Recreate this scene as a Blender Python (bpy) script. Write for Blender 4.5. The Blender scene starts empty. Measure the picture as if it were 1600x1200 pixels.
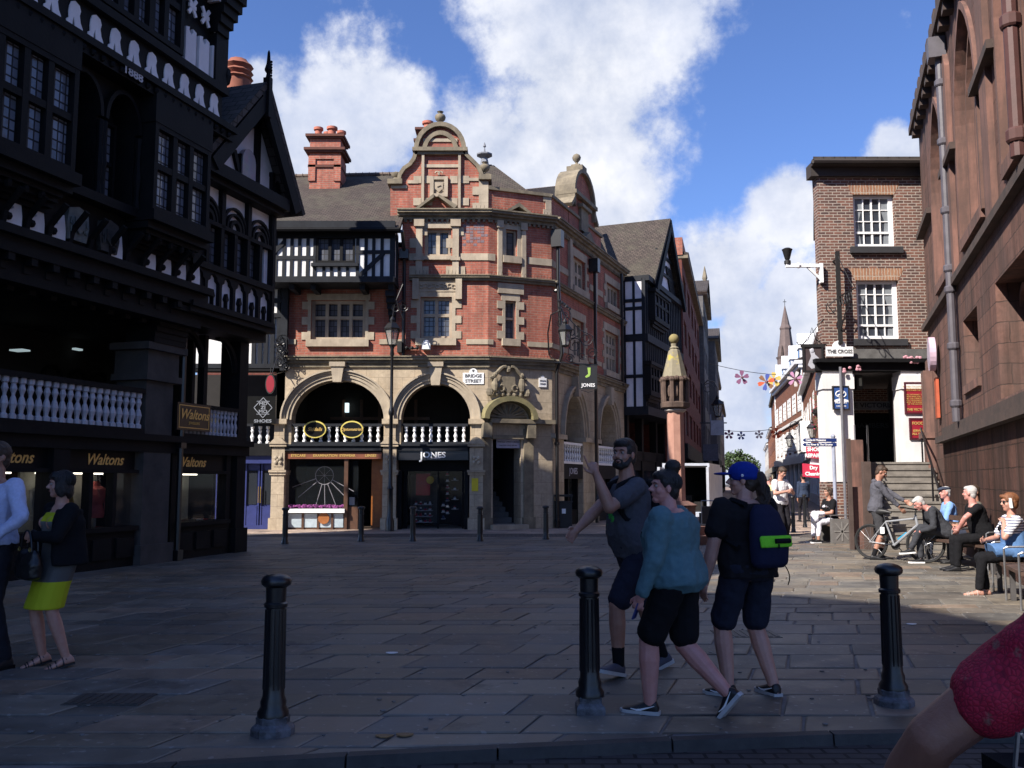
import bpy, bmesh, math, random
from math import sin, cos, tan, pi, radians, sqrt, atan2, hypot
from mathutils import Vector, Matrix
from mathutils.geometry import tessellate_polygon
RND = random.Random(11)
V = Vector
scene = bpy.context.scene
COL = scene.collection

# ------------------------------------------------------------------ camera
FPX, CAMZ = 1450.0, 1.5
PITCH = math.atan(150.0 / FPX)
CAM = V((0, 0, CAMZ))
cd = bpy.data.cameras.new('camera'); cam = bpy.data.objects.new('camera', cd); COL.objects.link(cam)
cam.location = CAM; cam.rotation_euler = (pi / 2 + PITCH, 0, 0)
cd.sensor_width = 36.0; cd.lens = 36.0 * FPX / 1600.0; cd.clip_start = 0.05; cd.clip_end = 2000
scene.camera = cam

def ray(px, py):
    a = (px - 800) / FPX; b = (600 - py) / FPX
    return V((a, cos(PITCH) - b * sin(PITCH), sin(PITCH) + b * cos(PITCH)))
def at(px, py, Y):
    d = ray(px, py); return CAM + d * (Y / d.y)
def gnd(px, py, z=0.0):
    d = ray(px, py); return CAM + d * ((z - CAMZ) / d.z)

class Fr:
    """a wall's own frame: u runs along it, z up, n outwards"""
    def __init__(s, O, u):
        s.O = V((O[0], O[1], 0)); s.u = V((u[0], u[1], 0)).normalized(); s.n = V((s.u.y, -s.u.x, 0))
    def P(s, u, z, n=0.0):
        return s.O + s.u * u + s.n * n + V((0, 0, z))
    def uz(s, px, py, n=0.0):
        d = ray(px, py); o = s.O + s.n * n
        t = (o - CAM).dot(s.n) / d.dot(s.n); p = CAM + d * t
        return (p - s.O).dot(s.u), p.z
    def U(s, px, py=700, n=0.0): return s.uz(px, py, n)[0]
    def Z(s, px, py, n=0.0): return s.uz(px, py, n)[1]
    def R(s, x0, y0, x1, y1, n=0.0):
        ym = (y0 + y1) / 2; xm = (x0 + x1) / 2
        return s.U(x0, ym, n), s.U(x1, ym, n), s.Z(xm, y1, n), s.Z(xm, y0, n)
    def up(s, n): # shifted copy
        return Fr(s.O + s.n * n, s.u)

# ------------------------------------------------------------------ things
MW = {}
def props(o, label=None, cat=None, group=None, kind=None):
    if label: o['label'] = label
    if cat: o['category'] = cat
    if group: o['group'] = group
    if kind: o['kind'] = kind
    return o
def thing(name, label, cat, loc=(0, 0, 0), rz=0.0, group=None):
    o = bpy.data.objects.new(name, None); COL.objects.link(o)
    o.empty_display_size = 0.2
    o.location = loc; o.rotation_euler = (0, 0, rz)
    MW[o.name] = Matrix.Translation(V(loc)) @ Matrix.Rotation(rz, 4, 'Z')
    return props(o, label, cat, group)
def kids(o): return [c for c in bpy.data.objects if c.parent == o]
def copy_tree(o, loc=None, rz=None, label=None, group=None, parent=None):
    c = o.copy(); COL.objects.link(c)
    if parent is not None: c.parent = parent
    for ch in kids(o): copy_tree(ch, parent=c)
    if loc is not None: c.location = loc
    if rz is not None: c.rotation_euler = (0, 0, rz)
    if label: c['label'] = label
    if group: c['group'] = group
    return c

def link_mesh(me, name, parent, world_verts=True):
    o = bpy.data.objects.new(name, me); COL.objects.link(o)
    if parent is not None:
        if world_verts: me.transform(MW[parent.name].inverted())
        MW[o.name] = MW[parent.name]; o.parent = parent
    else:
        n = len(me.vertices); c = V((0, 0, 0)); zmin = 1e9
        for v in me.vertices: c += v.co; zmin = min(zmin, v.co.z)
        c /= max(n, 1); c.z = zmin
        me.transform(Matrix.Translation(-c)); o.location = c
        MW[o.name] = Matrix.Translation(c)
    return o
def uv_mesh(me):
    uvl = me.uv_layers.new(name='UVMap')
    Z = V((0, 0, 1))
    for p in me.polygons:
        n = p.normal
        if abs(n.z) > 0.97: t = V((1, 0, 0)); b = V((0, 1, 0))
        else:
            t = Z.cross(n).normalized(); b = n.cross(t)
        for li in p.loop_indices:
            co = me.vertices[me.loops[li].vertex_index].co
            uvl.data[li].uv = (co.dot(t), co.dot(b))

class MB:
    def __init__(s, fr=None, n=0.0):
        s.v = []; s.f = []; s.m = []; s.fr = fr; s.n = n; s.cols = None
    def T(s, p):
        if s.fr: return s.fr.P(p[0], p[1], (p[2] if len(p) > 2 else 0) + s.n)
        return V(p)
    def add(s, vs, fs, m=0):
        b = len(s.v); s.v += [s.T(p) for p in vs]
        s.f += [tuple(i + b for i in f) for f in fs]; s.m += [m] * len(fs)
    def box(s, a0, a1, b0, b1, c0, c1, m=0):
        s.add([(a0, b0, c0), (a1, b0, c0), (a1, b1, c0), (a0, b1, c0), (a0, b0, c1), (a1, b0, c1), (a1, b1, c1), (a0, b1, c1)],
              [(0, 3, 2, 1), (4, 5, 6, 7), (0, 1, 5, 4), (1, 2, 6, 5), (2, 3, 7, 6), (3, 0, 4, 7)], m)
    def obox(s, p, d, w, h, m=0, up=(0, 0, 1)):
        """a bar from p along vector d, width w, height h (world coords)"""
        p = V(p); d = V(d); x = d.normalized(); y = V(up).cross(x)
        if y.length < 1e-4: y = V((1, 0, 0)).cross(x)
        y.normalize(); z = x.cross(y)
        vs = []
        for q in (p, p + d):
            for a, b in ((-1, -1), (1, -1), (1, 1), (-1, 1)): vs.append(q + y * (a * w / 2) + z * (b * h / 2))
        fr = s.fr; s.fr = None
        s.add(vs, [(0, 3, 2, 1), (4, 5, 6, 7), (0, 1, 5, 4), (1, 2, 6, 5), (2, 3, 7, 6), (3, 0, 4, 7)], m)
        s.fr = fr
    def prism(s, poly, c0, c1, m=0):
        n = len(poly)
        tri = tessellate_polygon([[V((q[0], q[1], 0)) for q in poly]])
        vs = [(q[0], q[1], c0) for q in poly] + [(q[0], q[1], c1) for q in poly]
        fs = [tuple(t) for t in tri] + [tuple(i + n for i in reversed(t)) for t in tri]
        fs += [(i, (i + 1) % n, (i + 1) % n + n, i + n) for i in range(n)]
        s.add(vs, fs, m)
    def strip(s, pts, w, n0, n1, m=0):
        """a moulding following the polyline pts, w wide to its left"""
        L = len(pts); outs = []
        for i in range(L):
            a = V(pts[max(i - 1, 0)]); b = V(pts[min(i + 1, L - 1)])
            t = (b - a).normalized(); outs.append((pts[i][0] - t.y * w, pts[i][1] + t.x * w))
        for i in range(L - 1):
            q = [pts[i], pts[i + 1], outs[i + 1], outs[i]]
            s.add([(x, y, n0) for x, y in q] + [(x, y, n1) for x, y in q],
                  [(3, 2, 1, 0), (4, 5, 6, 7), (0, 1, 5, 4), (1, 2, 6, 5), (2, 3, 7, 6), (3, 0, 4, 7)], m)
    def tube(s, pts, r, seg=8, m=0):
        P = [s.T(p) for p in pts]; n = len(P)
        rr = r if isinstance(r, (list, tuple)) else [r] * n
        b = len(s.v); ref = None
        for i in range(n):
            d = (P[min(i + 1, n - 1)] - P[max(i - 1, 0)])
            d = d.normalized() if d.length > 1e-9 else V((0, 0, 1))
            if ref is None: ref = V((1, 0, 0)) if abs(d.x) < .9 else V((0, 1, 0))
            x = ref - d * ref.dot(d)
            if x.length < 1e-4: x = V((0, 1, 0)).cross(d)
            x.normalize(); y = d.cross(x); ref = x
            for k in range(seg):
                a = 2 * pi * k / seg; s.v.append(P[i] + x * (cos(a) * rr[i]) + y * (sin(a) * rr[i]))
        for i in range(n - 1):
            for k in range(seg):
                k2 = (k + 1) % seg
                s.f.append((b + i * seg + k, b + i * seg + k2, b + (i + 1) * seg + k2, b + (i + 1) * seg + k)); s.m.append(m)
        s.f.append(tuple(b + k for k in reversed(range(seg)))); s.m.append(m)
        s.f.append(tuple(b + (n - 1) * seg + k for k in range(seg))); s.m.append(m)
    def lathe(s, c, prof, seg=12, m=0, sx=1.0):
        """c = (x, y) or (u, n); prof = [(r, z)] bottom to top"""
        b = len(s.v); n = len(prof)
        for r, z in prof:
            for k in range(seg):
                a = 2 * pi * (k + .5) / seg
                if s.fr: s.v.append(s.fr.P(c[0] + r * cos(a) * sx, z, c[1] + r * sin(a) + s.n))
                else: s.v.append(V((c[0] + r * cos(a) * sx, c[1] + r * sin(a), z)))
        for i in range(n - 1):
            for k in range(seg):
                k2 = (k + 1) % seg
                s.f.append((b + i * seg + k, b + i * seg + k2, b + (i + 1) * seg + k2, b + (i + 1) * seg + k)); s.m.append(m)
        s.f.append(tuple(b + k for k in reversed(range(seg)))); s.m.append(m)
        s.f.append(tuple(b + (n - 1) * seg + k for k in range(seg))); s.m.append(m)
    def ell(s, c, r, seg=10, m=0):
        C = s.T(c); r = r if isinstance(r, (tuple, list)) else (r, r, r)
        b = len(s.v); rings = max(4, seg // 2)
        for i in range(rings + 1):
            t = pi * (i + .02) / (rings + .04)
            for k in range(seg):
                a = 2 * pi * k / seg
                s.v.append(C + V((r[0] * sin(t) * cos(a), r[1] * sin(t) * sin(a), -r[2] * cos(t))))
        for i in range(rings):
            for k in range(seg):
                k2 = (k + 1) % seg
                s.f.append((b + i * seg + k, b + i * seg + k2, b + (i + 1) * seg + k2, b + (i + 1) * seg + k)); s.m.append(m)
    def mesh(s, name, mats, smooth=False, fixn=True):
        me = bpy.data.meshes.new(name); me.from_pydata([tuple(v) for v in s.v], [], s.f)
        for mt in (mats if isinstance(mats, (list, tuple)) else [mats]): me.materials.append(mt)
        if any(s.m): me.polygons.foreach_set('material_index', s.m)
        if fixn:
            bm = bmesh.new(); bm.from_mesh(me); bmesh.ops.recalc_face_normals(bm, faces=bm.faces); bm.to_mesh(me); bm.free()
        me.update(); uv_mesh(me)
        if smooth:
            me.polygons.foreach_set('use_smooth', [True] * len(me.polygons)); me.set_sharp_from_angle(angle=radians(42))
        return me
    def build(s, name, mats, parent=None, smooth=False, label=None, fixn=True):
        o = link_mesh(s.mesh(name, mats, smooth, fixn), name, parent)
        if label: o['label'] = label
        return o

def wall_cells(mb, u0, u1, z0, z1, n0, n1, holes, m=0):
    us = sorted({u0, u1, *[min(max(h[i], u0), u1) for h in holes for i in (0, 1)]})
    zs = sorted({z0, z1, *[min(max(h[i], z0), z1) for h in holes for i in (2, 3)]})
    for a, b in zip(us, us[1:]):
        if b - a < 1e-4: continue
        run = None
        for c, d in zip(zs, zs[1:]):
            if d - c < 1e-4: continue
            mu, mz = (a + b) / 2, (c + d) / 2
            hole = any(h[0] < mu < h[1] and h[2] < mz < h[3] for h in holes)
            if hole:
                if run: mb.box(a, b, run[0], run[1], n0, n1, m); run = None
            else: run = (run[0], d) if run else (c, d)
        if run: mb.box(a, b, run[0], run[1], n0, n1, m)
def arch_pts(uc, zs, rx, rz, k=16, a0=0.0, a1=pi, point=False):
    if point:   # two-centred gothic arch
        out = []
        R_ = (rx * rx + rz * rz) / (2 * rx)
        for i in range(k + 1):
            t = i / k
            if t <= .5:
                th = (t * 2) * math.asin(min(1, rz / R_)); out.append((uc + rx - R_ + R_ * cos(th), zs + R_ * sin(th)))
            else:
                th = ((1 - t) * 2) * math.asin(min(1, rz / R_)); out.append((uc - rx + R_ - R_ * cos(th), zs + R_ * sin(th)))
        return out
    return [(uc + rx * cos(a0 + (a1 - a0) * i / k), zs + rz * sin(a0 + (a1 - a0) * i / k)) for i in range(k + 1)]
def arch_wall(mb, u0, u1, zs, z1, uc, rx, rz, n0, n1, m=0, point=False, k=16):
    """wall between u0..u1 and the springing zs..z1 with an arched opening cut out"""
    pts = arch_pts(uc, zs, rx, rz, k, point=point)
    mb.prism([(uc + rx, zs), (u1, zs), (u1, z1), (uc + rx, z1)], n0, n1, m)
    mb.prism([(u0, zs), (uc - rx, zs), (uc - rx, z1), (u0, z1)], n0, n1, m)
    for a, b in zip(pts, pts[1:]):
        mb.add([(a[0], a[1], n0), (b[0], b[1], n0), (b[0], z1, n0), (a[0], z1, n0), (a[0], a[1], n1), (b[0], b[1], n1), (b[0], z1, n1), (a[0], z1, n1)],
               [(0, 3, 2, 1), (4, 5, 6, 7), (0, 1, 5, 4), (2, 3, 7, 6)], m)
def quoins(mb, u, dirn, z0, z1, w1=.5, w2=.3, h=.3, n0=0, n1=.03, m=0):
    z = z0; i = 0
    while z < z1 - .02:
        zz = min(z + h, z1); w = w1 if i % 2 == 0 else w2
        mb.box(min(u, u + dirn * w), max(u, u + dirn * w), z, zz, n0, n1 + (i % 3) * .002, m)
        z = zz; i += 1

# ------------------------------------------------------------------ materials
MATS = {}
def newmat(name):
    m = bpy.data.materials.new(name); m.use_nodes = True; nt = m.node_tree
    b = nt.nodes['Principled BSDF']; return m, nt, b
def N(nt, t, **kw):
    n = nt.nodes.new(t)
    for k, v in kw.items():
        if k in n.inputs.keys(): n.inputs[k].default_value = v
        else: setattr(n, k, v)
    return n
def rgb(c): return (c[0], c[1], c[2], 1.0)
def mixc(nt, fac, a, b, mode='MIX'):
    n = nt.nodes.new('ShaderNodeMix'); n.data_type = 'RGBA'; n.blend_type = mode
    for s, x in ((n.inputs[0], fac), (n.inputs[6], a), (n.inputs[7], b)):
        if hasattr(x, 'links') or hasattr(x, 'is_linked'): nt.links.new(x, s)
        else: s.default_value = x if not isinstance(x, tuple) else rgb(x)
    return n.outputs[2]
def noise(nt, vec, scale, detail=4, rough=.6, out='Fac'):
    n = N(nt, 'ShaderNodeTexNoise'); n.inputs['Scale'].default_value = scale; n.inputs['Detail'].default_value = detail
    n.inputs['Roughness'].default_value = rough
    if vec is not None: nt.links.new(vec, n.inputs['Vector'])
    return n.outputs[out]
def ramp(nt, fac, a, b, lo=(0, 0, 0), hi=(1, 1, 1)):
    r = N(nt, 'ShaderNodeValToRGB'); r.color_ramp.elements[0].position = a; r.color_ramp.elements[1].position = b
    r.color_ramp.elements[0].color = rgb(lo); r.color_ramp.elements[1].color = rgb(hi); nt.links.new(fac, r.inputs[0]); return r.outputs[0]
def bump(nt, b, h, strength=.3, dist=.02):
    n = N(nt, 'ShaderNodeBump'); n.inputs['Strength'].default_value = strength; n.inputs['Distance'].default_value = dist
    nt.links.new(h, n.inputs['Height']); nt.links.new(n.outputs[0], b.inputs['Normal'])
def mscale(nt, vec, s):
    n = N(nt, 'ShaderNodeMapping'); n.inputs['Scale'].default_value = s; nt.links.new(vec, n.inputs['Vector']); return n.outputs[0]

def plain(name, c, rough=.6, c2=None, scale=4.0, bmp=.15, metal=0.0, streak=0.0, coord='Object', spec=.5, bdist=.01, coat=0):
    if name in MATS: return MATS[name]
    m, nt, b = newmat(name); tc = N(nt, 'ShaderNodeTexCoord'); vec = tc.outputs[coord]
    c2 = c2 or tuple(x * .65 for x in c)
    f = noise(nt, vec, scale, 6, .65)
    colr = mixc(nt, ramp(nt, f, .3, .7), c2, c)
    if streak:
        f2 = noise(nt, mscale(nt, vec, (2.2, 2.2, .25)), 2.0, 5, .65)
        colr = mixc(nt, ramp(nt, f2, .42, .66), mixc(nt, streak, colr, (.03, .025, .022)), colr)
    nt.links.new(colr, b.inputs['Base Color'])
    b.inputs['Roughness'].default_value = rough; b.inputs['Metallic'].default_value = metal
    b.inputs['Specular IOR Level'].default_value = spec; b.inputs['Coat Weight'].default_value = coat
    if bmp: bump(nt, b, noise(nt, vec, scale * 6, 5, .7), bmp, bdist)
    MATS[name] = m; return m

def bricks(name, ca, cb, mortar, bw, bh, ms, rough=.85, bmp=.5, stain=0.35, squash=1.0, big=0.0, bigc=None, streak=0.0, offset=.5, edge=.1):
    if name in MATS: return MATS[name]
    m, nt, b = newmat(name); tc = N(nt, 'ShaderNodeTexCoord'); uv = tc.outputs['UV']
    br = N(nt, 'ShaderNodeTexBrick'); br.inputs['Scale'].default_value = 1.0
    wob = noise(nt, tc.outputs['Object'], 7.0, 2, .5, 'Color')
    vadd = N(nt, 'ShaderNodeVectorMath', operation='MULTIPLY_ADD'); nt.links.new(wob, vadd.inputs[0])
    vadd.inputs[1].default_value = (edge * bh, edge * bh, 0); nt.links.new(uv, vadd.inputs[2])
    nt.links.new(vadd.outputs[0], br.inputs['Vector'])
    br.inputs['Color1'].default_value = rgb(ca); br.inputs['Color2'].default_value = rgb(cb); br.inputs['Mortar'].default_value = rgb(mortar)
    br.inputs['Brick Width'].default_value = bw; br.inputs['Row Height'].default_value = bh; br.inputs['Mortar Size'].default_value = ms
    br.inputs['Mortar Smooth'].default_value = .2; br.offset = offset; br.squash = squash
    col = br.outputs['Color']
    f = noise(nt, tc.outputs['Object'], .9, 6, .7)
    col = mixc(nt, ramp(nt, f, .35, .75), mixc(nt, stain, col, (.05, .04, .035)), col)
    f3 = noise(nt, tc.outputs['Object'], 9.0, 5, .7)
    col = mixc(nt, .35, col, ramp(nt, f3, .3, .7, (.25, .25, .25), (1.3, 1.3, 1.3)), 'MULTIPLY')
    if bigc:
        f2 = noise(nt, mscale(nt, tc.outputs['Object'], (1, 1, .5)), 1.3, 4, .6)
        col = mixc(nt, ramp(nt, f2, .45, .62), col, mixc(nt, big, col, bigc))
    if streak:
        f4 = noise(nt, mscale(nt, tc.outputs['Object'], (2.6, 2.6, .16)), 1.6, 6, .65)
        col = mixc(nt, ramp(nt, f4, .36, .56), mixc(nt, streak, col, (.035, .026, .022)), col)
    nt.links.new(col, b.inputs['Base Color']); b.inputs['Roughness'].default_value = rough
    b.inputs['Specular IOR Level'].default_value = .25
    h = mixc(nt, .3, br.outputs['Fac'], f3)
    inv = N(nt, 'ShaderNodeMath', operation='SUBTRACT'); inv.inputs[0].default_value = 1.0; nt.links.new(h, inv.inputs[1])
    bump(nt, b, inv.outputs[0], bmp, .02)
    MATS[name] = m; return m

def leaded(name, pw=.16, ph=.2, base=(.05, .055, .065), lead=(.012, .012, .014), rough=.12, ms=.012):
    if name in MATS: return MATS[name]
    m, nt, b = newmat(name); tc = N(nt, 'ShaderNodeTexCoord')
    br = N(nt, 'ShaderNodeTexBrick'); br.inputs['Scale'].default_value = 1; br.offset = 0; nt.links.new(tc.outputs['UV'], br.inputs['Vector'])
    br.inputs['Brick Width'].default_value = pw; br.inputs['Row Height'].default_value = ph; br.inputs['Mortar Size'].default_value = ms
    br.inputs['Color1'].default_value = rgb(base); br.inputs['Color2'].default_value = rgb(tuple(x * 1.9 for x in base)); br.inputs['Mortar'].default_value = rgb(lead)
    nt.links.new(br.outputs['Color'], b.inputs['Base Color'])
    r = N(nt, 'ShaderNodeMath', operation='MULTIPLY_ADD'); nt.links.new(br.outputs['Fac'], r.inputs[0]); r.inputs[1].default_value = .5; r.inputs[2].default_value = rough
    nt.links.new(r.outputs[0], b.inputs['Roughness'])
    bump(nt, b, noise(nt, tc.outputs['UV'], 4.5, 2, .5), .25, .03)
    MATS[name] = m; return m

def glass(name, alpha=.25, tint=(.03, .035, .04)):
    if name in MATS: return MATS[name]
    m, nt, b = newmat(name); b.inputs['Base Color'].default_value = rgb(tint); b.inputs['Roughness'].default_value = .04
    tr = N(nt, 'ShaderNodeBsdfTransparent'); mx = N(nt, 'ShaderNodeMixShader'); mx.inputs[0].default_value = alpha
    nt.links.new(tr.outputs[0], mx.inputs[1]); nt.links.new(b.outputs[0], mx.inputs[2])
    nt.links.new(mx.outputs[0], nt.nodes['Material Output'].inputs['Surface'])
    MATS[name] = m; return m
def emit(name, c, s):
    if name in MATS: return MATS[name]
    m, nt, b = newmat(name); b.inputs['Emission Color'].default_value = rgb(c); b.inputs['Emission Strength'].default_value = s
    b.inputs['Base Color'].default_value = rgb(c); MATS[name] = m; return m

RED = bricks('red_brick', (.60, .19, .12), (.47, .135, .09), (.46, .31, .24), .23, .078, .008, stain=.4, bmp=.4, big=.45, bigc=(.24, .07, .055), streak=.3)
DRED = bricks('dark_red_brick', (.24, .055, .04), (.17, .04, .03), (.14, .08, .065), .23, .078, .008, stain=.4)
VBR = bricks('brown_brick', (.22, .10, .072), (.085, .050, .045), (.40, .34, .29), .235, .082, .012, stain=.25, edge=.12)
VOUS = bricks('gauged_brick', (.36, .19, .11), (.27, .13, .08), (.42, .35, .28), .085, .6, .011, offset=0, stain=.1)
ASH = bricks('buff_ashlar', (.58, .48, .35), (.50, .40, .28), (.30, .24, .17), .75, .36, .006, stain=.25, bmp=.25, big=.3, bigc=(.3, .24, .17), streak=.12)
STN = plain('buff_stone', (.50, .42, .31), .85, (.33, .27, .2), 2.5, .3, streak=.2)
DSTN = plain('weathered_stone', (.30, .25, .17), .9, (.13, .11, .08), 3.0, .5, streak=.25)
SAND = bricks('red_sandstone_blocks', (.265, .132, .10), (.185, .095, .077), (.085, .05, .042), .72, .34, .010, stain=.6, bmp=.7, big=.6, bigc=(.12, .08, .07), streak=.65, edge=.12)
SANDP = plain('red_sandstone', (.255, .125, .095), .9, (.14, .075, .06), 1.9, .5, streak=.55)
SANDD = plain('blackened_sandstone', (.085, .055, .045), .9, (.04, .03, .027), 2.5, .5)
SHAFT = plain('pink_sandstone', (.50, .27, .2), .85, (.38, .19, .14), 5, .3, streak=.2)
BLK = plain('black_timber', (.010, .010, .011), .65, (.005, .005, .006), 3.0, .35, spec=.15)
TIM = plain('blue_black_timber', (.020, .023, .029), .65, (.011, .012, .016), 3.0, .25, spec=.2)
WHT = plain('white_plaster', (.78, .77, .76), .8, (.66, .65, .63), 2.0, .12)
WHD = plain('dulled_white_plaster', (.80, .78, .82), .85, (.62, .6, .64), 2.0, .12)
WPT = plain('white_paint', (.82, .82, .82), .45, (.74, .74, .74), 3.0, .05)
GPT = plain('grey_white_paint', (.52, .5, .54), .6, (.38, .36, .4), 4.0, .08)
ROOF = bricks('clay_tiles_dark', (.115, .09, .075), (.07, .056, .048), (.02, .016, .014), .17, .11, .012, stain=.5, bmp=.9, big=.4, bigc=(.09, .085, .06))
SLATE = bricks('slate_tiles', (.10, .085, .08), (.06, .052, .05), (.015, .014, .014), .3, .2, .014, stain=.4, bmp=.8)
RIDG = plain('ridge_tile', (.16, .12, .09), .9, (.08, .06, .05), 8)
LEAD = plain('lead_sheet', (.22, .23, .25), .5, (.12, .12, .13), 4, .2)
IRON = plain('black_iron', (.010, .010, .012), .32, (.007, .007, .008), 12, .12, spec=.6)
IRONM = plain('matt_black_iron', (.013, .012, .012), .6, (.008, .008, .008), 12, .2)
GLZ = leaded('leaded_glass', .17, .21)
GLZB = leaded('leaded_glass_small', .13, .17, base=(.07, .075, .09))
PANE = plain('dark_window_glass', (.02, .024, .03), .05, (.03, .034, .042), .7, .12, spec=.8, bdist=.02)
SHOPG = glass('shop_glass', .16)
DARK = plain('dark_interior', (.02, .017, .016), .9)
BROWN = plain('brown_wood', (.10, .045, .022), .5, (.05, .022, .012), 5)
CREAM = plain('cream_joinery', (.38, .33, .25), .7)
GOLD = plain('gold_leaf', (.72, .48, .16), .35, (.6, .4, .12), 9, 0, metal=.3)
BLUEP = plain('navy_paint', (.03, .04, .16), .4, (.02, .028, .11), 4, .05)
NAVY = plain('sign_blue', (.012, .03, .14), .4, (.011, .026, .12), 4, 0)
MAROON = plain('sign_red', (.30, .012, .03), .5, (.25, .01, .025), 4, .05)
CRIM = plain('banner_red', (.5, .02, .06), .6, (.42, .016, .05), 3, .05)
STEEL = plain('brushed_steel', (.35, .35, .36), .35, (.28, .28, .29), 20, .05, metal=.8)
STEP = bricks('step_stone', (.26, .235, .205), (.2, .18, .155), (.08, .07, .06), 1.3, 5.0, .008, stain=.5)
GREY = plain('grey_stone', (.13, .125, .12), .9, (.07, .068, .066), 5, .4)

def text(body, fr, u, z, n, size, mat, parent, name='lettering', shear=0.0, align='CENTER', ext=.004, sx=1.0, bold=0.0):
    cu = bpy.data.curves.new('txt', 'FONT'); cu.body = body; cu.size = size; cu.align_x = align; cu.align_y = 'CENTER'
    cu.extrude = ext; cu.shear = shear; cu.offset = bold; cu.resolution_u = 3
    to = bpy.data.objects.new('txt', cu); COL.objects.link(to)
    dg = bpy.context.evaluated_depsgraph_get(); dg.update()
    me = bpy.data.meshes.new_from_object(to.evaluated_get(dg))
    bpy.data.objects.remove(to); bpy.data.curves.remove(cu)
    for v in me.vertices: v.co = fr.P(u + v.co.x * sx, z + v.co.y, n + ext + v.co.z)
    me.materials.clear(); me.materials.append(mat); me.name = name
    o = link_mesh(me, name, parent); return o

def window(parent, fr, u0, u1, z0, z1, n, cols, rows, fm, gm, bar=.06, outer=.08, trans=None, depth=.1, name='window'):
    """rows: list of fractions of the horizontal bars"""
    mb = MB(fr)
    mb.box(u0, u0 + outer, z0, z1, n - depth, n); mb.box(u1 - outer, u1, z0, z1, n - depth, n)
    mb.box(u0 + outer, u1 - outer, z0, z0 + outer, n - depth, n - .002); mb.box(u0 + outer, u1 - outer, z1 - outer, z1, n - depth, n - .002)
    iu0, iu1, iz0, iz1 = u0 + outer, u1 - outer, z0 + outer, z1 - outer
    for i in range(1, cols):
        uc = iu0 + (iu1 - iu0) * i / cols; mb.box(uc - bar / 2, uc + bar / 2, iz0, iz1, n - depth * .9, n - .012)
    for f in rows:
        zc = iz0 + (iz1 - iz0) * f; mb.box(iu0, iu1, zc - bar / 2, zc + bar / 2, n - depth * .9, n - .018)
    w = mb.build(name, fm, parent)
    g = MB(fr); g.box(iu0 - .01, iu1 + .01, iz0 - .01, iz1 + .01, n - depth - .03, n - depth * .75 - .01)
    g.build('pane', gm, w)
    return w
def baluster(mb, u, z0, z1, n, m=0, w=.055, seg=8, flat=False):
    h = z1 - z0
    prof = [(w, 0), (w, .1), (.55 * w, .14), (.62 * w, .22), (1.05 * w, .36), (.7 * w, .5), (.42 * w, .56), (.5 * w, .62), (.9 * w, .72), (.55 * w, .84), (w * .95, .88), (w * .95, 1)]
    mb.lathe((u, n), [(r, z0 + h * t) for r, t in prof], seg, m)
def balustrade(parent, fr, u0, u1, z0, z1, n, pitch, wm, rm, rail=.09, w=.055, seg=8, bname='baluster'):
    mb = MB(fr); mb.box(u0, u1, z1 - rail, z1, n - .08, n + .08); mb.box(u0, u1, z0, z0 + rail, n - .09, n + .09)
    r = mb.build('handrail', rm, parent)
    k = max(1, int(round((u1 - u0) / pitch)))
    proto = None
    for i in range(k):
        u = u0 + (u1 - u0) * (i + .5) / k
        b = MB(fr); baluster(b, u, z0 + rail, z1 - rail, n, 0, w, seg)
        b.build(bname, wm, r, smooth=False)
    return r
# ------------------------------------------------------------------ sky and sun
SUN_EL = radians(40); SUND = V((-.75, -.66, 0)).normalized()
sun_to = V((SUND.x * cos(SUN_EL), SUND.y * cos(SUN_EL), sin(SUN_EL)))
sl = bpy.data.lights.new('sun', 'SUN'); sl.energy = 5.0; sl.angle = radians(.5); sl.color = (1.0, .93, .84)
so = bpy.data.objects.new('sun', sl); COL.objects.link(so); so.rotation_euler = sun_to.to_track_quat('Z', 'Y').to_euler(); so.location = (-30, -30, 40)
world = bpy.data.worlds.new('World'); scene.world = world; world.use_nodes = True
nt = world.node_tree; nt.nodes.clear()
sky = N(nt, 'ShaderNodeTexSky'); sky.sky_type = 'NISHITA'; sky.sun_disc = False
sky.sun_elevation = SUN_EL; sky.sun_rotation = atan2(SUND.x, SUND.y); sky.air_density = 1.0; sky.dust_density = .3; sky.ozone_density = 3.0
tc = N(nt, 'ShaderNodeTexCoord'); vec = tc.outputs['Generated']
def cblob(px, py, rad):
    d = ray(px, py).normalized()
    sub = N(nt, 'ShaderNodeVectorMath', operation='DISTANCE'); nt.links.new(vec, sub.inputs[0]); sub.inputs[1].default_value = d
    mr = N(nt, 'ShaderNodeMapRange'); mr.inputs[1].default_value = 0; mr.inputs[2].default_value = rad / FPX; mr.inputs[3].default_value = 1; mr.inputs[4].default_value = 0
    nt.links.new(sub.outputs['Value'], mr.inputs[0]); return mr.outputs[0]
acc = None
CL = [(900, 50, 250), (900, 190, 240), (770, 250, 200), (560, 200, 210), (470, 240, 160), (400, 150, 110), (960, 300, 130), (1000, 20, 190), (660, 330, 220),
      (1120, 440, 150), (1190, 520, 160), (1140, 600, 210), (1230, 320, 95), (1240, 480, 120), (1110, 700, 170), (880, 330, 200), (1395, 230, 60), (1420, 235, 45),
      (300, -500, 500), (1500, -700, 500), (-600, 300, 500), (2300, 100, 500)]
for c in CL:
    o_ = cblob(*c)
    if acc is None: acc = o_
    else:
        mx = N(nt, 'ShaderNodeMath', operation='MAXIMUM'); nt.links.new(acc, mx.inputs[0]); nt.links.new(o_, mx.inputs[1]); acc = mx.outputs[0]
n1 = noise(nt, vec, 9.0, 9, .62); n2 = noise(nt, vec, 3.2, 6, .6)
ad = N(nt, 'ShaderNodeMath', operation='MULTIPLY_ADD'); nt.links.new(n1, ad.inputs[0]); ad.inputs[1].default_value = 1.5; nt.links.new(acc, ad.inputs[2])
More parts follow.
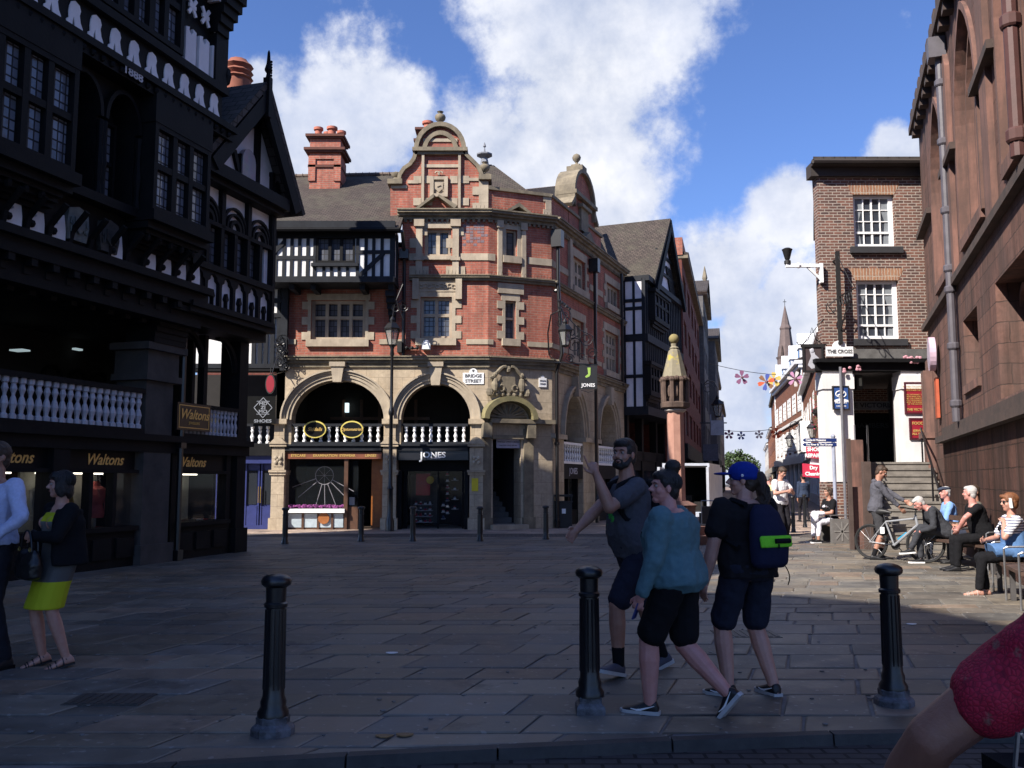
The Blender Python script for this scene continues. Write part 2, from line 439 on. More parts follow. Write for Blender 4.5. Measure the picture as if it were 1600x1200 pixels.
cov = N(nt, 'ShaderNodeMapRange'); cov.interpolation_type = 'SMOOTHSTEP'
nt.links.new(ad.outputs[0], cov.inputs[0]); cov.inputs[1].default_value = 1.03; cov.inputs[2].default_value = 1.36
shade = mixc(nt, ramp(nt, n1, .35, .66), (6.2, 6.9, 8.6), (12.6, 12.5, 12.6))
shade2 = mixc(nt, ramp(nt, n2, .42, .66), mixc(nt, .45, shade, (4.6, 5.8, 9.0)), shade)
tint = mixc(nt, 1.0, sky.outputs[0], (1.2, 1.4, 1.98), 'MULTIPLY')
fin = mixc(nt, cov.outputs[0], tint, shade2)
bg = N(nt, 'ShaderNodeBackground'); bg.inputs['Strength'].default_value = .05
nt.links.new(fin, bg.inputs['Color'])
wo = N(nt, 'ShaderNodeOutputWorld'); nt.links.new(bg.outputs[0], wo.inputs['Surface'])
vs_ = scene.view_settings; vs_.view_transform = 'Standard'; vs_.look = 'None'; vs_.gamma = 1; vs_.use_curve_mapping = False; vs_.exposure = 0.88
scene.display_settings.display_device = 'sRGB'
scene.cycles.max_bounces = 6; scene.cycles.diffuse_bounces = 3; scene.cycles.transparent_max_bounces = 12

# ------------------------------------------------------------------ ground
m, nt, b = newmat('flagstone'); MATS['flag'] = m
at_ = N(nt, 'ShaderNodeAttribute'); at_.attribute_name = 'tone'; tc = N(nt, 'ShaderNodeTexCoord')
f = noise(nt, tc.outputs['Object'], 3.0, 7, .7); f2 = noise(nt, tc.outputs['Object'], .35, 4, .6)
c = mixc(nt, .75, at_.outputs['Color'], ramp(nt, f, .3, .7, (.45, .45, .46), (1.35, 1.33, 1.3)), 'MULTIPLY')
c = mixc(nt, .6, c, ramp(nt, f2, .35, .65, (.6, .58, .58), (1.15, 1.15, 1.15)), 'MULTIPLY')
sp = ramp(nt, noise(nt, tc.outputs['Object'], 17, 2, .4), .68, .71); c = mixc(nt, ramp(nt, noise(nt, tc.outputs['Object'], 1.1, 7, .75), .56, .64), c, mixc(nt, .55, c, (.03, .028, .027)))
c = mixc(nt, sp, c, mixc(nt, .25, c, (.5, .48, .45)))
nt.links.new(c, b.inputs['Base Color'])
nt.links.new(ramp(nt, f, .3, .75, (.42, .42, .42), (.8, .8, .8)), b.inputs['Roughness'])
bump(nt, b, f, .5, .012); FLAG = m
MORT = plain('paving_mortar', (.24, .225, .21), .9, (.08, .075, .07), 3, .4)
SETT = bricks('street_setts', (.15, .13, .115), (.10, .09, .085), (.035, .033, .032), .22, .12, .014, stain=.4, edge=.1)
LIGHTP = bricks('light_paving', (.40, .30, .25), (.33, .25, .21), (.2, .16, .14), .6, .4, .01, stain=.35)
PAVR = bricks('block_paving', (.10, .088, .082), (.07, .064, .062), (.022, .02, .02), .2, .1, .012, stain=.45, edge=.1)
KERB = plain('kerb_granite', (.055, .052, .05), .75, (.028, .027, .027), 5, .4)

KP = [gnd(x, y) for x, y in ((-500, 1235), (0, 1218), (500, 1188), (930, 1166), (1330, 1150), (1600, 1146), (2300, 1150))]
def kerbY(x):
    for a, c in zip(KP, KP[1:]):
        if x <= c.x or c is KP[-1]:
            t = (x - a.x) / (c.x - a.x); t = max(-3, min(1.5, t)); return a.y + (c.y - a.y) * t
mb = MB(); mb.add([(-160, -60, -.35), (160, -60, -.35), (160, 400, -.35), (-160, 400, -.35)], [(0, 1, 2, 3)])
props(mb.build('ground', SETT), kind='structure')
# base sheet of the square
mb = MB(); xs = [-30 + i * 1.0 for i in range(61)]
for a, c in zip(xs, xs[1:]): mb.add([(a, kerbY(a) + .1, -.012), (c, kerbY(c) + .1, -.012), (c, 120, -.012), (a, 120, -.012)], [(0, 1, 2, 3)])
props(mb.build('pavement', MORT), kind='structure')
mb = MB()
for a, c in zip(xs, xs[1:]): mb.add([(a, -30, -.055), (c, -30, -.055), (c, kerbY(c) + .09, -.055), (a, kerbY(a) + .09, -.055)], [(0, 1, 2, 3)])
props(mb.build('road', PAVR), kind='structure')
mb = MB(); x = -12.0
while x < 12:
    L = RND.uniform(.8, 1.05); a, c = x, x + L - .012
    ya, yc = kerbY(a), kerbY(c)
    vs = [(a, ya, -.14), (c, yc, -.14), (c, yc + .13, -.14), (a, ya + .13, -.14), (a, ya + .02, .008), (c, yc + .02, .008), (c, yc + .11, .008), (a, ya + .11, .008)]
    mb.add(vs, [(0, 3, 2, 1), (4, 5, 6, 7), (0, 1, 5, 4), (1, 2, 6, 5), (2, 3, 7, 6), (3, 0, 4, 7)]); x += L
props(mb.build('kerb', KERB), kind='structure')
# flagstones
TONES = [(.165, .147, .126), (.125, .12, .118), (.185, .145, .102), (.225, .187, .145), (.145, .12, .10), (.18, .158, .138), (.105, .103, .105), (.235, .165, .12), (.16, .143, .122), (.09, .085, .08)]
fl = MB(); tones = []
y = 4.2
while y < 33:
    h = RND.choice((.30, .36, .42, .5, .58)); y1 = y + h
    xl, xr = -.62 * y1 - 2.2, .62 * y1 + 2.2
    x = xl + RND.uniform(0, .6)
    lit = 0
    while x < xr:
        L = RND.uniform(.42, 1.05); g = RND.uniform(.007, .014)
        
        sk = (y - 10) * 0
        a, c = x + g, x + L - g; yy0, yy1 = y + g, y1 - g
        q = [[a, yy0], [c, yy0], [c, yy1], [a, yy1]]
        for p in q: p[0] += RND.uniform(-.008, .008) + (p[1] - y) * .33; p[1] = max(p[1], kerbY(p[0]) + .125) + RND.uniform(-.006, .006)
        if q[2][1] - q[1][1] > .05 and q[3][1] - q[0][1] > .05 and not (y > 24.6 and y < 26.4):
            dz = RND.uniform(-.003, .004); tl = [RND.uniform(-.002, .002) for _ in range(4)]
            bv = .012
            cx = sum(p[0] for p in q) / 4; cy = sum(p[1] for p in q) / 4
            inn = [[p[0] + (bv if p[0] < cx else -bv), p[1] + (bv if p[1] < cy else -bv)] for p in q]
            vs = [(p[0], p[1], -.011) for p in q] + [(p[0], p[1], dz + t - .006) for p, t in zip(q, tl)] + [(p[0], p[1], dz + t) for p, t in zip(inn, tl)]
            fl.add(vs, [(0, 1, 5, 4), (1, 2, 6, 5), (2, 3, 7, 6), (3, 0, 4, 7), (4, 5, 9, 8), (5, 6, 10, 9), (6, 7, 11, 10), (7, 4, 8, 11), (8, 9, 10, 11)])
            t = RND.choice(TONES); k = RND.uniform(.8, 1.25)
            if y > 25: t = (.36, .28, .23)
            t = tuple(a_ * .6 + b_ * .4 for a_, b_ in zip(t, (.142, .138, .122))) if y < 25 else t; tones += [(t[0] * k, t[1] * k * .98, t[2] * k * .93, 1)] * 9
        x += L
    y = y1
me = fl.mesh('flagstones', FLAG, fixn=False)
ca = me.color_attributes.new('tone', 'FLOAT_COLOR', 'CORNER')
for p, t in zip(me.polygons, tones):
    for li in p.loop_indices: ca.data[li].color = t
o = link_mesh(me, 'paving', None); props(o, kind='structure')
mb = MB(); mb.add([(-16, 24.55, -.004), (16, 24.55, -.004), (16, 26.45, -.004), (-16, 26.45, -.004)], [(0, 1, 2, 3)])
props(mb.build('path', SETT), kind='structure')
mb = MB(); mb.add([(-2, 33.2, -.006), (34, 33.2, -.006), (50, 260, -.006), (10, 260, -.006)], [(0, 1, 2, 3)])
props(mb.build('street', LIGHTP), kind='structure')
# ------------------------------------------------------------------ main red brick corner building
FM = Fr((0, 28.6), (1, 0))
uL, uR = FM.U(443, 700), FM.U(762, 700)
O2 = FM.P(uR, 0); E2 = V((at(863, 700, 29.4).x, 29.4, 0))
FC = Fr(O2, (E2 - O2)[:2]); cL = (E2 - O2).length
FS = Fr(E2, (.382, .924)); sL = FS.U(975, 640)
zTop = FM.Z(700, 338)      # main cornice
zStr = FM.Z(700, 436)      # second storey string course
zBand = FM.Z(700, 402)
zBand1 = FM.Z(700, 534)
zAsh = FM.Z(600, 563)      # top of the stone arcade
main = thing('corner_building', 'red brick and buff stone corner building with a big curved gable', 'building', FM.P((uL + uR) / 2, 0, -2))

def stone_window(fr, x0, y0, x1, y1, cols, rows, glz=GLZ, fm=STN, nn=0.0, qu=True, bar=.09, outer=.1, ledge=True):
    u0, u1, z0, z1 = fr.R(x0, y0, x1, y1, nn)
    window(main, fr, u0, u1, z0, z1, nn - .1, cols, rows, fm, glz, bar=bar, outer=outer, depth=.12)
    return (u0, u1, z0, z1)
# front openings
w1 = FM.R(486, 469, 571, 531); w2 = FM.R(657, 464, 706, 529); w3 = FM.R(663, 357, 705, 401)
g1 = (FM.U(447, 700), FM.U(597, 700)); g2 = (FM.U(622, 700), FM.U(732, 700))
mb = MB(FM)
wall_cells(mb, uL, FM.U(628, 400), zAsh, zTop - 1.0, -.4, 0, [w1]); wall_cells(mb, FM.U(628, 400), uR, zAsh, zTop, -.4, 0, [w2, w3])
mb.build('brick_wall', RED, main)
for h in (w1,): window(main, FM, *h, -.1, 4, [.58], STN, GLZB, bar=.1, outer=.1)
window(main, FM, *w2, -.1, 2, [.58], STN, GLZB, bar=.1, outer=.09); window(main, FM, *w3, -.1, 2, [], STN, GLZ, bar=.12, outer=.1)
# stone dressings
mb = MB(FM)
def surround(mb, h, w=.28, n=.03, head=.35, sill=.22, q=True):
    u0, u1, z0, z1 = h
    mb.box(u0 - w, u1 + w, z1, z1 + head, -.02, n); mb.box(u0 - w * .9, u1 + w * .9, z0 - sill, z0, -.02, n + .09)
    if q:
        quoins(mb, u0, -1, z0, z1, w + .14, w * .7, .24, -.02, n); quoins(mb, u1, 1, z0, z1, w + .14, w * .7, .24, -.02, n)
    else: mb.box(u0 - w, u0, z0, z1, -.02, n); mb.box(u1, u1 + w, z0, z1, -.02, n)
surround(mb, w1, .14, head=.2); surround(mb, w2, .16, head=.24)
mb.box(uL, w1[0] - .45, zBand1 - .08, zBand1 + .08, 0, .035); mb.box(w1[1] + .45, w2[0] - .45, zBand1 - .08, zBand1 + .08, 0, .035); mb.box(w2[1] + .45, uR, zBand1 - .08, zBand1 + .08, 0, .035)
pl, pr_ = FM.U(640, 400), FM.U(718, 400)
mb.box(pl - .1, w3[0] - .02, zBand - .1, zBand + .12, 0, .034); mb.box(pr_, uR, zBand - .1, zBand + .12, 0, .034)
# pilasters beside upper window
for a, c in ((650, 660), (707, 717)):
    a, c = FM.U(a, 400), FM.U(c, 400)
    mb.box(a, c, zStr, zTop - .35, 0, .09); mb.box(a - .05, c + .05, zBand - .12, zBand - .02, 0, .13); mb.box(a - .06, c + .06, zTop - .35, zTop - .1, 0, .15)
    mb.box(a - .2, a, zBand + .3, zBand + .6, 0, .03); mb.box(c, c + .2, zBand - .6, zBand - .3, 0, .03); mb.box(a - .2, a, zStr + .1, zStr + .4, 0, .03); mb.box(c, c + .15, zBand + .7, zBand + .95, 0, .03)
mb.box(w3[0] - .1, w3[1] + .1, w3[3], w3[3] + .2, 0, .05); mb.box(w3[0] - .15, w3[1] + .15, w3[2] - .12, w3[2], 0, .12)
# carved frieze panel under the string course
fp = FM.R(655, 441, 712, 456); mb.box(fp[0], fp[1], fp[2], fp[3] + .05, 0, .05)
for x in (650, 717):
    u = FM.U(x, 450); mb.box(u - .1, u + .1, fp[2] - .25, fp[3] + .1, 0, .14)
mb.build('stone_dressing', STN, main)
mb = MB(FM)
for i in range(9):   # scrollwork
    uc = fp[0] + (fp[1] - fp[0]) * (i + .5) / 9; zc = (fp[2] + fp[3]) / 2 + .02
    mb.tube([(uc + .09 * cos(a) * (1 - a / 9), zc + (.09 if i % 2 else -.09) * sin(a) * (1 - a / 9), .07) for a in [k * .7 for k in range(9)]], .018, 5)
mb.build('carved_frieze', STN, main)

def cornice(mb, fr, u0, u1, z, steps, dent=None):
    """steps: (dz0, dz1, projection)"""
    for a, c, p in steps: mb.box(u0 - p * 0, u1 + p * 0, z + a, z + c, -.05, p)
    if dent:
        k = int((u1 - u0) / .16)
        for i in range(k):
            u = u0 + (u1 - u0) * (i + .5) / k; mb.box(u - .04, u + .04, z + dent[0], z + dent[1], 0, dent[2])
CS = [(-.12, -.02, .10), (-.02, .06, .2), (.06, .13, .30), (.13, .17, .34)]
mb = MB(FM)
cornice(mb, FM, FM.U(622, 340), uR + .12, zTop, CS, (-.2, -.12, .09)); cornice(mb, FM, FM.U(640, 436), uR + .05, zStr, [(-.06, .02, .1), (.02, .08, .17), (.08, .11, .2)])
cornice(mb, FM, uL, uR + .05, zAsh, [(-.22, -.1, .06), (-.1, .0, .12), (.0, .08, .2), (.08, .12, .24)])
for x in (679,):  # little pediment riding on the cornice
    u = FM.U(680, 330); z = zTop + .17
    mb.prism([(u - .62, z), (u - .5, z), (u - .02, z + .36), (u - .02, z + .48)], 0, .3); mb.prism([(u + .62, z), (u + .1, z + .40), (u + .14, z + .46), (u + .72, z + .1)], 0, .3)
mb.build('cornice', DSTN, main)
for fr, u0, u1, z in ((FM, FM.U(725, 330), uR, zTop + .17), (FM, FM.U(650, 430), uR, zStr + .11), (FC, .05, cL, zTop + .17), (FC, .05, cL, zStr + .11), (FC, .1, cL, zAsh + .12)):
    mb = MB(fr); k = int((u1 - u0) / .11)
    for i in range(k):
        u = u0 + (u1 - u0) * i / k; mb.tube([(u, z, .15), (u + .02, z + .13, .17)], .006, 3)
    mb.build('bird_spikes', IRONM, main)

# big curved gable
def P_(x, y, n=0.0): return FM.uz(x, y, n)
zc = FM.Z(688, 236); gl, gr = FM.U(654, 236), FM.U(722, 236)
right = [P_(763, 338), P_(763, 282), P_(751, 281), P_(749, 272), P_(744, 262), P_(735, 253), P_(727, 245), P_(722, 236)]
top = arch_pts((gl + gr) / 2, zc, (gr - gl) / 2, FM.Z(688, 197) - zc - .05, 14)
left = [P_(654, 236), P_(650, 250), P_(643, 260), P_(634, 266), P_(628, 275), P_(626, 286), P_(610, 288), P_(610, 345)]
mb = MB(FM); mb.prism(right + top[1:-1] + left, -.45, -.004); mb.build('gable_wall', RED, main)
mb = MB(FM)
def cop(mb, pts, w, n0, n1):
    mb.strip(pts, w, n0, n1)
cop(mb, right[2:], -.12, -.5, .12); cop(mb, left[:-2], -.12, -.5, .12)
cop(mb, top, -.14, -.5, .16)
cop(mb, arch_pts((gl + gr) / 2, zc, (gr - gl) / 2 - .12, FM.Z(688, 197) - zc - .17, 14), .14, 0, .08)
mb.box(gl - .18, gr + .18, zc - .05, zc + .07, -.5, .2); mb.box(gl - .1, gr + .1, zc - .14, zc - .05, -.45, .12)
for x0, x1, yy in ((606, 629, 288), (748, 768, 281)):
    a, c = FM.U(x0, yy), FM.U(x1, yy); z = FM.Z((x0 + x1) / 2, yy); mb.box(a, c, z - .02, z + .14, -.5, .15)
mb.build('gable_coping', DSTN, main)
mb = MB(FM)
for x0, x1 in ((659, 663), (716, 720)):
    a, c = FM.U(x0, 290), FM.U(x1, 290); mb.box(a, c, zTop + .17, zc - .14, 0, .1)
for (x, d) in ((664, 1), (715, -1), (658, -1), (721, 1)):
    u = FM.U(x, 290); z = zTop + .35
    while z < zc - .5: mb.box(min(u, u + d * .24), max(u, u + d * .24), z, z + .24, 0, .03); z += .72
for y in (270, 258, 246):
    z = FM.Z(688, y)
mb.box(gl + .1, gr - .1, FM.Z(688, 262), FM.Z(688, 257), 0, .034); mb.box(FM.U(632), gl, FM.Z(640, 287), FM.Z(640, 282), 0, .034); mb.box(gr, FM.U(747), FM.Z(735, 283), FM.Z(735, 278), 0, .034)
mb.box(gl + .15, gr - .15, FM.Z(688, 222), FM.Z(688, 217), 0, .034)
quoins(mb, FM.U(611, 310), 1, zTop + .9, FM.Z(611, 290), .5, .3, .26, 0, .03); quoins(mb, FM.U(763, 310), -1, zTop + .17, FM.Z(763, 283), .5, .3, .26, 0, .03)
mb.build('gable_pilasters', STN, main)
# coat of arms panel
a = FM.R(672, 277, 700, 309); mb = MB(FM)
mb.box(a[0], a[1], a[2], a[2] + .1, 0, .14); mb.box(a[0], a[0] + .12, a[2] + .1, a[3], 0, .11); mb.box(a[1] - .12, a[1], a[2] + .1, a[3], 0, .11); mb.box(a[0] + .12, a[1] - .12, a[3] - .1, a[3], 0, .1)
mb.box(a[0] + .12, a[1] - .12, a[2] + .1, a[3] - .1, 0, .035)
um, zm = (a[0] + a[1]) / 2, (a[2] + a[3]) / 2
mb.prism([(um - .13, zm + .15), (um - .13, zm - .05), (um, zm - .18), (um + .13, zm - .05), (um + .13, zm + .15)], .035, .08)
for s_ in (-1, 1):
    mb.tube([(um + s_ * (.17 + .05 * cos(t)), zm + .13 * sin(t) * 1.2, .06) for t in [k * .6 for k in range(9)]], .02, 5)
    mb.tube([(um + s_ * (.05 + .07 * cos(t)), a[3] + .1 + .06 * sin(t), .08) for t in [k * .6 for k in range(8)]], .025, 5)
mb.tube([(um - .06, zm, .09), (um + .06, zm + .05, .09)], .02, 5)
mb.build('arms_panel', STN, main)
# diaper star in blue bricks
mb = MB(FM); sx, sz = FM.uz(740, 367)
PAT = ["..#..#..", ".##.###.", "#.#####.", ".###.##.", "##.#..##", ".#.###..", "..##.##.", ".#..#..."]
for j, row in enumerate(PAT):
    for i, ch in enumerate(row):
        if ch == '#': mb.box(sx + (i - 4) * .115, sx + (i - 4) * .115 + .1, sz + (3.5 - j) * .1, sz + (3.5 - j) * .1 + .075, 0, .006)
mb.build('diaper_pattern', plain('blue_brick', (.20, .15, .17), .6), main)
# finials
def finial(fr, u, n, z, s, prof, mat=DSTN, base=.2):
    mb = MB(fr); mb.box(u - base * s, u + base * s, z - .02, z + .16 * s, n - base * s, n + base * s)
    mb.lathe((u, n), [(r * s, z + .16 * s + h * s) for r, h in prof], 12); return mb.build('finial', mat, main, True)
URN = [(.06, 0), (.05, .1), (.17, .2), (.2, .3), (.16, .38), (.07, .42), (.09, .47), (.12, .5), (.02, .53)]
finial(FM, FM.U(687, 197), -.2, FM.Z(687, 199), .9, URN); finial(FM, FM.U(757, 278), -.2, FM.Z(757, 277), .85, URN); finial(FM, FM.U(618, 288), -.2, FM.Z(618, 286), .8, [(.12, 0), (.15, .06), (.12, .12), (.2, .2), (.22, .3), (.1, .36)])

# ---- stone arcade of the front
zSp = FM.Z(600, 656)
uc1, rx1 = (FM.U(456, 640) + FM.U(600, 640)) / 2, (FM.U(600, 640) - FM.U(456, 640)) / 2
uc2, rx2 = (FM.U(627, 640) + FM.U(735, 640)) / 2, (FM.U(735, 640) - FM.U(627, 640)) / 2
rz1 = FM.Z(527, 594) - zSp; rz2 = FM.Z(681, 599) - zSp
um_ = FM.U(613, 640)
mb = MB(FM)
arch_wall(mb, uL, um_, zSp, zAsh - .2, uc1, rx1, rz1, -.5, 0, k=20); arch_wall(mb, um_, uR, zSp, zAsh - .2, uc2, rx2, rz2, -.5, 0, k=20)
mb.box(uL, uR, zAsh - .2, zAsh, -.5, 0)
zF = FM.Z(600, 707)
for a, c in ((uL - .02, FM.U(456, 640)), (FM.U(600, 640), FM.U(627, 640)), (FM.U(735, 640), uR)):
    mb.box(a, c, zF, zSp, -.5, 0)
mb.build('arcade_wall', ASH, main)
mb = MB(FM)
for (uc, rx, rz) in ((uc1, rx1, rz1), (uc2, rx2, rz2)):
    for k_, (o_, w_, p_) in enumerate(((0, .1, .05), (.1, .1, .09), (.2, .08, .13), (.28, .05, .19))):
        mb.strip(arch_pts(uc, zSp, rx + o_, rz + o_, 26), -w_, -.05, p_)
    mb.prism([(uc - .13, zSp + rz - .08), (uc + .13, zSp + rz - .08), (uc + .2, zAsh - .2), (uc - .2, zAsh - .2)], -.05, .26)
    mb.box(uc - .24, uc + .24, zAsh - .22, zAsh - .08, 0, .3)
mb.build('arch_moulding', STN, main)
# piers
for x0, x1 in ((425, 447), (598, 621), (733, 756)):
    a, c = FM.U(x0, 740), FM.U(x1, 740)
    mb = MB(FM)
    mb.box(a + .02, c - .02, -.02, FM.Z(600, 700), -.5, .16); mb.box(a - .03, c + .03, -.02, .35, -.5, .22)
    zz = FM.Z(600, 738); mb.box(a - .03, c + .03, zz - .08, zz, -.4, .2); mb.box(a - .05, c + .05, zz, zz + .07, -.4, .24)
    z4 = FM.Z(600, 698); mb.box(a - .04, c + .04, z4, z4 + .08, -.4, .23)
    mb.prism([(a - .06, z4 + .08), (c + .06, z4 + .08), ((a + c) / 2 + .1, z4 + .26), ((a + c) / 2, z4 + .3), ((a + c) / 2 - .1, z4 + .26)], -.1, .26)
    a2, c2 = a + .06, c - .06; mb.box(a2, c2, zF, zSp - .14, -.3, .1); mb.box(a - .02, c + .02, zSp - .14, zSp + .02, -.45, .2)
    z5 = FM.Z(600, 719); mb.box(a2 + .03, c2 - .03, z5 - .2, z5 + .22, .1, .175)
    mb.build('pier', ASH if x0 != 598 else ASH, main)
    mb = MB(FM)
    for s_ in (-1, 1):
        for t_ in (-1, 1): mb.ell(((a + c) / 2 + s_ * .07, z5 + t_ * .07, .2), (.055, .03, .055), 8)
    mb.ell(((a + c) / 2, z5, .21), (.045, .03, .045), 8); mb.build('carved_rosette', STN, main)
# gallery floor, interiors
zB = FM.Z(600, 697); zR = FM.Z(600, 662)
mb = MB(FM)
mb.box(uL + .3, uR, zF + .02, zB, -3.2, -.12); mb.box(g1[0], g1[1], zF + .05, zB, -.1, .16); mb.box(g2[0], g2[1], zF + .05, zB, -.1, .14)
mb.box(g1[0], g1[1], zB, zB + .05, -.1, .22); mb.box(g2[0], g2[1], zB, zB + .05, -.1, .2)
mb.build('gallery_floor', TIM, main)
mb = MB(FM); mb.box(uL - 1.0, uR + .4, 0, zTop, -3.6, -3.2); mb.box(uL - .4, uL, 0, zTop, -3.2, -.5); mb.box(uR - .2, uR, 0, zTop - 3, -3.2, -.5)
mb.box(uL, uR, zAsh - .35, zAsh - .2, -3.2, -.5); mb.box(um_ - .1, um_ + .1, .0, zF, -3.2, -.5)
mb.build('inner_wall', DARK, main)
mb = MB(FM)
for i in range(5): mb.box(uL + 1.2 + i * .62, uL + 1.2 + i * .62 + .1, zB + .4, zSp + .9, -3.19, -3.12)
mb.box(uL + .8, uL + 4.2, zB + .3, zB + .42, -3.19, -3.1); mb.box(uL + .8, uL + 4.2, zSp + .2, zSp + .3, -3.19, -3.1)
mb.build('gallery_shopfront', BROWN, main)
mb = MB(FM); u, z = FM.uz(542, 637, -3.0); mb.box(u - .06, u + .06, z - .16, z + .16, -3.1, -2.95); mb.build('gallery_lamp', emit('cool_lamp', (.75, .95, 1), .7), main)
balustrade(main, FM, FM.U(456, 680), FM.U(597, 680), zB + .05, zR, -.05, .245, WPT, TIM, rail=.08, w=.06)
balustrade(main, FM, FM.U(628, 680), FM.U(731, 680), zB + .05, zR, -.05, .245, WPT, TIM, rail=.08, w=.06)
# shop fascias
mb = MB(FM); zf0, zf1 = FM.Z(520, 717), FM.Z(520, 707); mb.box(g1[0], g1[1], zf0, zf1, -.1, .08); mb.build('fascia', plain('copper_fascia', (.22, .07, .035), .5), main)
for s_, x in (('EYECARE', 466), ('EXAMINATION  EYEWEAR', 522), ('LENSES', 579)):
    u, z = FM.uz(x, 712, .1); text(s_, FM, u, z, .085, .11, GOLD, main, bold=.003)
mb = MB(FM); a = FM.R(619, 702, 731, 719); mb.box(g2[0], g2[1], a[2], a[3], -.1, .09); mb.build('fascia', plain('black_fascia', (.015, .015, .018), .35), main)
u, z = FM.uz(675, 711, .1)
text('J', FM, FM.U(659, 711), z - .01, .1, .36, WPT, main, bold=.006); text('ONES', FM, FM.U(679, 711), z + .0, .1, .25, WPT, main, bold=.006, sx=1.1)
text('BOOTMAKER', FM, FM.U(678, 717), FM.Z(678, 716.5), .1, .07, GPT, main)
# oval name boards
for i, (x, s_) in enumerate(((492, 'Siddalls'), (550, 'Optometrists'))):
    u, z = FM.uz(x, 671, .12)
    sg = thing('oval_sign', ['black oval board with a gold rim and short gold script on the balustrade', 'black oval board with a gold rim reading Optometrists beside its twin'][i], 'sign', FM.P(u, z - .28, .12))
    e = [(u + .35 * cos(t * pi / 14), z + .265 * sin(t * pi / 14)) for t in range(28)]; e2 = [(u + .31 * cos(t * pi / 14), z + .225 * sin(t * pi / 14)) for t in range(28)]
    mb = MB(FM); mb.prism(e, .1, .14); mb.build('rim', plain('bright_gold', (.75, .62, .16), .35), sg)
    mb = MB(FM); mb.prism(e2, .14, .148); mb.build('board', plain('sign_black', (.008, .008, .008), .3), sg)
    text(s_, FM, u, z, .15, .15 if i == 0 else .125, GOLD, sg, shear=.35, bold=.003)
# ---- shop 1 (optician)
zs_ = .05
mb = MB(FM)
mb.box(g1[0], FM.U(541), 0, .5, -.35, -.05, 0); ux = FM.U(541); mb.box(ux, FM.U(560), 0, FM.Z(550, 792), -.35, -.08)
for x in (449, 474, 498, 520, 541, 558): u = FM.U(x, 760); mb.box(u - .035, u + .035, .0, .56, -.1, .0)
u = FM.U(540.5, 760); mb.box(u - .06, u + .06, .5, zf0, -.15, .02)
mb.build('shop_joinery', BROWN, main)
mb = MB(FM); mb.box(g1[0] + .02, FM.U(538), .06, .48, -.049, -.03); mb.build('stall_riser', plain('pale_blue_riser', (.42, .5, .55), .6), main)
mb = MB(FM)
u, z = FM.uz(506, 810, 0); mb.prism([(u + .17 * cos(t * pi / 10), z + .17 * sin(t * pi / 10)) for t in range(20)], -.03, .03); mb.build('roundel', plain('orange_wood', (.35, .12, .03), .5), main)
mb = MB(FM); mb.box(g1[0] + .05, FM.U(541), FM.Z(500, 801), FM.Z(500, 795), -.3, .12); mb.build('window_shelf', WPT, main)
mb = MB(FM); R2 = random.Random(5)
for i in range(160): mb.ell((g1[0] + .1 + R2.random() * 1.75, FM.Z(500, 793) + R2.random() * .07, -.25 + R2.random() * .3), .03, 4)
mb.build('heather_flowers', plain('purple_flowers', (.28, .06, .24), .8), main)
mb = MB(FM); uo, zo = FM.uz(507, 743, -.5)
mb.tube([(uo + .28 * cos(t * pi / 14), zo + .28 * sin(t * pi / 14), -.5) for t in range(29)], .012, 5)
for a in (-160, -140, -105, -88, -68, -45, -28): mb.tube([(uo + .28 * cos(radians(a)), zo + .28 * sin(radians(a)), -.5), (uo + 1.05 * cos(radians(a)), zo + 1.05 * sin(radians(a)), -.5)], .012, 5)
for a in (0, 45, 90, 135): mb.tube([(uo - .28 * cos(radians(a)), zo - .28 * sin(radians(a)), -.5), (uo + .28 * cos(radians(a)), zo + .28 * sin(radians(a)), -.5)], .004, 4)
mb.build('wire_display', GPT, main)
mb = MB(FM); u, z = FM.uz(550, 783, -.2); mb.box(u - .08, u + .08, z - .12, z + .12, -.2, -.18); mb.build('price_card', WPT, main)
mb = MB(FM); u0, u1 = FM.U(574, 760), FM.U(596, 760); mb.box(u0, u1, 0, FM.Z(585, 712), -.9, -.82)
mb.box(u0 + .1, u1 - .1, .15, .9, -.82, -.80); mb.box(u0 + .1, u1 - .1, 1.0, 1.1, -.82, -.80)
mb.build('shop_door', plain('orange_varnish', (.42, .15, .03), .35, (.25, .08, .02)), main)
mb = MB(FM); mb.box(g1[0], FM.U(541), FM.Z(500, 794), zf0, -.12, -.1); mb.box(ux + .05, FM.U(560), FM.Z(550, 792), zf0, -.12, -.1); mb.build('shop_pane', SHOPG, main)
mb = MB(FM); mb.box(g1[0] - .1, g1[1] + .1, 0, .02, -3.2, -.1); mb.build('shop_floor', plain('shop_floor', (.12, .09, .07), .4), main)
# ---- shop 2 (JONES)
mb = MB(FM); zt = FM.Z(680, 736)
for x in (629, 632, 682.5, 722, 729): u = FM.U(x, 770); mb.box(u - .025, u + .025, 0, zt, -.6, -.5)
mb.box(g2[0], g2[1], zt, a[2] if False else FM.Z(680, 719), -.6, -.45); mb.box(g2[0], g2[0] + .12, 0, zt, -.5, 0); mb.box(g2[1] - .12, g2[1], 0, zt, -.5, 0)
mb.build('shopfront_frame', BLK, main)
mb = MB(FM); mb.box(g2[0] + .1, g2[1] - .1, .03, zt, -.56, -.55); mb.build('shop_pane', SHOPG, main)
mb = MB(FM); u0, u1, z0, z1 = FM.R(650, 740, 672, 774, -.7); mb.box(u0, u1, z0, z1, -.72, -.70); po = mb.build('sale_poster', plain('poster_red', (.6, .01, .02), .5), main)
text('SALE', FM, (u0 + u1) / 2, (z0 + z1) / 2 + .05, -.7, .19, CRIM, main)
mb = MB(FM); u, z = FM.uz(672, 750, -.62); mb.prism([(u + .12 * cos(t * pi / 10), z + .12 * sin(t * pi / 10)) for t in range(20)], -.65, -.64); mb.build('yellow_disc', plain('disc_yellow', (.8, .5, .01), .5), main)
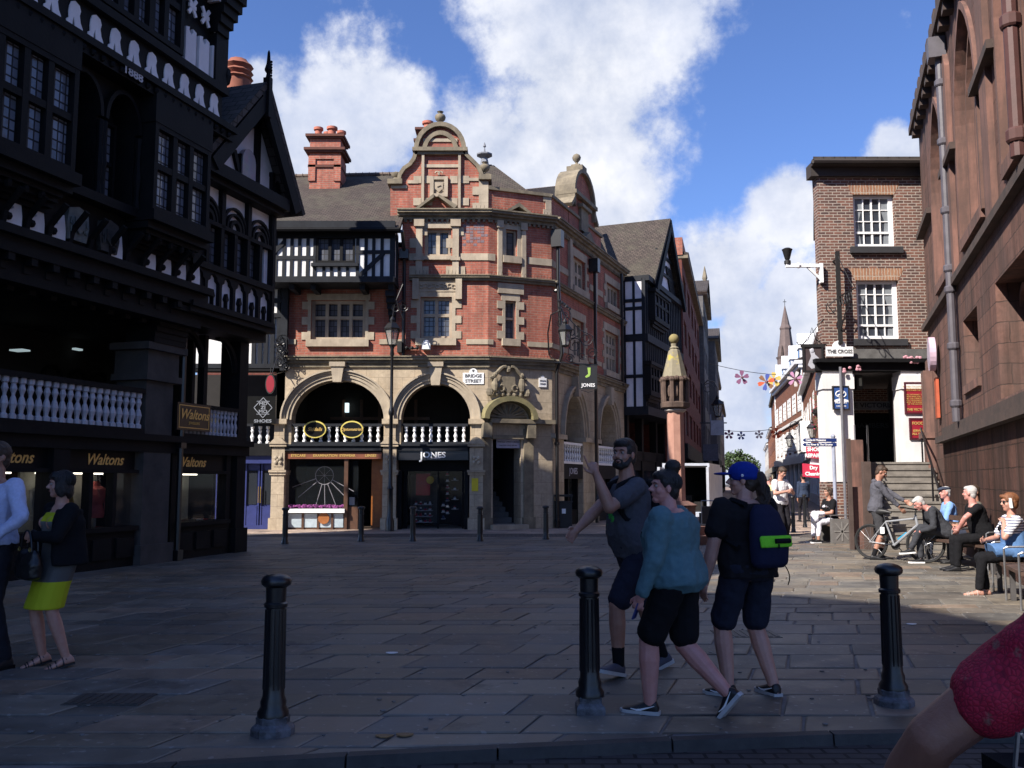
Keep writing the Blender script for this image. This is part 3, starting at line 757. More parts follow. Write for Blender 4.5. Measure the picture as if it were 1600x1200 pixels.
mb = MB(FM); mb2 = MB(FM); R2 = random.Random(8)
for x0, x1, ys in ((647, 676, (788, 797, 806, 815)), (697, 702, (742, 752, 762, 772, 782, 792, 802)), (690, 696, (790, 800, 810)), (706, 716, (750, 765, 780, 795))):
    for y in ys:
        u0, u1 = FM.U(x0, y, -1.2), FM.U(x1, y, -1.2); z = FM.Z(680, y, -1.2); mb.box(u0, u1, z - .02, z, -1.4, -1.0)
        k = max(1, int((u1 - u0) / .13))
        for i in range(k):
            uu = u0 + (i + .5) * (u1 - u0) / k; mb2.box(uu - .035, uu + .035, z, z + .05, -1.2, -1.02, R2.randrange(3)); mb2.box(uu - .03, uu + .02, z + .05, z + .09, -1.2, -1.12, R2.randrange(3))
mb.build('shoe_shelf', GPT, main); mb2.build('display_shoes', [WPT, CRIM, BLUEP], main)
mb = MB(FM); mb.box(g2[0] + .2, FM.U(678), .1, zt - .1, -1.9, -1.85); mb.build('shop_back_panel', plain('shop_panel', (.16, .14, .13), .7), main)
# yellow notice on pier and street name plate
u, z = FM.uz(742, 757, .2); mb = MB(FM); mb.box(u - .1, u + .1, z - .2, z + .19, .16, .19); props(mb.build('notice', plain('notice_yellow', (.75, .6, .02), .6), None), 'small yellow notice fixed to the stone pier between shoe shop and stair doorway', 'notice')
sg = thing('street_sign', 'white street name plate reading BRIDGE STREET on the buff stone wall', 'sign', FM.P(FM.U(739, 598), FM.Z(739, 600), .02))
u, z = FM.uz(739.5, 590.5, .02); mb = MB(FM); w_ = .325; mb.box(u - w_, u + w_, z - .19, z + .16, .004, .03); mb.prism(arch_pts(u, z + .16, .13, .14, 10), .004, .03); mb.build('plate', WPT, sg)
text('BRIDGE', FM, u, z + .06, .031, .14, plain('sign_grey', (.12, .12, .12), .5), sg, bold=.004, sx=1.1); text('STREET', FM, u, z - .1, .031, .14, MATS['sign_grey'], sg, bold=.004, sx=1.1)
mb = MB(FM); mb.prism([(u - .035, z + .26), (u - .035, z + .21), (u, z + .17), (u + .035, z + .21), (u + .035, z + .26)], .03, .036); mb.build('shield', MATS['sign_grey'], sg)

# ---- chamfered corner
mb = MB(FC)
wc1 = FC.R(789, 470, 806, 530); wc2 = FC.R(790, 359, 808, 401)
wall_cells(mb, 0, cL, zAsh, zTop, -.4, 0, [wc1, wc2]); zPar = FC.Z(810, 302)
mb.box(0, cL, zTop, zPar, -.35, -.02); mb.build('brick_wall', RED, main)
window(main, FC, *wc1, -.1, 1, [.55], STN, GLZB, outer=.05, bar=.07); window(main, FC, *wc2, -.1, 1, [], STN, GLZ, outer=.06)
mb = MB(FC); surround(mb, wc1, .13, head=.2); surround(mb, wc2, .13, head=.2, q=False)
mb.box(0, wc1[0] - .4, zBand1 - .08, zBand1 + .08, 0, .035); mb.box(wc1[1] + .4, cL, zBand1 - .08, zBand1 + .08, 0, .035)
mb.box(0, wc2[0] - .36, zBand - .1, zBand + .12, 0, .034); mb.box(wc2[1] + .36, cL, zBand - .1, zBand + .12, 0, .034)
for s_ in (wc2[0] - .28, wc2[1] + .14): mb.box(s_, s_ + .14, zStr, zTop - .3, 0, .08); mb.box(s_ - .04, s_ + .18, zTop - .35, zTop - .12, 0, .12)
mb.box(wc1[0] - .25, wc1[1] + .25, zStr - .42, zStr - .1, 0, .06)
quoins(mb, cL, -1, zTop + .18, zPar, .28, .2, .26, -.02, .012)
mb.build('stone_dressing', STN, main)
mb = MB(FC); cornice(mb, FC, 0, cL + .1, zTop, CS, (-.2, -.12, .09)); cornice(mb, FC, 0, cL + .05, zStr, [(-.06, .02, .1), (.02, .08, .17), (.08, .11, .2)])
cornice(mb, FC, 0, cL + .05, zAsh, [(-.22, -.1, .06), (-.1, .0, .12), (.0, .08, .2), (.08, .12, .24)])
mb.box(0, cL, zPar, zPar + .1, -.4, .06); u = FC.U(806, 330); z = zTop + .17
mb.prism([(u - .45, z), (u, z + .3), (u + .45, z), (u + .3, z), (u, z + .17), (u - .3, z)], 0, .3)
mb.build('cornice', DSTN, main)
# doorway
d0, d1, dz0, dz1 = FC.R(770, 686, 814, 825); dz0 = 0
zI = FC.Z(800, 657); mb = MB(FC)
mb.box(0, d0, 0, zI - .1, -.6, 0); mb.box(d1, cL, 0, zI - .1, -.6, 0); mb.box(d0, d1, dz1, zI - .1, -.6, 0)
mb.box(0, cL, zI - .1, zAsh, -.6, -.001); mb.build('doorway_wall', ASH, main)
mb = MB(FC); du, dw = (d0 + d1) / 2, (d1 - d0) / 2
for s_ in (-1, 1):
    mb.box(du + s_ * (dw + .24) - .2, du + s_ * (dw + .24) + .2, 0, .35, 0, .12); mb.box(du + s_ * (dw + .24) - .16, du + s_ * (dw + .24) + .16, .35, zI - .25, 0, .07)
    mb.box(du + s_ * (dw + .26) - .14, du + s_ * (dw + .26) + .14, zI - .55, zI - .1, .07, .28)
mb.box(0.02, cL - .02, zI - .1, zI + .03, 0, .3); mb.box(d0 - .05, d1 + .05, dz1, dz1 + .12, 0, .12)
mb.build('door_surround', DSTN, main)
mb = MB(FC); rxx = dw + .42; mb.strip(arch_pts(du, zI + .03, rxx, FC.Z(800, 622) - zI, 16), .16, 0, .42); mb.build('hood', plain('mossy_stone', (.26, .22, .1), .9, (.12, .11, .06), 3, .4), main)
mb = MB(FC)
for i in range(9):
    t = pi * (i + .5) / 9; mb.tube([(du, zI + .08, .05), (du + (rxx - .25) * cos(t), zI + .05 + (FC.Z(800, 622) - zI - .25) * sin(t), .05)], [.03, .06], 5)
# broken pediment crest above the hood
zk = FC.Z(800, 620)
for s_ in (-1, 1):
    mb.tube([(du + s_ * (.62 - .09 * k), zk + .55 + .32 * (1 - cos(k * .55)) * .6, .12) for k in range(7)], .06, 6)
    mb.ell((du + s_ * .45, zk + .35, .12), (.11, .08, .26), 8); mb.ell((du + s_ * .45, zk + .66, .14), (.08, .07, .09), 8); mb.ell((du + s_ * .62, zk + .12, .12), (.12, .06, .14), 8)
    mb.tube([(du + s_ * (.22 + .09 * cos(k * .7)), zk + .25 + .1 * sin(k * .7), .12) for k in range(9)], .03, 5)
mb.prism([(du - .22, zk + .62), (du - .24, zk + .28), (du, zk + .08), (du + .24, zk + .28), (du + .22, zk + .62)], 0, .12); mb.ell((du, zk + .85, .1), (.1, .08, .12), 8)
for i in range(7): mb.ell((du - .6 + i * .2, zk + .06, .08), (.09, .05, .07), 6)
mb.build('carved_crest', DSTN, main)
mb = MB(FC)
for i in range(11): mb.box(d0, d1, .16 * i, .16 * (i + 1), -.5 - .28 * (i + 1), -.5 - .28 * i)
mb.build('stair', GREY, main)
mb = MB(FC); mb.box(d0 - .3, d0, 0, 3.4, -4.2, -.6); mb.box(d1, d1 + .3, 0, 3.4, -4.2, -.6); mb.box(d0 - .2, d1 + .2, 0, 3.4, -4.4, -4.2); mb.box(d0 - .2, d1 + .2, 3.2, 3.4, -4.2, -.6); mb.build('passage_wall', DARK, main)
mb = MB(FC); mb.box(d0 - .12, d1 + .12, 0, .14, -.4, .35); mb.build('doorstep', STN, main)
mb = MB(FC); u0, u1, z0, z1 = FC.R(777, 686, 813, 700, .0); mb.box(u0, u1, z0, z1, -.1, -.06); sg = props(mb.build('passage_sign', plain('sign_lilac', (.52, .5, .62), .5), None), 'pale board reading Bridge Street Row above the stair doorway', 'sign')
text('BRIDGE STREET ROW', FC, (u0 + u1) / 2, z1 - .09, -.06, .075, MATS['sign_grey'], sg); text('GALLERY AND SHOPS', FC, (u0 + u1) / 2, z1 - .2, -.06, .06, MATS['sign_grey'], sg)
sg = thing('street_sign', 'small white street name plate on the curved stone corner past the carved crest', 'sign', FC.P(FC.U(848, 600), FC.Z(848, 605), .02))
u, z = FC.uz(848, 597, .02); u = min(u, cL - .12); mb = MB(FC); mb.box(u - .13, u + .13, z - .16, z + .13, .004, .03); mb.prism(arch_pts(u, z + .13, .06, .08, 8), .004, .03); mb.build('plate', WPT, sg)
text('BRIDGE', FC, u, z + .04, .031, .06, MATS['sign_grey'], sg); text('STREET', FC, u, z - .06, .031, .06, MATS['sign_grey'], sg)

# ---- long side along the street
ws = [FS.R(895, 405, 914, 452), FS.R(945, 520, 966, 582), FS.R(947, 447, 968, 480), FS.R(893, 500, 912, 560)]
mb = MB(FS); wall_cells(mb, 0, sL, zAsh, zTop, -.4, 0, ws); 
uPe = FS.U(940, 420); mb.box(0, uPe, zTop, zPar, -.35, -.02); mb.build('brick_wall', RED, main)
for h, c, r in zip(ws, (3, 4, 4, 3), ([.5], [.4, .72], [], [.55])): window(main, FS, *h, -.1, c, r, STN, GLZ, outer=.12, bar=.14)
mb = MB(FS)
for h in ws: surround(mb, h, .2, head=.28)
for z, t in ((zBand1, .08), (zBand, .11)):
    last = 0
    for h in sorted(ws): 
        if h[2] - .4 < z < h[3] + .4: mb.box(last, h[0] - .5, z - t, z + t, 0, .035) if h[0] - .5 > last else None; last = h[1] + .5
    mb.box(last, sL, z - t, z + t, 0, .034)
ga, gb = FS.U(884, 400), FS.U(932, 440)
for u in (ga + .2, gb - .4): mb.box(u, u + .25, zStr, zTop + .0, 0, .1)
mb.build('stone_dressing', STN, main)
mb = MB(FS); cornice(mb, FS, -.05, sL, zTop, CS, (-.2, -.12, .09)); cornice(mb, FS, 0, sL, zStr, [(-.06, .02, .1), (.02, .08, .17), (.08, .11, .2)])
cornice(mb, FS, 0, sL, zAsh, [(-.22, -.1, .06), (-.1, .0, .12), (.0, .08, .2), (.08, .12, .24)])
mb.box(0, uPe, zPar, zPar + .1, -.4, .06); mb.build('cornice', DSTN, main)
# side gable with round head
q = lambda x, y: FS.uz(x, y)
gu0, gu1 = FS.U(889, 330), FS.U(929, 340)
gz1 = FS.Z(908, 313); gcu = (gu0 + gu1) / 2; grx = (gu1 - gu0) / 2 * .74; grz = FS.Z(908, 272) - gz1
gp = [(gu1, zTop), (gu1, zPar + .2), (gu1 - .3, zPar + .5), (gcu + grx, gz1 - .5)] + arch_pts(gcu, gz1, grx, grz, 12) + [(gcu - grx, gz1 - .5), (gu0 + .3, zPar + .5), (gu0, zPar + .2), (gu0, zTop)]
mb = MB(FS); mb.prism(gp, -.55, .0); mb.build('gable_wall', RED, main)
mb = MB(FS); mb.strip(gp[1:-1], -.14, -.6, .14); mb.box(gcu - grx - .15, gcu + grx + .15, gz1 - .06, gz1 + .08, -.55, .2)
mb.box(gcu - .4, gcu + .4, zTop + .5, zTop + 1.3, 0, .1); mb.box(gcu - .55, gcu + .55, zTop + 1.3, zTop + 1.42, 0, .2)
mb.box(gcu - .25, gcu + .25, gz1 + grz, gz1 + grz + .3, -.5, .1); mb.prism([(gcu - .6, zTop + .17), (gcu, zTop + .5), (gcu + .6, zTop + .17)], 0, .3)
mb.build('gable_coping', DSTN, main)
finial(FS, gcu, -.2, gz1 + grz + .25, .8, [(.08, 0), (.06, .12), (.17, .25), (.2, .36), (.15, .47), (.03, .54)])
# side arcade
zSs = FS.Z(905, 688); mbA = MB(FS); mbM = MB(FS)
ar = [(FS.U(881, 680), FS.U(911, 680), 618), (FS.U(935, 680), FS.U(962, 680), 631)]
b0 = 0; mids = [(ar[0][1] + ar[1][0]) / 2, sL]
zI2 = FS.Z(905, 683); pr0 = 0
for (a, c, yt), e in zip(ar, mids):
    uc, rx = (a + c) / 2, (c - a) / 2; rz = FS.uz(0, 0)[0] * 0 + (FS.Z((881 + 911) / 2 if yt == 618 else 948, yt) - zI2)
    arch_wall(mbA, pr0, e, zI2, zAsh, uc, rx, rz, -.6, -.002)
    for o_, w_, p_ in ((0, .12, .05), (.12, .12, .1), (.24, .08, .16)): mbM.strip(arch_pts(uc, zI2, rx + o_, rz + o_, 20), -w_, -.05, p_)
    mbM.prism([(uc - .14, zI2 + rz - .05), (uc + .14, zI2 + rz - .05), (uc + .2, zAsh - .22), (uc - .2, zAsh - .22)], -.05, .24)
    pr0 = e
for a, c in ((0, ar[0][0]), (ar[0][1], ar[1][0]), (ar[1][1], sL)): mbA.box(a, c, 0, zI2, -.6, 0); mbM.box(a - .03, c + .03, zI2 - .15, zI2 + .0, -.5, .12)
mbA.build('arcade_wall', ASH, main); mbM.build('arch_moulding', STN, main)
sb0, sb1 = FS.Z(900, 725), FS.Z(900, 692)
for a, c, _ in ar:
    balustrade(main, FS, a, c, sb0, sb1, -.1, .24, WPT, WPT, rail=.08, seg=6)
mb = MB(FS)
for a, c, _ in ar:
    mb.box(a, c, sb0 - .5, sb0, -.3, -.02); mb.box(a, c, 0, .5, -.4, -.2); mb.box(a, a + .1, .5, sb0 - .5, -.4, -.2); mb.box(c - .1, c, .5, sb0 - .5, -.4, -.2); mb.box((a + c) / 2 - .05, (a + c) / 2 + .05, .5, sb0 - .5, -.4, -.2)
mb.build('side_shopfront', BLK, main)
text('JONES', FS, (ar[0][0] + ar[0][1]) / 2, sb0 - .25, -.02, .3, GPT, main)
mb = MB(FS)
for a, c, _ in ar: mb.box(a, c, .5, sb0 - .5, -.35, -.33)
mb.build('shop_pane', SHOPG, main)
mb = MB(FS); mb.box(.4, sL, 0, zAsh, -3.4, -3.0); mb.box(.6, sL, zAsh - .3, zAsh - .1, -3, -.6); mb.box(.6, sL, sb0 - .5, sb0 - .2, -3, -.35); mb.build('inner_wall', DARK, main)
u, z = FS.uz(897, 705, -1.0); mb = MB(FS); mb.box(u - .05, u + .05, z + 1.2, z + 1.35, -1.05, -.95); mb.build('gallery_lamp', emit('warm_lamp', (1, .8, .5), 2), main)
# ---- roofs
mb = MB()
def sheet(mb, pts, t=.12):
    P0 = [V(p) for p in pts]; n = (P0[1] - P0[0]).cross(P0[2] - P0[0]).normalized() * t; k = len(P0)
    mb.add([tuple(p) for p in P0] + [tuple(p - n) for p in P0], [tuple(range(k)), tuple(reversed(range(k, 2 * k)))] + [(i, i + k, (i + 1) % k + k, (i + 1) % k) for i in range(k)])
zE = FM.Z(540, 357, 1.0)
eL, eR, rL, rR = FM.P(FM.U(380, 356, 1.1), zE, 1.1), FM.P(FM.U(625, 352, 1.1), zE, 1.1), at(370, 278, 33.5), at(640, 272, 33.5)
sheet(mb, [eL, eR, FM.P(FM.U(626), zE, -.3) + V((0, 0, .9)), rR + V((1.5, 0, 0)), rL])
sheet(mb, [at(745, 262, 33), at(768, 262, 33), at(822, 303, 30.4), at(700, 330, 29.2)]); sheet(mb, [at(768, 262, 33), at(840, 320, 40), at(822, 303, 30.4)])
sheet(mb, [at(815, 300, 31.2), at(892, 291, 39.5), at(960, 430, 37.4), at(868, 345, 31.2)])
mb.build('roof', ROOF, main)
mb = MB(); k = 26
for i in range(k):
    p = rL.lerp(rR, i / k); q_ = rL.lerp(rR, (i + .96) / k); mb.tube([tuple(p), tuple(p.lerp(q_, .9)), tuple(q_)], [.09, .09, .12], 6)
a_, b_ = at(768, 262, 33), at(822, 303, 30.4)
for i in range(14): p = a_.lerp(b_, i / 14); q_ = a_.lerp(b_, (i + .96) / 14); mb.tube([tuple(p), tuple(q_)], [.07, .1], 6)
a_, b_ = at(815, 300, 31.2), at(892, 291, 39.5)
for i in range(18): p = a_.lerp(b_, i / 18); q_ = a_.lerp(b_, (i + .96) / 18); mb.tube([tuple(p), tuple(q_)], [.07, .1], 6)
mb.build('ridge_tiles', RIDG, main)
mb = MB(); c0 = at(757, 262, 32.8); z0_ = c0.z   # lead lantern on the hip
mb.lathe((c0.x, c0.y), [(.32, z0_ - .3), (.2, z0_), (.12, z0_ + .35), (.3, z0_ + .45), (.3, z0_ + .5), (.04, z0_ + .55), (.02, z0_ + .75), (.06, z0_ + .8), (.01, z0_ + .95)], 8)
mb.build('roof_lantern', LEAD, main)
# rear bulk so light does not leak
mb = MB(FM); mb.box(uL - 4, uR + 2.0, 0, zTop - .5, -9, -3.7); mb.build('rear_wall', DRED, main)
# ---- chimneys
def chimney(x0, x1, ytop, ybot, Y, dep, pots):
    a, c = at(x0, ybot, Y), at(x1, ybot, Y); zt = at((x0 + x1) / 2, ytop, Y).z; zb = a.z - .8; w = c.x - a.x
    f2 = Fr((a.x, Y), (1, .0)); mb = MB(f2); h = zt - a.z
    mb.box(0, w, zb, zt - .12, -dep, 0); 
    mb.box(-.03, w * .2, a.z, a.z + h * .55, -dep, .05); mb.box(w * .8, w + .03, a.z, a.z + h * .55, -dep, .05); mb.box(w * .2, w * .8, a.z + h * .48, a.z + h * .55, 0, .05)
    ch = mb.build('chimney', RED, main); mb = MB(f2)
    for t, p in ((.30, .05), (.62, .12), (.66, .18), (.93, .08), (.965, .14)): mb.box(-p, w + p, a.z + h * t, a.z + h * t + .09, -dep - p, p)
    mb.build('chimney_band', plain('sooty_brick', (.13, .05, .035), .9), ch)
    for i, (fx, fy, s) in enumerate(pots):
        mb = MB(f2); mb.lathe((w * fx, -dep * fy), [(.15 * s, zt - .05), (.13 * s, zt + .1), (.12 * s, zt + .3), (.17 * s, zt + .33), (.17 * s, zt + .42), (.12 * s, zt + .43)], 10); mb.build('chimney_pot', plain('terracotta', (.5, .16, .1), .8), ch, True)
    return zt
chimney(483, 531, 212, 283, 31.8, 1.0, ((.2, .35, 1), (.42, .8, .9), (.66, .3, 1.15), (.9, .7, 1)))
chimney(654, 682, 202, 262, 33.5, .9, ((.45, .4, 1.3), (.8, .6, 1)))

# ---- jettied timber bay on the left of the front
tb = thing('timber_bay_house', 'black and white timbered jettied floor under brown tiles beside the red gable', 'building', FM.P(FM.U(520), 0, .5))
nJ = .95; jl, jr = FM.U(395, 400, nJ), FM.U(616, 400, nJ); z0, z1 = FM.Z(540, 436, nJ), FM.Z(540, 362, nJ)
wj = FM.R(494, 369, 555, 411, nJ)
mb = MB(FM); wall_cells(mb, jl, jr, z0, z1 + .15, nJ - .25, nJ, [wj]); mb.box(jr - .2, jr, z0, z1 + .15, 0, nJ - .25)
mb.box(jl, jr - .25, z0 - .02, z0 + .1, -.3, nJ - .25); mb.build('plaster_wall', WHT, tb)
mb = MB(FM); nn = nJ + .03
def zj(y): return FM.Z(540, y, nJ)
mb.box(jl, jr + .03, z0 - .12, z0 + .06, 0, nn + .1); mb.box(jl, jr + .03, z1 + .05, z1 + .3, nJ - .02, nn + .12)
zm_ = zj(403); xs_ = [418, 431, 444, 456, 468, 481, 492]
for x in xs_: u = FM.U(x, 400, nJ); mb.box(u - .05, u + .05, z0 + .06, z1 + .05, nJ - .01, nn)
mb.box(jl, wj[0] - .02, zm_ - .06, zm_ + .06, nJ - .01, nn + .006)
for x in (559, 572, 584, 597): u = FM.U(x, 400, nJ); mb.box(u - .05, u + .05, z0 + .06, z1 + .05, nJ - .01, nn)
mb.box(jr - .13, jr + .03, z0 + .06, z1 + .05, nJ - .01, nn + .01); mb.box(wj[1] + .02, jr, zj(394) - .055, zj(394) + .055, nJ - .01, nn + .006)
zw = zj(412)
for x in (506, 518, 530, 543): u = FM.U(x, 425, nJ); mb.box(u - .045, u + .045, z0 + .06, zw, nJ - .01, nn)
mb.box(wj[0] - .12, wj[1] + .12, zw - .1, zw, nJ - .01, nn + .1)
a = FM.uz(562, 431, nJ); c = FM.uz(600, 396, nJ); mb.obox(FM.P(a[0], a[1], nJ + .02), FM.P(c[0], c[1], nJ + .02) - FM.P(a[0], a[1], nJ + .02), .07, .12)
a = FM.uz(417, 407, nJ); c = FM.uz(445, 378, nJ); mb.obox(FM.P(a[0], a[1], nJ + .02), FM.P(c[0], c[1], nJ + .02) - FM.P(a[0], a[1], nJ + .02), .07, .12)
for n_ in (.25, .55): mb.box(jr - .01, jr + .03, z0, z1 + .05, n_ - .06, n_ + .06)
for x in (455, 488, 565, 610): u = FM.U(x, 443, nJ); mb.prism([(u - .08, z0 - .12), (u + .08, z0 - .12), (u + .08, z0 - .3), (u - .08, z0 - .3)], .0, nJ - .1)
u = FM.U(612, 460, .3)
for k_ in range(5): mb.box(u - .14 + .01 * k_, u + .14 - .01 * k_, z0 - .3 - .17 * (k_ + 1), z0 - .3 - .17 * k_, 0, .75 - .16 * k_)
mb.build('timber_frame', TIM, tb)
window(tb, FM, wj[0], wj[1], wj[2], wj[3], nJ + .03, 3, [], BLK, GLZB, outer=.07, bar=.09)
mb = MB(FM); mb.box(jl - .3, FM.U(625, 352, 1.2), zE - .12, zE - .02, .9, 1.22); mb.tube([(jl - .3, zE - .1, 1.25), (FM.U(624, 352, 1.2), zE - .1, 1.25)], .06, 6); mb.box(jl, jr, zE - .3, zE - .1, 0, 1.0); mb.build('gutter', BLK, tb)
mb = MB(FM); u = FM.U(632, 380, .15); mb.tube([(jr + .25, zE - .1, 1.1), (u, zE - .55, .18), (u, zE - .9, .12), (u, zAsh + .1, .12)], .055, 8); mb.box(u - .14, u + .14, zE - .75, zE - .45, .02, .32); mb.build('downpipe', IRON, tb)
# lower left: shop with blue front behind the dark building
lb = thing('timbered_shop', 'narrow timbered shop with navy doors beneath the black shoes board', 'building', FM.P(FM.U(405), 0, -.5))
lu0, lu1 = FM.U(330, 700), FM.U(425, 700); mb = MB(FM)
zz = lambda y: FM.Z(405, y)
mb.box(lu0 - 2, FM.U(443, 500), zz(572), zz(447), -.4, -.02); mb.build('plaster_wall', WHT, lb)
mb = MB(FM)
for x in (398, 408, 417, 427, 437): u = FM.U(x, 500); mb.box(u - .06, u + .06, zz(570), zz(497), -.02, .05)
for y in (446, 470, 493, 572): mb.box(lu0 - 2, FM.U(443, 500) + .02, zz(y) - .07, zz(y) + .07, -.02, .07)
u = FM.U(446, 520); mb.box(u - .1, u + .1, zz(580), zz(445), 0, .2)
for x in (421, 436): u = FM.U(x, 480); mb.box(u - .05, u + .05, zz(492), zz(448), -.02, .05)
mb.build('timber_frame', TIM, lb)
mb = MB(FM); mb.box(lu0 - 2, lu1, zz(712), zz(694), -.4, .1); mb.box(lu0 - 2, lu1, zz(580), zz(572), -.4, .05); mb.build('beam', BLK, lb)
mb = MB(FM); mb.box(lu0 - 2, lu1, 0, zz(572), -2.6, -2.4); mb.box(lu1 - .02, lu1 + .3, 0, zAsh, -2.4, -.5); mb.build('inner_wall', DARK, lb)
balustrade(lb, FM, FM.U(352, 680), lu1 - .02, zB, zR, .0, .245, WPT, TIM, rail=.08, w=.06)
mb = MB(FM); mb.box(lu0 - 2, lu1, zz(724), zz(712), -.3, -.0); mb.box(lu0 - 2, lu1, 0, zz(724), -.3, -.25)
for x in (360, 380, 402.5, 404.5, 424): u = FM.U(x, 770); mb.box(u - .04, u + .04, 0, zz(724), -.25, -.18)
mb.box(lu0 - 2, lu1, 0, .12, -.25, -.17); mb.box(FM.U(382), FM.U(401), .12, .7, -.25, -.2); mb.box(FM.U(406), FM.U(423), .12, .7, -.25, -.2)
mb.build('door', BLUEP, lb)
mb = MB(FM); mb.box(FM.U(384), FM.U(400), .75, zz(735), -.25, -.235); mb.box(FM.U(407), FM.U(422), .75, zz(735), -.25, -.235); mb.build('pane', PANE, lb)
mb = MB(FM)
for x in (402, 405.5): u = FM.U(x, 770); mb.tube([(u, .8, -.12), (u, 1.3, -.12)], .015, 6)
mb.build('door_handle', plain('brass', (.6, .42, .12), .3, metal=.8, bmp=0), lb)
sg = thing('shoe_shop_board', 'black board reading SHOES with a diamond emblem over the navy doors', 'sign', FM.P(FM.U(410, 650, .3), FM.Z(410, 662, .3), .3))
u0, u1, z0, z1 = FM.R(384, 619, 430, 662, .3); mb = MB(FM); mb.box(u0, u1, z0, z1 - .0, .24, .29); mb.build('board', plain('sign_black', (.008, .008, .008), .3), sg)
u, z = FM.uz(411, 637, .3); SG = plain('sign_silver', (.3, .32, .36), .5, bmp=0)
mb = MB(FM); dd = .31; pts = [(u, z + dd), (u + dd * .9, z), (u, z - dd), (u - dd * .9, z)]
for i in range(4): a, c = pts[i], pts[(i + 1) % 4]; mb.obox(FM.P(a[0], a[1], .3), FM.P(c[0], c[1], .3) - FM.P(a[0], a[1], .3), .01, .02)
mb.box(u - .2, u + .2, z + .19, z + .205, .29, .3); mb.box(u - .2, u + .2, z - .205, z - .19, .29, .3); mb.build('emblem', SG, sg)
for i, s_ in enumerate(('MD', 'ZI', 'MO')): text(s_, FM, u, z + .12 - .12 * i, .29, .14, SG, sg, bold=.003, sx=1.2)
text('SHOES', FM, u, FM.Z(411, 658, .3), .29, .13, SG, sg, bold=.003, sx=1.4)
# ------------------------------------------------------------------ dark timbered building on the left
FL = Fr(gnd(377, 862)[:2], (.291, .957))
def LP(u, z, n=0): return FL.P(u, z, n)
dk = thing('dark_timbered_building', 'tall black timbered building in shade with white carved panels dated 1888', 'building', LP(-6, 0, -3))
def poly(mb, pts, n0, n1): mb.prism(pts, n0, n1)
FARU = -20.6
# ground floor and posts
mb = MB(FL)
mb.box(-.28, .04, 0, 4.75, -.45, .02); mb.box(-.34, .10, 0, .5, -.5, .07)
mb.box(-2.35, -2.2, 0, 2.0, -.3, -.02)
for a, c in ((-5.35, -5.0), (-8.6, -8.2), (-12, -11.5)): mb.box(a, c, 0, 2.05, -.3, .04)
mb.box(-.55, -.4, 0, 2.0, -.25, -.05)
mb.box(FARU, .1, 2.0, 2.28, -.5, .06); mb.box(FARU, .12, 2.2, 2.32, -.5, .16)
# beams over the gallery
mb.box(FARU, -2.35, 4.35, 4.72, -.5, .5); mb.box(FARU, -2.4, 4.72, 5.0, -.3, .68); mb.box(FARU, -2.42, 4.95, 5.08, -.3, .8)
mb.box(-2.9, .0, 4.42, 4.7, -.4, .45); mb.box(-2.9, .02, 4.6, 4.74, -.3, .66)
mb.build('main_beam', BLK, dk)
mb = MB(FL)
for i in range(36):
    u = -3.2 - i * .42; 
    for k in range(4): mb.box(u - .06, u + .06, 4.72 - .11 * (k + 1), 4.72 - .11 * k, .0, .66 - .14 * k)
mb.build('carved_brackets', BLK, dk)
# stone pillar with big carved bracket
mb = MB(FL); mb.box(-3.25, -2.5, 0, 3.3, -.6, .05); mb.box(-3.32, -2.42, 0, .35, -.65, .12); mb.box(-3.36, -2.36, 3.3, 3.42, -.65, .14); mb.box(-3.3, -2.42, 3.42, 3.85, -.62, .1); mb.box(-3.42, -2.3, 3.85, 3.98, -.65, .2)
mb.build('stone_pillar', plain('sooty_stone', (.075, .065, .06), .9, (.04, .036, .034), 3, .5), dk)
mb = MB(FL)
for k in range(7):
    t = k / 7; mb.box(-3.3 + .0 * k, -2.42, 3.98 + .1 * k, 3.98 + .1 * (k + 1), -.4, .22 + .55 * t * t); mb.ell((-2.4, 4.03 + .1 * k, .15 + .5 * t * t), (.07, .07, .07), 6)
mb.build('pillar_bracket', BLK, dk)
mb = MB(FL); mb.tube([(-2.28, .0, .1), (-2.28, 5.0, .1)], .055, 8); mb.box(-2.36, -2.2, 2.1, 2.2, 0, .17); mb.box(-2.36, -2.2, 0, .2, .0, .18); mb.build('downpipe', IRON, dk)
# curved brace at the corner post
mb = MB(FL)
for s_, u_ in ((-1, -.28), (-1, -1.4)):
    mb.tube([(u_ + s_ * (.65 - .65 * cos(k * pi / 16)), 3.75 + .68 * sin(k * pi / 16), -.1) for k in range(9)], .07, 6)
mb.box(-1.42, -1.3, 2.3, 4.4, -.2, -.05)
mb.build('curved_brace', BLK, dk)
# balustrades
balustrade(dk, FL, -2.2, -.3, 2.32, 2.98, .0, .125, GPT, BLK, rail=.07, w=.045, seg=6)
balustrade(dk, FL, -11.5, -3.3, 2.32, 3.13, .0, .165, GPT, BLK, rail=.09, w=.062, seg=8)
# gallery interior
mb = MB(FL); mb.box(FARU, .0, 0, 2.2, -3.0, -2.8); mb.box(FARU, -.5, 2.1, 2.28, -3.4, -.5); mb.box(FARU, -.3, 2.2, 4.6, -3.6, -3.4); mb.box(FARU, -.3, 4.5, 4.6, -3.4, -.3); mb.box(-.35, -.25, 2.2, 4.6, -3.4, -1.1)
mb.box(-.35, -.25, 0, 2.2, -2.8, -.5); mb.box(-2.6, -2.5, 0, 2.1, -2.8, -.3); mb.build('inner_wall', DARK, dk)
mb = MB(FL)
for u in (-1.9, -1.2, -.55): mb.strip(arch_pts(u, 3.5, .24, .3, 10), -.06, -3.38, -3.3); mb.box(u - .3, u - .24, 2.3, 3.5, -3.38, -3.3); mb.box(u + .24, u + .3, 2.3, 3.5, -3.38, -3.3)
mb.build('gallery_arches', BLK, dk)
mb = MB(FL)
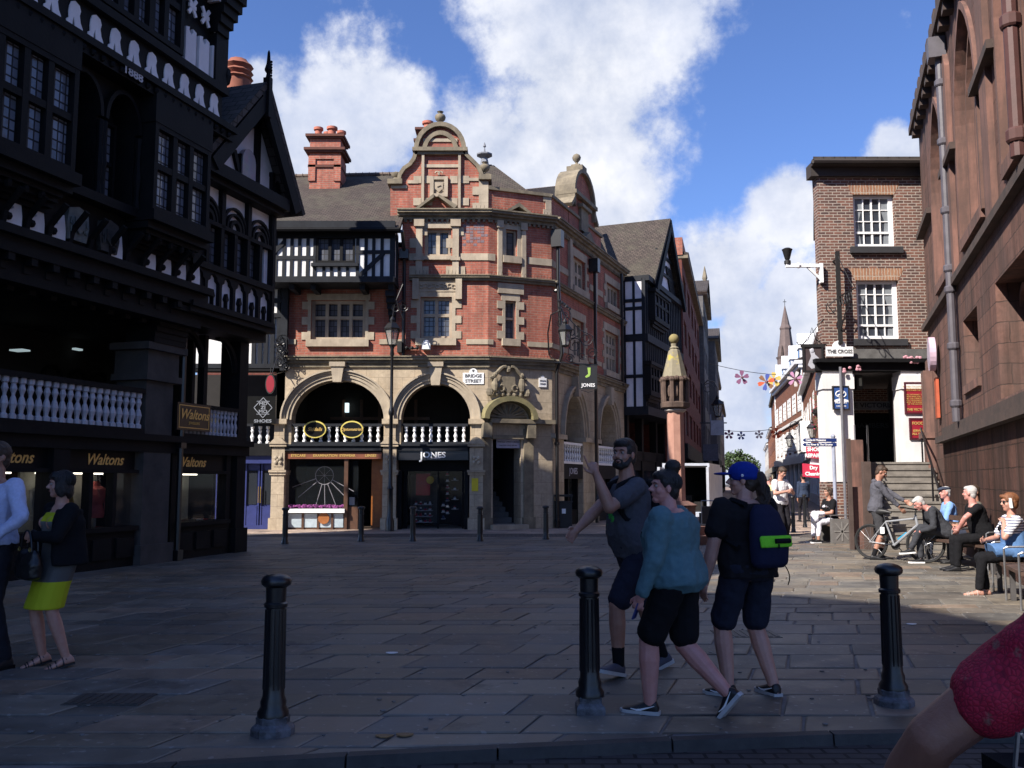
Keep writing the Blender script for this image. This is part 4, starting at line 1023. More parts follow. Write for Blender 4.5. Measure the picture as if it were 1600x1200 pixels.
for x, y, w_, h_ in ((118, 546, .10, .02), ): 
    u, z = FL.uz(x, y, -3.3); mb.box(u - w_, u + w_, z - h_, z + h_, -3.3, -3.2)
u, z = FL.uz(331, 604, -3.0); mb.box(u - .05, u + .05, z - .09, z + .09, -3.3, -3.2); u, z = FL.uz(41, 547, -2.6); mb.box(u - .1, u + .1, z - .015, z + .015, -2.9, -2.6)
mb.build('gallery_lamp', emit('dim_lamp', (.75, .95, 1), .22), dk)
# shopfronts (ground)
for a, c in ((-5.0, -3.3), (-8.2, -5.35), (-11.5, -8.6), (-2.2, -.5)):
    mb = MB(FL); mb.box(a, c - .02, .0, .63, -.25, -.03)
    mb.box(a, c, 1.62, 1.68, -.2, .0); mb.box(a, c, .62, .70, -.25, .05)
    k = 3 if a > -8 and a < -3 else 1
    for i in range(1, k): u = a + (c - a) * i / k; mb.box(u - .04, u + .04, .66, 1.62, -.18, -.02)
    for i in range(3 if a > -9 else 3): u = a + (c - a) * (i + .5) / 3; mb.box(u - .22, u + .22, .16, .5, -.04, .012)
    mb.build('shopfront_frame', BLK, dk)
for a, c in ((-5.0, -3.3), (-8.2, -5.35), (-11.5, -8.6), (-2.2, -.5)): mb = MB(FL); mb.box(a, c, 1.68, 2.0, -.2, -.1); mb.build('fascia', plain('fascia_black', (.008, .008, .009), .6, bmp=0, spec=.2), dk)
for a, c in ((-5.0, -3.3), (-8.2, -5.35), (-11.5, -8.6), (-2.2, -.55)): mb = MB(FL); mb.box(a, c, .7, 1.62, -.16, -.15); mb.build('shop_pane', SHOPG, dk)
mb = MB(FL)
for a, c in ((-5.0, -3.3), (-8.2, -5.35), (-11.5, -8.6), (-2.2, -.55)): mb.box(a, c, .6, 1.66, -1.0, -.95); mb.box(a, c, .55, .6, -1.0, -.3)
mb.build('window_backdrop', plain('grey_curtain', (.42, .44, .38), .9, (.2, .2, .18), 2), dk)
R2 = random.Random(3)
cols_ = [plain('pink_cloth', (.62, .13, .12), .8), plain('yellow_cloth', (.4, .33, .05), .8), plain('pale_cloth', (.35, .36, .34), .8), plain('red_cloth', (.28, .03, .03), .8), plain('dark_goods', (.03, .03, .035), .5)]
mb = MB(FL)
def mannequin(u, n, h, c): # draped garment on a stand
    z = .62
    mb.lathe((u, n), [(.02, z), (.02, z + .25)], 6, 2); mb.lathe((u, n), [(.13, z + .22), (.15, z + .3), (.11, z + .45), (.16, z + .62), (.17, z + .72), (.07, z + .78), (.045, z + .86)], 10, c, sx=1.1)
    mb.tube([(u - .16, z + .7, n), (u - .22, z + .5, n + .03), (u - .2, z + .34, n + .06)], .04, 6, c); mb.tube([(u + .16, z + .7, n), (u + .22, z + .5, n + .03), (u + .2, z + .34, n + .06)], .04, 6, c)
mannequin(-3.65, -.6, 1, 0); mannequin(-4.35, -.7, 1, 1); mannequin(-4.9, -.6, 1, 2)
mannequin(-6.5, -.6, 1, 2); mannequin(-7.3, -.6, 1, 1)
mb.build('mannequins', cols_, dk)
mb = MB(FL)
for i in range(26):
    u = R2.uniform(-2.0, -.7); mb.box(u, u + R2.uniform(.04, .12), .6, .6 + R2.uniform(.04, .13), -.9 + R2.random() * .4, -.4, R2.choice((2, 3, 4, 4)))
for i in range(34):
    u = R2.uniform(-4.9, -3.5); mb.box(u, u + R2.uniform(.04, .12), .6, .6 + R2.uniform(.03, .1), -.5 + R2.random() * .1, -.3, R2.choice((2, 3, 4, 3)))
mb.build('window_goods', cols_, dk)
for a, c in ((-5.0, -3.3), (-8.2, -5.35), (-2.2, -.55)): mb = MB(FL); mb.box(a + .1, c - .1, 1.6, 1.63, -.75, -.68); mb.build('added_glow_strip', emit('added_fill_glow', (1, .92, .78), 2.6), dk)  # added glow strips brighten the displays in place of reflected sunlit fronts
mb = MB(FL)
for u, w_ in ((-5.9, .12), (-6.2, .1), (-1.2, .03), (-7.7, .15), (-4.05, .04), (-3.35, .05)): mb.box(u - w_, u + w_, .66, 1.6, -.95, -.9)
mb.build('curtain', plain('pale_curtain', (.34, .35, .34), .8), dk)
for x, y in ((16, 713), (165, 714), (300, 724)):
    u, z = FL.uz(x, y, -.08); text('Waltons', FL, u, 1.84, -.098, .26, GOLD, dk, shear=.35, bold=.004)
# doorway arch of the right section
# Waltons board on the balustrade
u0, u1, z0, z1 = FL.R(277, 631, 329, 673, .15); sg = thing('shop_board', 'black framed board with gold script hung over the shaded balustrade', 'sign', LP((u0 + u1) / 2, z0, .15))
mb = MB(FL); mb.box(u0, u1, z0, z1, .1, .15); mb.build('board', plain('sign_black', (.008, .008, .008), .3), sg)
mb = MB(FL)
for p in ((u0 + .05, u1 - .05, z0 + .04, z0 + .055), (u0 + .05, u1 - .05, z1 - .055, z1 - .04), (u0 + .05, u0 + .062, z0 + .055, z1 - .055), (u1 - .062, u1 - .05, z0 + .055, z1 - .055)): mb.box(p[0], p[1], p[2], p[3], .15, .156)
mb.build('rim', GOLD, sg); text('Waltons', FL, (u0 + u1) / 2, (z0 + z1) / 2 + .04, .152, .26, GOLD, sg, shear=.35, bold=.004); text('JEWELLERS', FL, (u0 + u1) / 2, z0 + .14, .152, .07, GOLD, sg)

# --- right gabled section, first floor (n = .6)
nB = .6
mb = MB(FL); mb.box(-2.9, -.12, 4.72, 5.6, .2, nB - .05); mb.box(-2.9, -.12, 6.4, 8.0, .2, nB - .05); mb.box(-.3, -.12, 4.7, 8, -4, nB - .06)
mb.prism([(-2.35, 7.55), (.35, 7.55), (-.75, 9.3)], .1, nB - .06)
mb.build('plaster_wall', WHD, dk)
# timber face cut around the white arch-headed panels
def facepanel(mb, u0, u1, z0, z1, n0, n1, mk, k):
    w = (u1 - u0) / k
    for i in range(k): mk(mb, u0 + i * w, u0 + (i + 1) * w, z0, z1, n0, n1)
def ogee(mb, a, c, z0, z1, n0, n1):
    m_ = (a + c) / 2; r = (c - a) * .41; zz = z1 - .26
    mb.box(a, m_ - r, z0, z1, n0, n1); mb.box(m_ + r, c, z0, z1, n0, n1); mb.box(m_ - r, m_ + r, z0, z0 + .04, n0, n1)
    pts = [(m_ + r, zz), (m_ + r * .95, zz + .06), (m_ + r * .6, zz + .1), (m_ + r * .55, zz + .16), (m_ + r * .3, zz + .2), (m_, zz + .22), (m_ - r * .3, zz + .2), (m_ - r * .55, zz + .16), (m_ - r * .6, zz + .1), (m_ - r * .95, zz + .06), (m_ - r, zz)]
    for p, q in zip(pts, pts[1:]): mb.add([(p[0], p[1], n0), (q[0], q[1], n0), (q[0], z1, n0), (p[0], z1, n0), (p[0], p[1], n1), (q[0], q[1], n1), (q[0], z1, n1), (p[0], z1, n1)], [(0, 3, 2, 1), (4, 5, 6, 7), (0, 1, 5, 4), (2, 3, 7, 6)])
    mb.box(m_ - .012, m_ + .012, z0 + .04, z0 + .24, n0, n1); mb.prism([(m_ - .05, z0 + .22), (m_, z0 + .16), (m_ + .05, z0 + .22), (m_, z0 + .34)], n0, n1 + .002)
mb = MB(FL); facepanel(mb, -2.85, -.12, 4.8, 5.48, nB - .05, nB + .03, ogee, 6)
mb.box(-2.9, -.1, 4.7, 4.8, 0, nB + .12); mb.box(-2.9, -.1, 5.48, 5.6, .2, nB + .08); mb.box(-.14, -.04, 4.7, 7.8, .3, nB + .06)
mb.box(-2.9, -.1, 6.38, 6.46, .3, nB + .05)
for i in range(7): u = -2.85 + i * .455; mb.box(u - .05, u + .05, 5.6, 6.4, .35, nB + .04)
for i in range(4): u = -2.85 + i * .91; mb.box(u - .06, u + .06, 6.4, 7.3, .4, nB + .05)
for i in range(3):
    uc = -2.85 + .455 + i * .91
    mb.strip(arch_pts(uc, 6.46, .26, .30, 12), -.05, nB - .05, nB + .03); mb.strip(arch_pts(uc, 6.46, .37, .42, 12), -.05, nB - .05, nB + .02); mb.strip(arch_pts(uc, 6.46, .13, .15, 10), -.07, nB - .05, nB + .04)
mb.box(-2.9, .0, 7.25, 7.5, .2, nB + .35); mb.box(-2.9, .0, 7.15, 7.26, .2, nB + .22)
# gable framing
mb.box(-.82, -.68, 7.5, 9.5, nB - .06, nB + .03)
for a, c in (((-2.1, 7.6), (-.75, 9.3)), ((.6, 7.6), (-.75, 9.3)), ((-1.9, 8.2), (-.75, 9.0)), ((-.2, 7.5), (.2, 8.1)), ((-1.3, 7.5), (-1.6, 8.1))):
    p = FL.P(a[0], a[1], nB - .01); q_ = FL.P(c[0], c[1], nB - .01); mb.obox(p, q_ - p, .07, .11)
for u, z, h in ((-.15, 7.55, .55), (-1.35, 7.55, .55), (.1, 7.5, .3)): mb.box(u - .05, u + .05, z, z + h, nB - .06, nB + .03)
mb.build('timber_frame', BLK, dk)
mb = MB(FL)   # painted roundel in the gable
u, z = FL.uz(387, 262, nB + .02); mb.prism([(u - .24, z - .34)] + [(u + .24, z - .34)] + arch_pts(u, z + .1, .24, .28, 12), nB - .05, nB + .06)
m, nt, b = newmat('painted_panel'); tc = N(nt, 'ShaderNodeTexCoord'); f = noise(nt, tc.outputs['Object'], 7, 3, .6, 'Color'); r_ = mixc(nt, .75, f, (.25, .14, .16), 'MULTIPLY'); nt.links.new(mixc(nt, .45, r_, (.4, .38, .45)), b.inputs['Base Color'])
mb.build('painted_panel', m, dk)
for i in range(6): pass
mb = MB(FL); mb.box(-2.85, -.12, 5.58, 6.4, .38, .48); mb.build('leaded_window', leaded('leaded_dim', .11, .15, (.11, .12, .15), ms=.014), dk)  # pane colour raised to stand in for a pale grey-blue reflection
# gable barge boards and roof (ridge runs back from the street)
nG = 1.0
f0, fa, f1 = (-2.05 - .45, 7.35), (-.75 - .25, 9.75), (.55, 7.15)
f0, fa, f1 = FL.uz(338, 240, nG), FL.uz(420, 140, nG), FL.uz(471, 328, nG)
um_ = (f0[0] + f1[0]) / 2; zf = (f0[1] + f1[1]) / 2
f0, f1, fa = (f0[0] - .1, zf), (f1[0], zf - .1), (fa[0], fa[1])
mb = MB(FL); mb.strip([f0, fa], -.28, nG - .1, nG); mb.strip([fa, f1], -.28, nG - .1, nG + .002)
mb.box(fa[0] - .06, fa[0] + .06, fa[1] - .6, fa[1] + .25, nG - .1, nG + .05); mb.lathe((fa[0], nG - .02), [(.07, fa[1] + .2), (.04, fa[1] + .35), (.09, fa[1] + .42), (.05, fa[1] + .55), (.03, fa[1] + .8), (.01, fa[1] + .85)], 6)
for k in range(9):   # crockets on the post
    mb.ell((fa[0] + .07, fa[1] + .15 + .06 * k, nG), .03, 5)
mb.build('barge_board', BLK, dk)
mb = MB(); b0 = FL.P(fa[0], fa[1] + .05, nG); b1 = FL.P(fa[0], fa[1] + .05, -6)
sheet(mb, [FL.P(f0[0] - .15, f0[1] - .1, nG - .01), b0, b1, FL.P(f0[0] - .15, f0[1] - .1, -6)], -.12); sheet(mb, [b0, FL.P(f1[0] + .1, f1[1] - .1, nG - .01), FL.P(f1[0] + .1, f1[1] - .1, -6), b1], -.12)
mb.build('roof', SLATE, dk)
mb = MB(FL); mb.box(-.06, .08, 4.7, f1[1] - .15, -6, -.0); mb.prism([(f0[0], f0[1] - .1), (fa[0], fa[1] - .1), (f1[0], f1[1] - .2)], -6, -.2); mb.build('side_wall', BLK, dk)
# --- left section: frieze, oriels, upper floor
nA = .85
uE = -2.42
mb = MB(FL); mb.box(FARU, uE, 5.0, 5.9, .0, nA - .25); mb.box(FARU, uE, 5.9, 7.9, .0, .35); mb.box(FARU, uE, 8.2, 9.0, 0, nA); mb.box(FARU, uE - .1, 8.9, 13, 0, nA - .1); mb.box(FARU, uE - .05, 4.7, 13.5, -8, 0); mb.box(FARU, -11.0, 13.5, 15.3, -8, 0)
mb.build('core_wall', BLK, dk)
# cove with white panels and bosses
mb = MB(FL); mb2 = MB(FL)
u = -13.0; i = 0
while u < -2.6:
    if not (-6.15 < u < -5.35 or -4.9 < u < -4.55):
        mb.prism([(u + .02, 5.1), (u + .3, 5.1), (u + .3, 5.28), (u + .26, 5.52), (u + .12, 5.52), (u + .14, 5.36), (u + .02, 5.3)], .58, .64)
        mb2.ell((u + .04, 5.22, .66), (.06, .06, .06), 6)
    mb2.tube([(u - .03, 5.05, .62), (u - .03, 5.3, .68), (u - .03, 5.58, .95)], .05, 5)
    u += .42
mb.build('cove_panel', WHD, dk); mb2.build('cove_rib', BLK, dk)
def shieldp(x, y, mat, nm):
    u, z = FL.uz(x, y, .66); mb = MB(FL); mb.prism([(u - .2, z + .24), (u - .23, z), (u - .18, z - .24), (u + .18, z - .24), (u + .23, z), (u + .2, z + .24), (u, z + .3)], .6, .68)
    mb.prism([(u - .1, z + .12), (u - .1, z - .04), (u, z - .14), (u + .1, z - .04), (u + .1, z + .12)], .68, .72)
    for s_ in (-1, 1): mb.tube([(u + s_ * (.14 + .03 * cos(k)), z + .12 * sin(k), .69) for k in range(7)], .02, 5)
    mb.build(nm, mat, dk)
shieldp(121, 353, plain('grey_carved_stone', (.17, .19, .19), .8, (.08, .09, .09), 6), 'carved_shield'); shieldp(170, 372, plain('dark_carved_stone', (.06, .06, .06), .8, (.02, .02, .02), 6), 'carved_shield')
# first floor oriels
GLD = MATS['leaded_dim']
def oriel(u0, u1, z0, z1, cols, nout, transf):
    w = window(dk, FL, u0, u1, z0, z1, nout, cols, [transf], BLK, GLD, bar=.11, outer=.09, depth=.14, name='oriel_window')
    mb = MB(FL); mb.box(u0, u0 + .08, z0, z1, .3, nout - .14); mb.box(u1 - .08, u1, z0, z1, .3, nout - .14); mb.box(u0 - .06, u1 + .06, z0 - .18, z0, .3, nout + .08); mb.box(u0 - .03, u1 + .03, z0 - .3, z0 - .18, .3, nout - .05); mb.box(u0 - .02, u1 + .02, z1, 8.2, .3, nout + .01)
    for k in range(5): mb.box(u0 + .05, u1 - .05, z0 - .3 - .07 * (k + 1), z0 - .3 - .07 * k, .3, nout - .15 - .09 * k)
    k = int((u1 - u0) / .3)
    for i in range(k): mb.ell((u0 + .15 + i * .3, z0 - .42, nout - .2), (.06, .06, .08), 6)
    mb.build('oriel_body', BLK, dk)
oriel(-9.6, -6.35, 6.02, 7.62, 7, 1.1, .52); oriel(-4.6, -3.05, 5.98, 7.5, 3, 1.1, .52)
# arched niches between the oriels
mb = MB(FL)
for uc in (-5.95, -5.05):
    arch_wall(mb, uc - .45, uc + .45, 7.25, 8.2, uc, .36, .55, .3, .75, 0); mb.box(uc - .45, uc - .36, 6.0, 7.25, .3, .75); mb.box(uc + .36, uc + .45, 6.0, 7.25, .3, .75)
    mb.strip(arch_pts(uc, 7.25, .36, .55, 14), -.07, .7, .85); mb.lathe((uc - .41, .8), [(.06, 6.0), (.04, 6.2), (.07, 6.5), (.04, 6.8), (.06, 7.2)], 6); mb.lathe((uc + .41, .8), [(.06, 6.0), (.04, 6.2), (.07, 6.5), (.04, 6.8), (.06, 7.2)], 6)
    mb.box(uc - .45, uc + .45, 5.85, 6.0, .3, .85)
mb.build('arched_niche', BLK, dk)
window(dk, FL, -5.28, -4.82, 6.0, 7.4, .5, 1, [.5], BLK, GLD, outer=.05, bar=.06); window(dk, FL, -6.2, -5.75, 6.0, 7.0, .5, 1, [.5], BLK, GLD, outer=.05, bar=.06)
mb = MB(FL); mb.box(-5.95, -5.72, 7.12, 7.5, .36, .40); mb.build('white_niche_panel', WHD, dk)
# long carved beam with the date, panel band
mb = MB(FL); mb.box(FARU, uE + .1, 7.95, 8.2, .3, nA + .22); mb.box(FARU, uE + .12, 8.1, 8.22, .3, nA + .3); mb.box(FARU, uE + .06, 8.86, 9.0, .3, nA + .12)
for i in range(70): mb.ell((uE - .1 - i * .21, 8.03, nA + .22), (.07, .05, .06), 5)
mb.build('carved_beam', BLK, dk)
u, z = FL.uz(209, 125, nA + .3); text('1888', FL, u, 8.04, nA + .285, .18, GPT, dk, name='date', bold=.004, sx=1.3)
mb = MB(FL)
i = 0; u = uE - .25
while u > -13:
    # splayed carved panel: broad head, waisted, with curling feet
    c_ = u; z0 = 8.3; H = .5
    P1 = [(-.02, 1), (.07, .93), (.10, .78), (.08, .62), (.105, .4), (.15, .25), (.17, .02), (.115, .0), (.085, .14), (.06, .2), (.04, .12), (.06, .05), (.0, .1), (-.01, .3), (-.03, .5), (-.05, .34), (-.055, .12), (-.1, .05), (-.16, .12), (-.165, .3), (-.12, .38), (-.13, .55), (-.12, .75), (-.09, .92)]
    mb.prism([(c_ + x * 1.05, z0 + y * H) for x, y in P1], nA, nA + .02)
    u -= .447; i += 1
mb.build('white_fret_panel', WHD, dk)
# upper floor windows and right hand panels
w_ = window(dk, FL, -8.5, -3.75, 9.05, 10.6, nA + .1, 12, [.55], BLK, GLD, bar=.12, outer=.1, depth=.15, name='upper_window')
mb = MB(FL)
for i, u in enumerate((-3.42, -3.02, -2.62)):
    mb.prism([(u - .15, 9.08), (u + .15, 9.08), (u + .15, 9.72), (u + .05, 9.75), (u + .06, 9.68), (u, 9.62), (u - .06, 9.68), (u - .05, 9.75), (u - .15, 9.72)], nA - .1, nA + .0)
    for s_ in (-1, 1): 
        p = FL.P(u - .11 * s_, 10.0, nA); q_ = FL.P(u + .11 * s_, 10.32, nA); mb.obox(p, q_ - p, .03, .07)
    p = FL.P(u - .1, 10.16, nA); mb.obox(p, FL.P(u + .1, 10.16, nA) - p, .035, .07)
for u0_, u1_ in ((-3.6, -2.95), (-2.85, -2.5)): mb.prism([(u0_, 10.55), (u1_, 10.6), (u1_ + .15, 11.2), (u0_ + .1, 11.25)], nA - .1, nA + .15)
mb.build('white_upper_panel', WHD, dk)
# eaves, corbelled profile and roof
mb = MB(FL)
for k in range(8): mb.box(uE - .35, uE + .02 + .05 * k, 10.0 + .18 * k, 10.2 + .18 * k, -2, nA + .1 + .06 * k)
mb.box(uE - .3, uE + .08, 9.0, 10.1, -2, nA + .05); mb.box(FARU, uE + .5, 11.5, 11.68, -3, nA + .75); mb.box(FARU, uE + .6, 11.68, 11.78, -3, nA + .95)
mb.ell((uE + .12, 9.3, nA), (.1, .1, .2), 6)
mb.build('eaves', BLK, dk)
mb = MB(); r0, r1 = FL.P(FARU, 15.4, -3.6), FL.P(uE + .3, 15.4, -3.6)
sheet(mb, [FL.P(FARU, 11.75, 1.7), FL.P(uE + .6, 11.75, 1.7), r1, r0], -.15); sheet(mb, [r0, r1, FL.P(uE + .3, 11.7, -8.6), FL.P(FARU, 11.7, -8.6)], -.15)
mb.build('roof', SLATE, dk)
mb = MB(FL); mb.prism([(0, 0)] * 0 or [(uE - .2, 11.7), (uE, 11.7), (uE, 13.5), (uE - .2, 13.5)], -7, .3); mb.build('gable_end', BLK, dk)
# street gables over the left section cast the long shade
for k, uc in enumerate((-5.2, -10.2, -15.5)):
    mb = MB(FL); mb.prism([(uc - 2.3, 11.7), (uc + 2.3, 11.7), (uc, 15.2)], -3.5, nA + .3); mb.build('street_gable', BLK, dk)
mb = MB(); c0 = at(372, 110, 24.5); mb.lathe((c0.x, c0.y), [(.36, c0.z - 1.6), (.36, c0.z - .3), (.42, c0.z - .25), (.34, c0.z - .18), (.42, c0.z - .08), (.34, c0.z), (.42, c0.z + .1), (.3, c0.z + .2), (.25, c0.z + .28)], 10); mb.build('chimney', plain('terracotta_dark', (.3, .1, .06), .85), dk, True)

# building behind the camera whose shadow covers the near paving
bb = thing('shaded_block', 'tall dark block continuing the shaded timbered row behind the viewpoint', 'building', LP(-33, 0, -4))
mb = MB(FL); mb.prism([(-20.65, 0), (-20.65, 15.8), (-22.2, 17.6), (-25, 19.8), (-28.6, 21.6), (-33, 23.6), (-50, 24), (-50, 0)], -9, 0); mb.build('wall', BLK, bb)
# ------------------------------------------------------------------ red sandstone church on the right
FX = Fr((11.33, 25), (-.322, -.947)); UX = 19.0
ch = thing('sandstone_church', 'long red sandstone church wall with pointed windows and a lead grey downpipe', 'church', FX.P(8, 0, -2))
sm_w = (6.75, 8.6, 3.35, 4.7); lg_w = (10.6, 14.4, 2.75, 4.7)
gw = [(4.1, 1.25), (8.75, 1.3), (13.4, 1.3), (18.0, 1.3)]   # centre, half width
mb = MB(FX)
wall_cells(mb, 0, UX, 0, 5.62, -.7, 0, [sm_w, lg_w, (.75, 1.75, 3.4, 4.4)])
arch_wall(mb, .75, 1.75, 4.4, 4.95, 1.25, .42, .45, -.7, -.001)
b_ = 0; ztop = 11.1; zsil = 6.1; zsp = 8.25
for uc, r in gw:
    e = min(uc + (gw[1][0] - gw[0][0]) / 2, UX)
    mb.box(b_, uc - r, 5.62, zsp, -.7, 0); 
    if uc + r < UX: mb.box(uc + r, e, 5.62, zsp, -.7, 0)
    mb.box(uc - r, min(uc + r, UX), 5.62, zsil, -.7, -.001)
    arch_wall(mb, b_, e, zsp, ztop, uc, r, 2.15, -.7, 0, point=True, k=18)
    b_ = e
mb.box(3.2, UX, 0, 2.36, 0, .1); mb.build('church_wall', SAND, ch)
mb = MB(FX)
mb.box(-.2, UX, 5.55, 5.7, 0, .14); mb.box(-.2, UX, 5.7, 5.76, 0, .08)
mb.box(3.1, UX, 2.36, 2.5, 0, .26); mb.prism([(3.1, 2.5), (UX, 2.5), (UX, 2.72), (3.1, 2.72)], 0, .1); mb.box(3.2, UX, 0, 2.36, 0, .1)
for uc, r in gw: # drip labels between the windows
    a = uc + r + .05; c = uc + (gw[1][0] - gw[0][0]) - r - .05
    mb.box(a, min(c, UX), 8.1, 8.24, 0, .18)
mb.box(-.1, gw[0][0] - r - .1, 8.1, 8.24, 0, .18)
mb.box(-.1, UX, 11.1, 11.3, -.7, .25); mb.build('string_course', SANDD, ch)
mb = MB(FX)
for i in range(26):
    u = .2 + i * .72; mb.box(u, u + .36, 11.3, 11.62, -.5, .22)
    mb.box(u, u + .3, 10.9, 11.1, 0, .2)
mb.build('parapet_corbels', SANDD, ch)
# window mouldings, mullions and tracery
for uc, r in gw:
    mb = MB(FX); mg = MB(FX)
    for o_, w_, n_ in ((-.02, .14, .07), (-.20, .1, -.12), (-.36, .1, -.25)):
        mb.strip(arch_pts(uc, zsp, r + o_, 2.15 + o_ * 1.3, 18, point=True), -w_, n_ - .25, n_)
        for s_ in (-1, 1):
            a = uc + s_ * (r + o_); mb.box(min(a, a + s_ * w_), max(a, a + s_ * w_), zsil, zsp, n_ - .25, n_)
    for t in (-.5, 0, .5): mb.box(uc + t * r * 1.0 - .07, uc + t * r + .07, zsil, zsp + (1.5 if t == 0 else .9), -.55, -.33)
    for t in (-.75, -.25, .25, .75): mb.strip(arch_pts(uc + t * r, zsp + .1, r * .25, .45, 10, point=True), -.07, -.55, -.35)
    mb.tube([(uc + .33 * cos(k * pi / 6), zsp + 1.2 + .33 * sin(k * pi / 6), -.44) for k in range(13)], .06, 6)
    mb.box(uc - r, uc + r, zsil - .12, zsil + .1, -.6, .08)
    mg.box(uc - r, min(uc + r, UX), zsil, ztop - .2, -.62, -.56); w_ = mb.build('pointed_window', SANDP, ch); mg.build('church_glass', leaded('church_glass', .12, .16, (.022, .02, .024), rough=.35), w_)
# lower mullions with cusped heads
for h, k in ((sm_w, 3), (lg_w, 6)):
    mb = MB(FX); mg = MB(FX)
    for i in range(1, k): u = h[0] + (h[1] - h[0]) * i / k; mb.box(u - .06, u + .06, h[2], h[3] - .25, -.5, -.32)
    for i in range(k): u = h[0] + (h[1] - h[0]) * (i + .5) / k; mb.strip(arch_pts(u, h[3] - .42, (h[1] - h[0]) / k / 2 - .06, .26, 8, point=True), -.1, -.5, -.34)
    mb.box(h[0] - .1, h[1] + .1, h[2] - .14, h[2] + .02, -.55, .06)
    mg.box(h[0], h[1], h[2], h[3], -.64, -.58); w_ = mb.build('mullioned_window', SANDP, ch); mg.build('church_glass', MATS['church_glass'], w_)
for u in (0.05, 6.3, 11.0, 15.6):
    if u > 1: mb = MB(FX); mb.box(u - .32, u + .32, 5.76, 10.2, 0, .1); mb.prism([(u - .32, 10.2), (u + .32, 10.2), (u, 10.7)], 0, .1); mb.build('buttress', SANDP, ch)
mb = MB(FX); mb.box(-.1, .55, 0, 4.4, 0, .22); mb.box(-.12, .6, 2.6, 2.75, 0, .34); mb.prism([(-.1, 4.4), (.55, 4.4), (.55, 4.7), (-.1, 4.7)], 0, .1)
mb.build('buttress', SANDP, ch)
mb = MB(FX); un = FX.U(1484, 400, .12)
mb.tube([(un, 2.7, .14), (un, 10.6, .14)], .085, 10); 
for z in (3.0, 4.2, 5.4, 5.85, 7.1, 8.6, 9.9): mb.lathe((un, .14), [(.1, z), (.12, z + .03), (.12, z + .12), (.1, z + .15)], 10)
mb.box(un - .2, un + .2, 10.5, 10.95, .02, .36); mb.build('downpipe', plain('lead_grey_pipe', (.10, .09, .105), .5), ch)
mb = MB(FX); un = FX.U(1597, 300, .12); mb.tube([(un, 5.8, .14), (un, 11, .14)], .1, 10)
for z in (6.0, 7.6, 9.2): mb.lathe((un, .14), [(.12, z), (.14, z + .03), (.14, z + .16), (.12, z + .19)], 10)
mb.build('downpipe', plain('dark_red_pipe', (.09, .035, .03), .6), ch)
mb = MB(FX); mb.box(.8, 1.7, 3.4, 4.95, -.9, -.7); mb.box(0, UX, 0, 11.2, -1.0, -.72); mb.build('inner_wall', DARK, ch)
mb = MB(); q0, q1 = FX.P(-.4, 11.5, -.4), FX.P(UX, 11.5, -.4); sheet(mb, [q0, q1, FX.P(UX, 15.2, -5.5), FX.P(-.4, 15.2, -5.5)], .15); mb.build('roof', SLATE, ch)
mb = MB(FX); mb.box(-.4, UX, 0, 11.3, -8, -1.05); mb.build('rear_wall', SANDP, ch)
u, z = FX.uz(1464, 553, .05); sg = thing('oval_plaque', 'pale upright oval plaque fixed on the church wall beside the passage', 'sign', FX.P(u, z - .4, .05))
mb = MB(FX); mb.prism([(u + .36 * cos(t * pi / 12), z + .42 * sin(t * pi / 12)) for t in range(24)], .1, .24); mb.build('board', plain('pale_pink', (.62, .45, .55), .6), sg)
mb = MB(FX); mb.prism([(u + .30 * cos(t * pi / 12), z + .36 * sin(t * pi / 12)) for t in range(24)], .24, .245); mb.build('face', plain('pale_face', (.5, .42, .5), .6), sg)
mb = MB(FX); u, z = FX.uz(1462, 622, .1); mb.box(u - .18, u + .18, z - .5, z + .5, .03, .1); props(mb.build('banner', plain('orange_banner', (.5, .1, .04), .7), None), 'narrow orange red banner on the church wall below the oval plaque', 'banner')

# ------------------------------------------------------------------ brown brick house above the steps
FV = Fr((0, 25.5), (1, 0)); v0, v1 = FV.U(1286, 560), FV.U(1457, 560) + .2
vi = thing('brown_brick_house', 'narrow brown brick house with white sash windows and white piers above stone steps', 'building', FV.P((v0 + v1) / 2, 0, -2))
zE_ = FV.Z(1360, 262); zB_ = FV.Z(1360, 562); zL = 1.97
wu = FV.R(1334, 304, 1398, 387); wl = FV.R(1339, 438, 1405, 531)
mb = MB(FV); wall_cells(mb, v0, v1, zB_ + .05, zE_, -.35, 0, [wu, wl]); mb.build('brick_wall', VBR, vi)
for h in (wu, wl):
    mb = MB(FV); mb.prism([(h[0] - .02, h[3]), (h[1] + .02, h[3]), (h[1] + .18, h[3] + .34), (h[0] - .18, h[3] + .34)], -.02, .008); mb.build('window_arch', VOUS, vi)
for h in (wu, wl): mb = MB(FV); mb.box(h[0] - .14, h[1] + .16, h[2] - .17, h[2] + .01, -.2, .12); mb.build('sill', plain('dark_stone_sill', (.03, .03, .035), .7, (.02, .02, .022), 5, .3), vi)
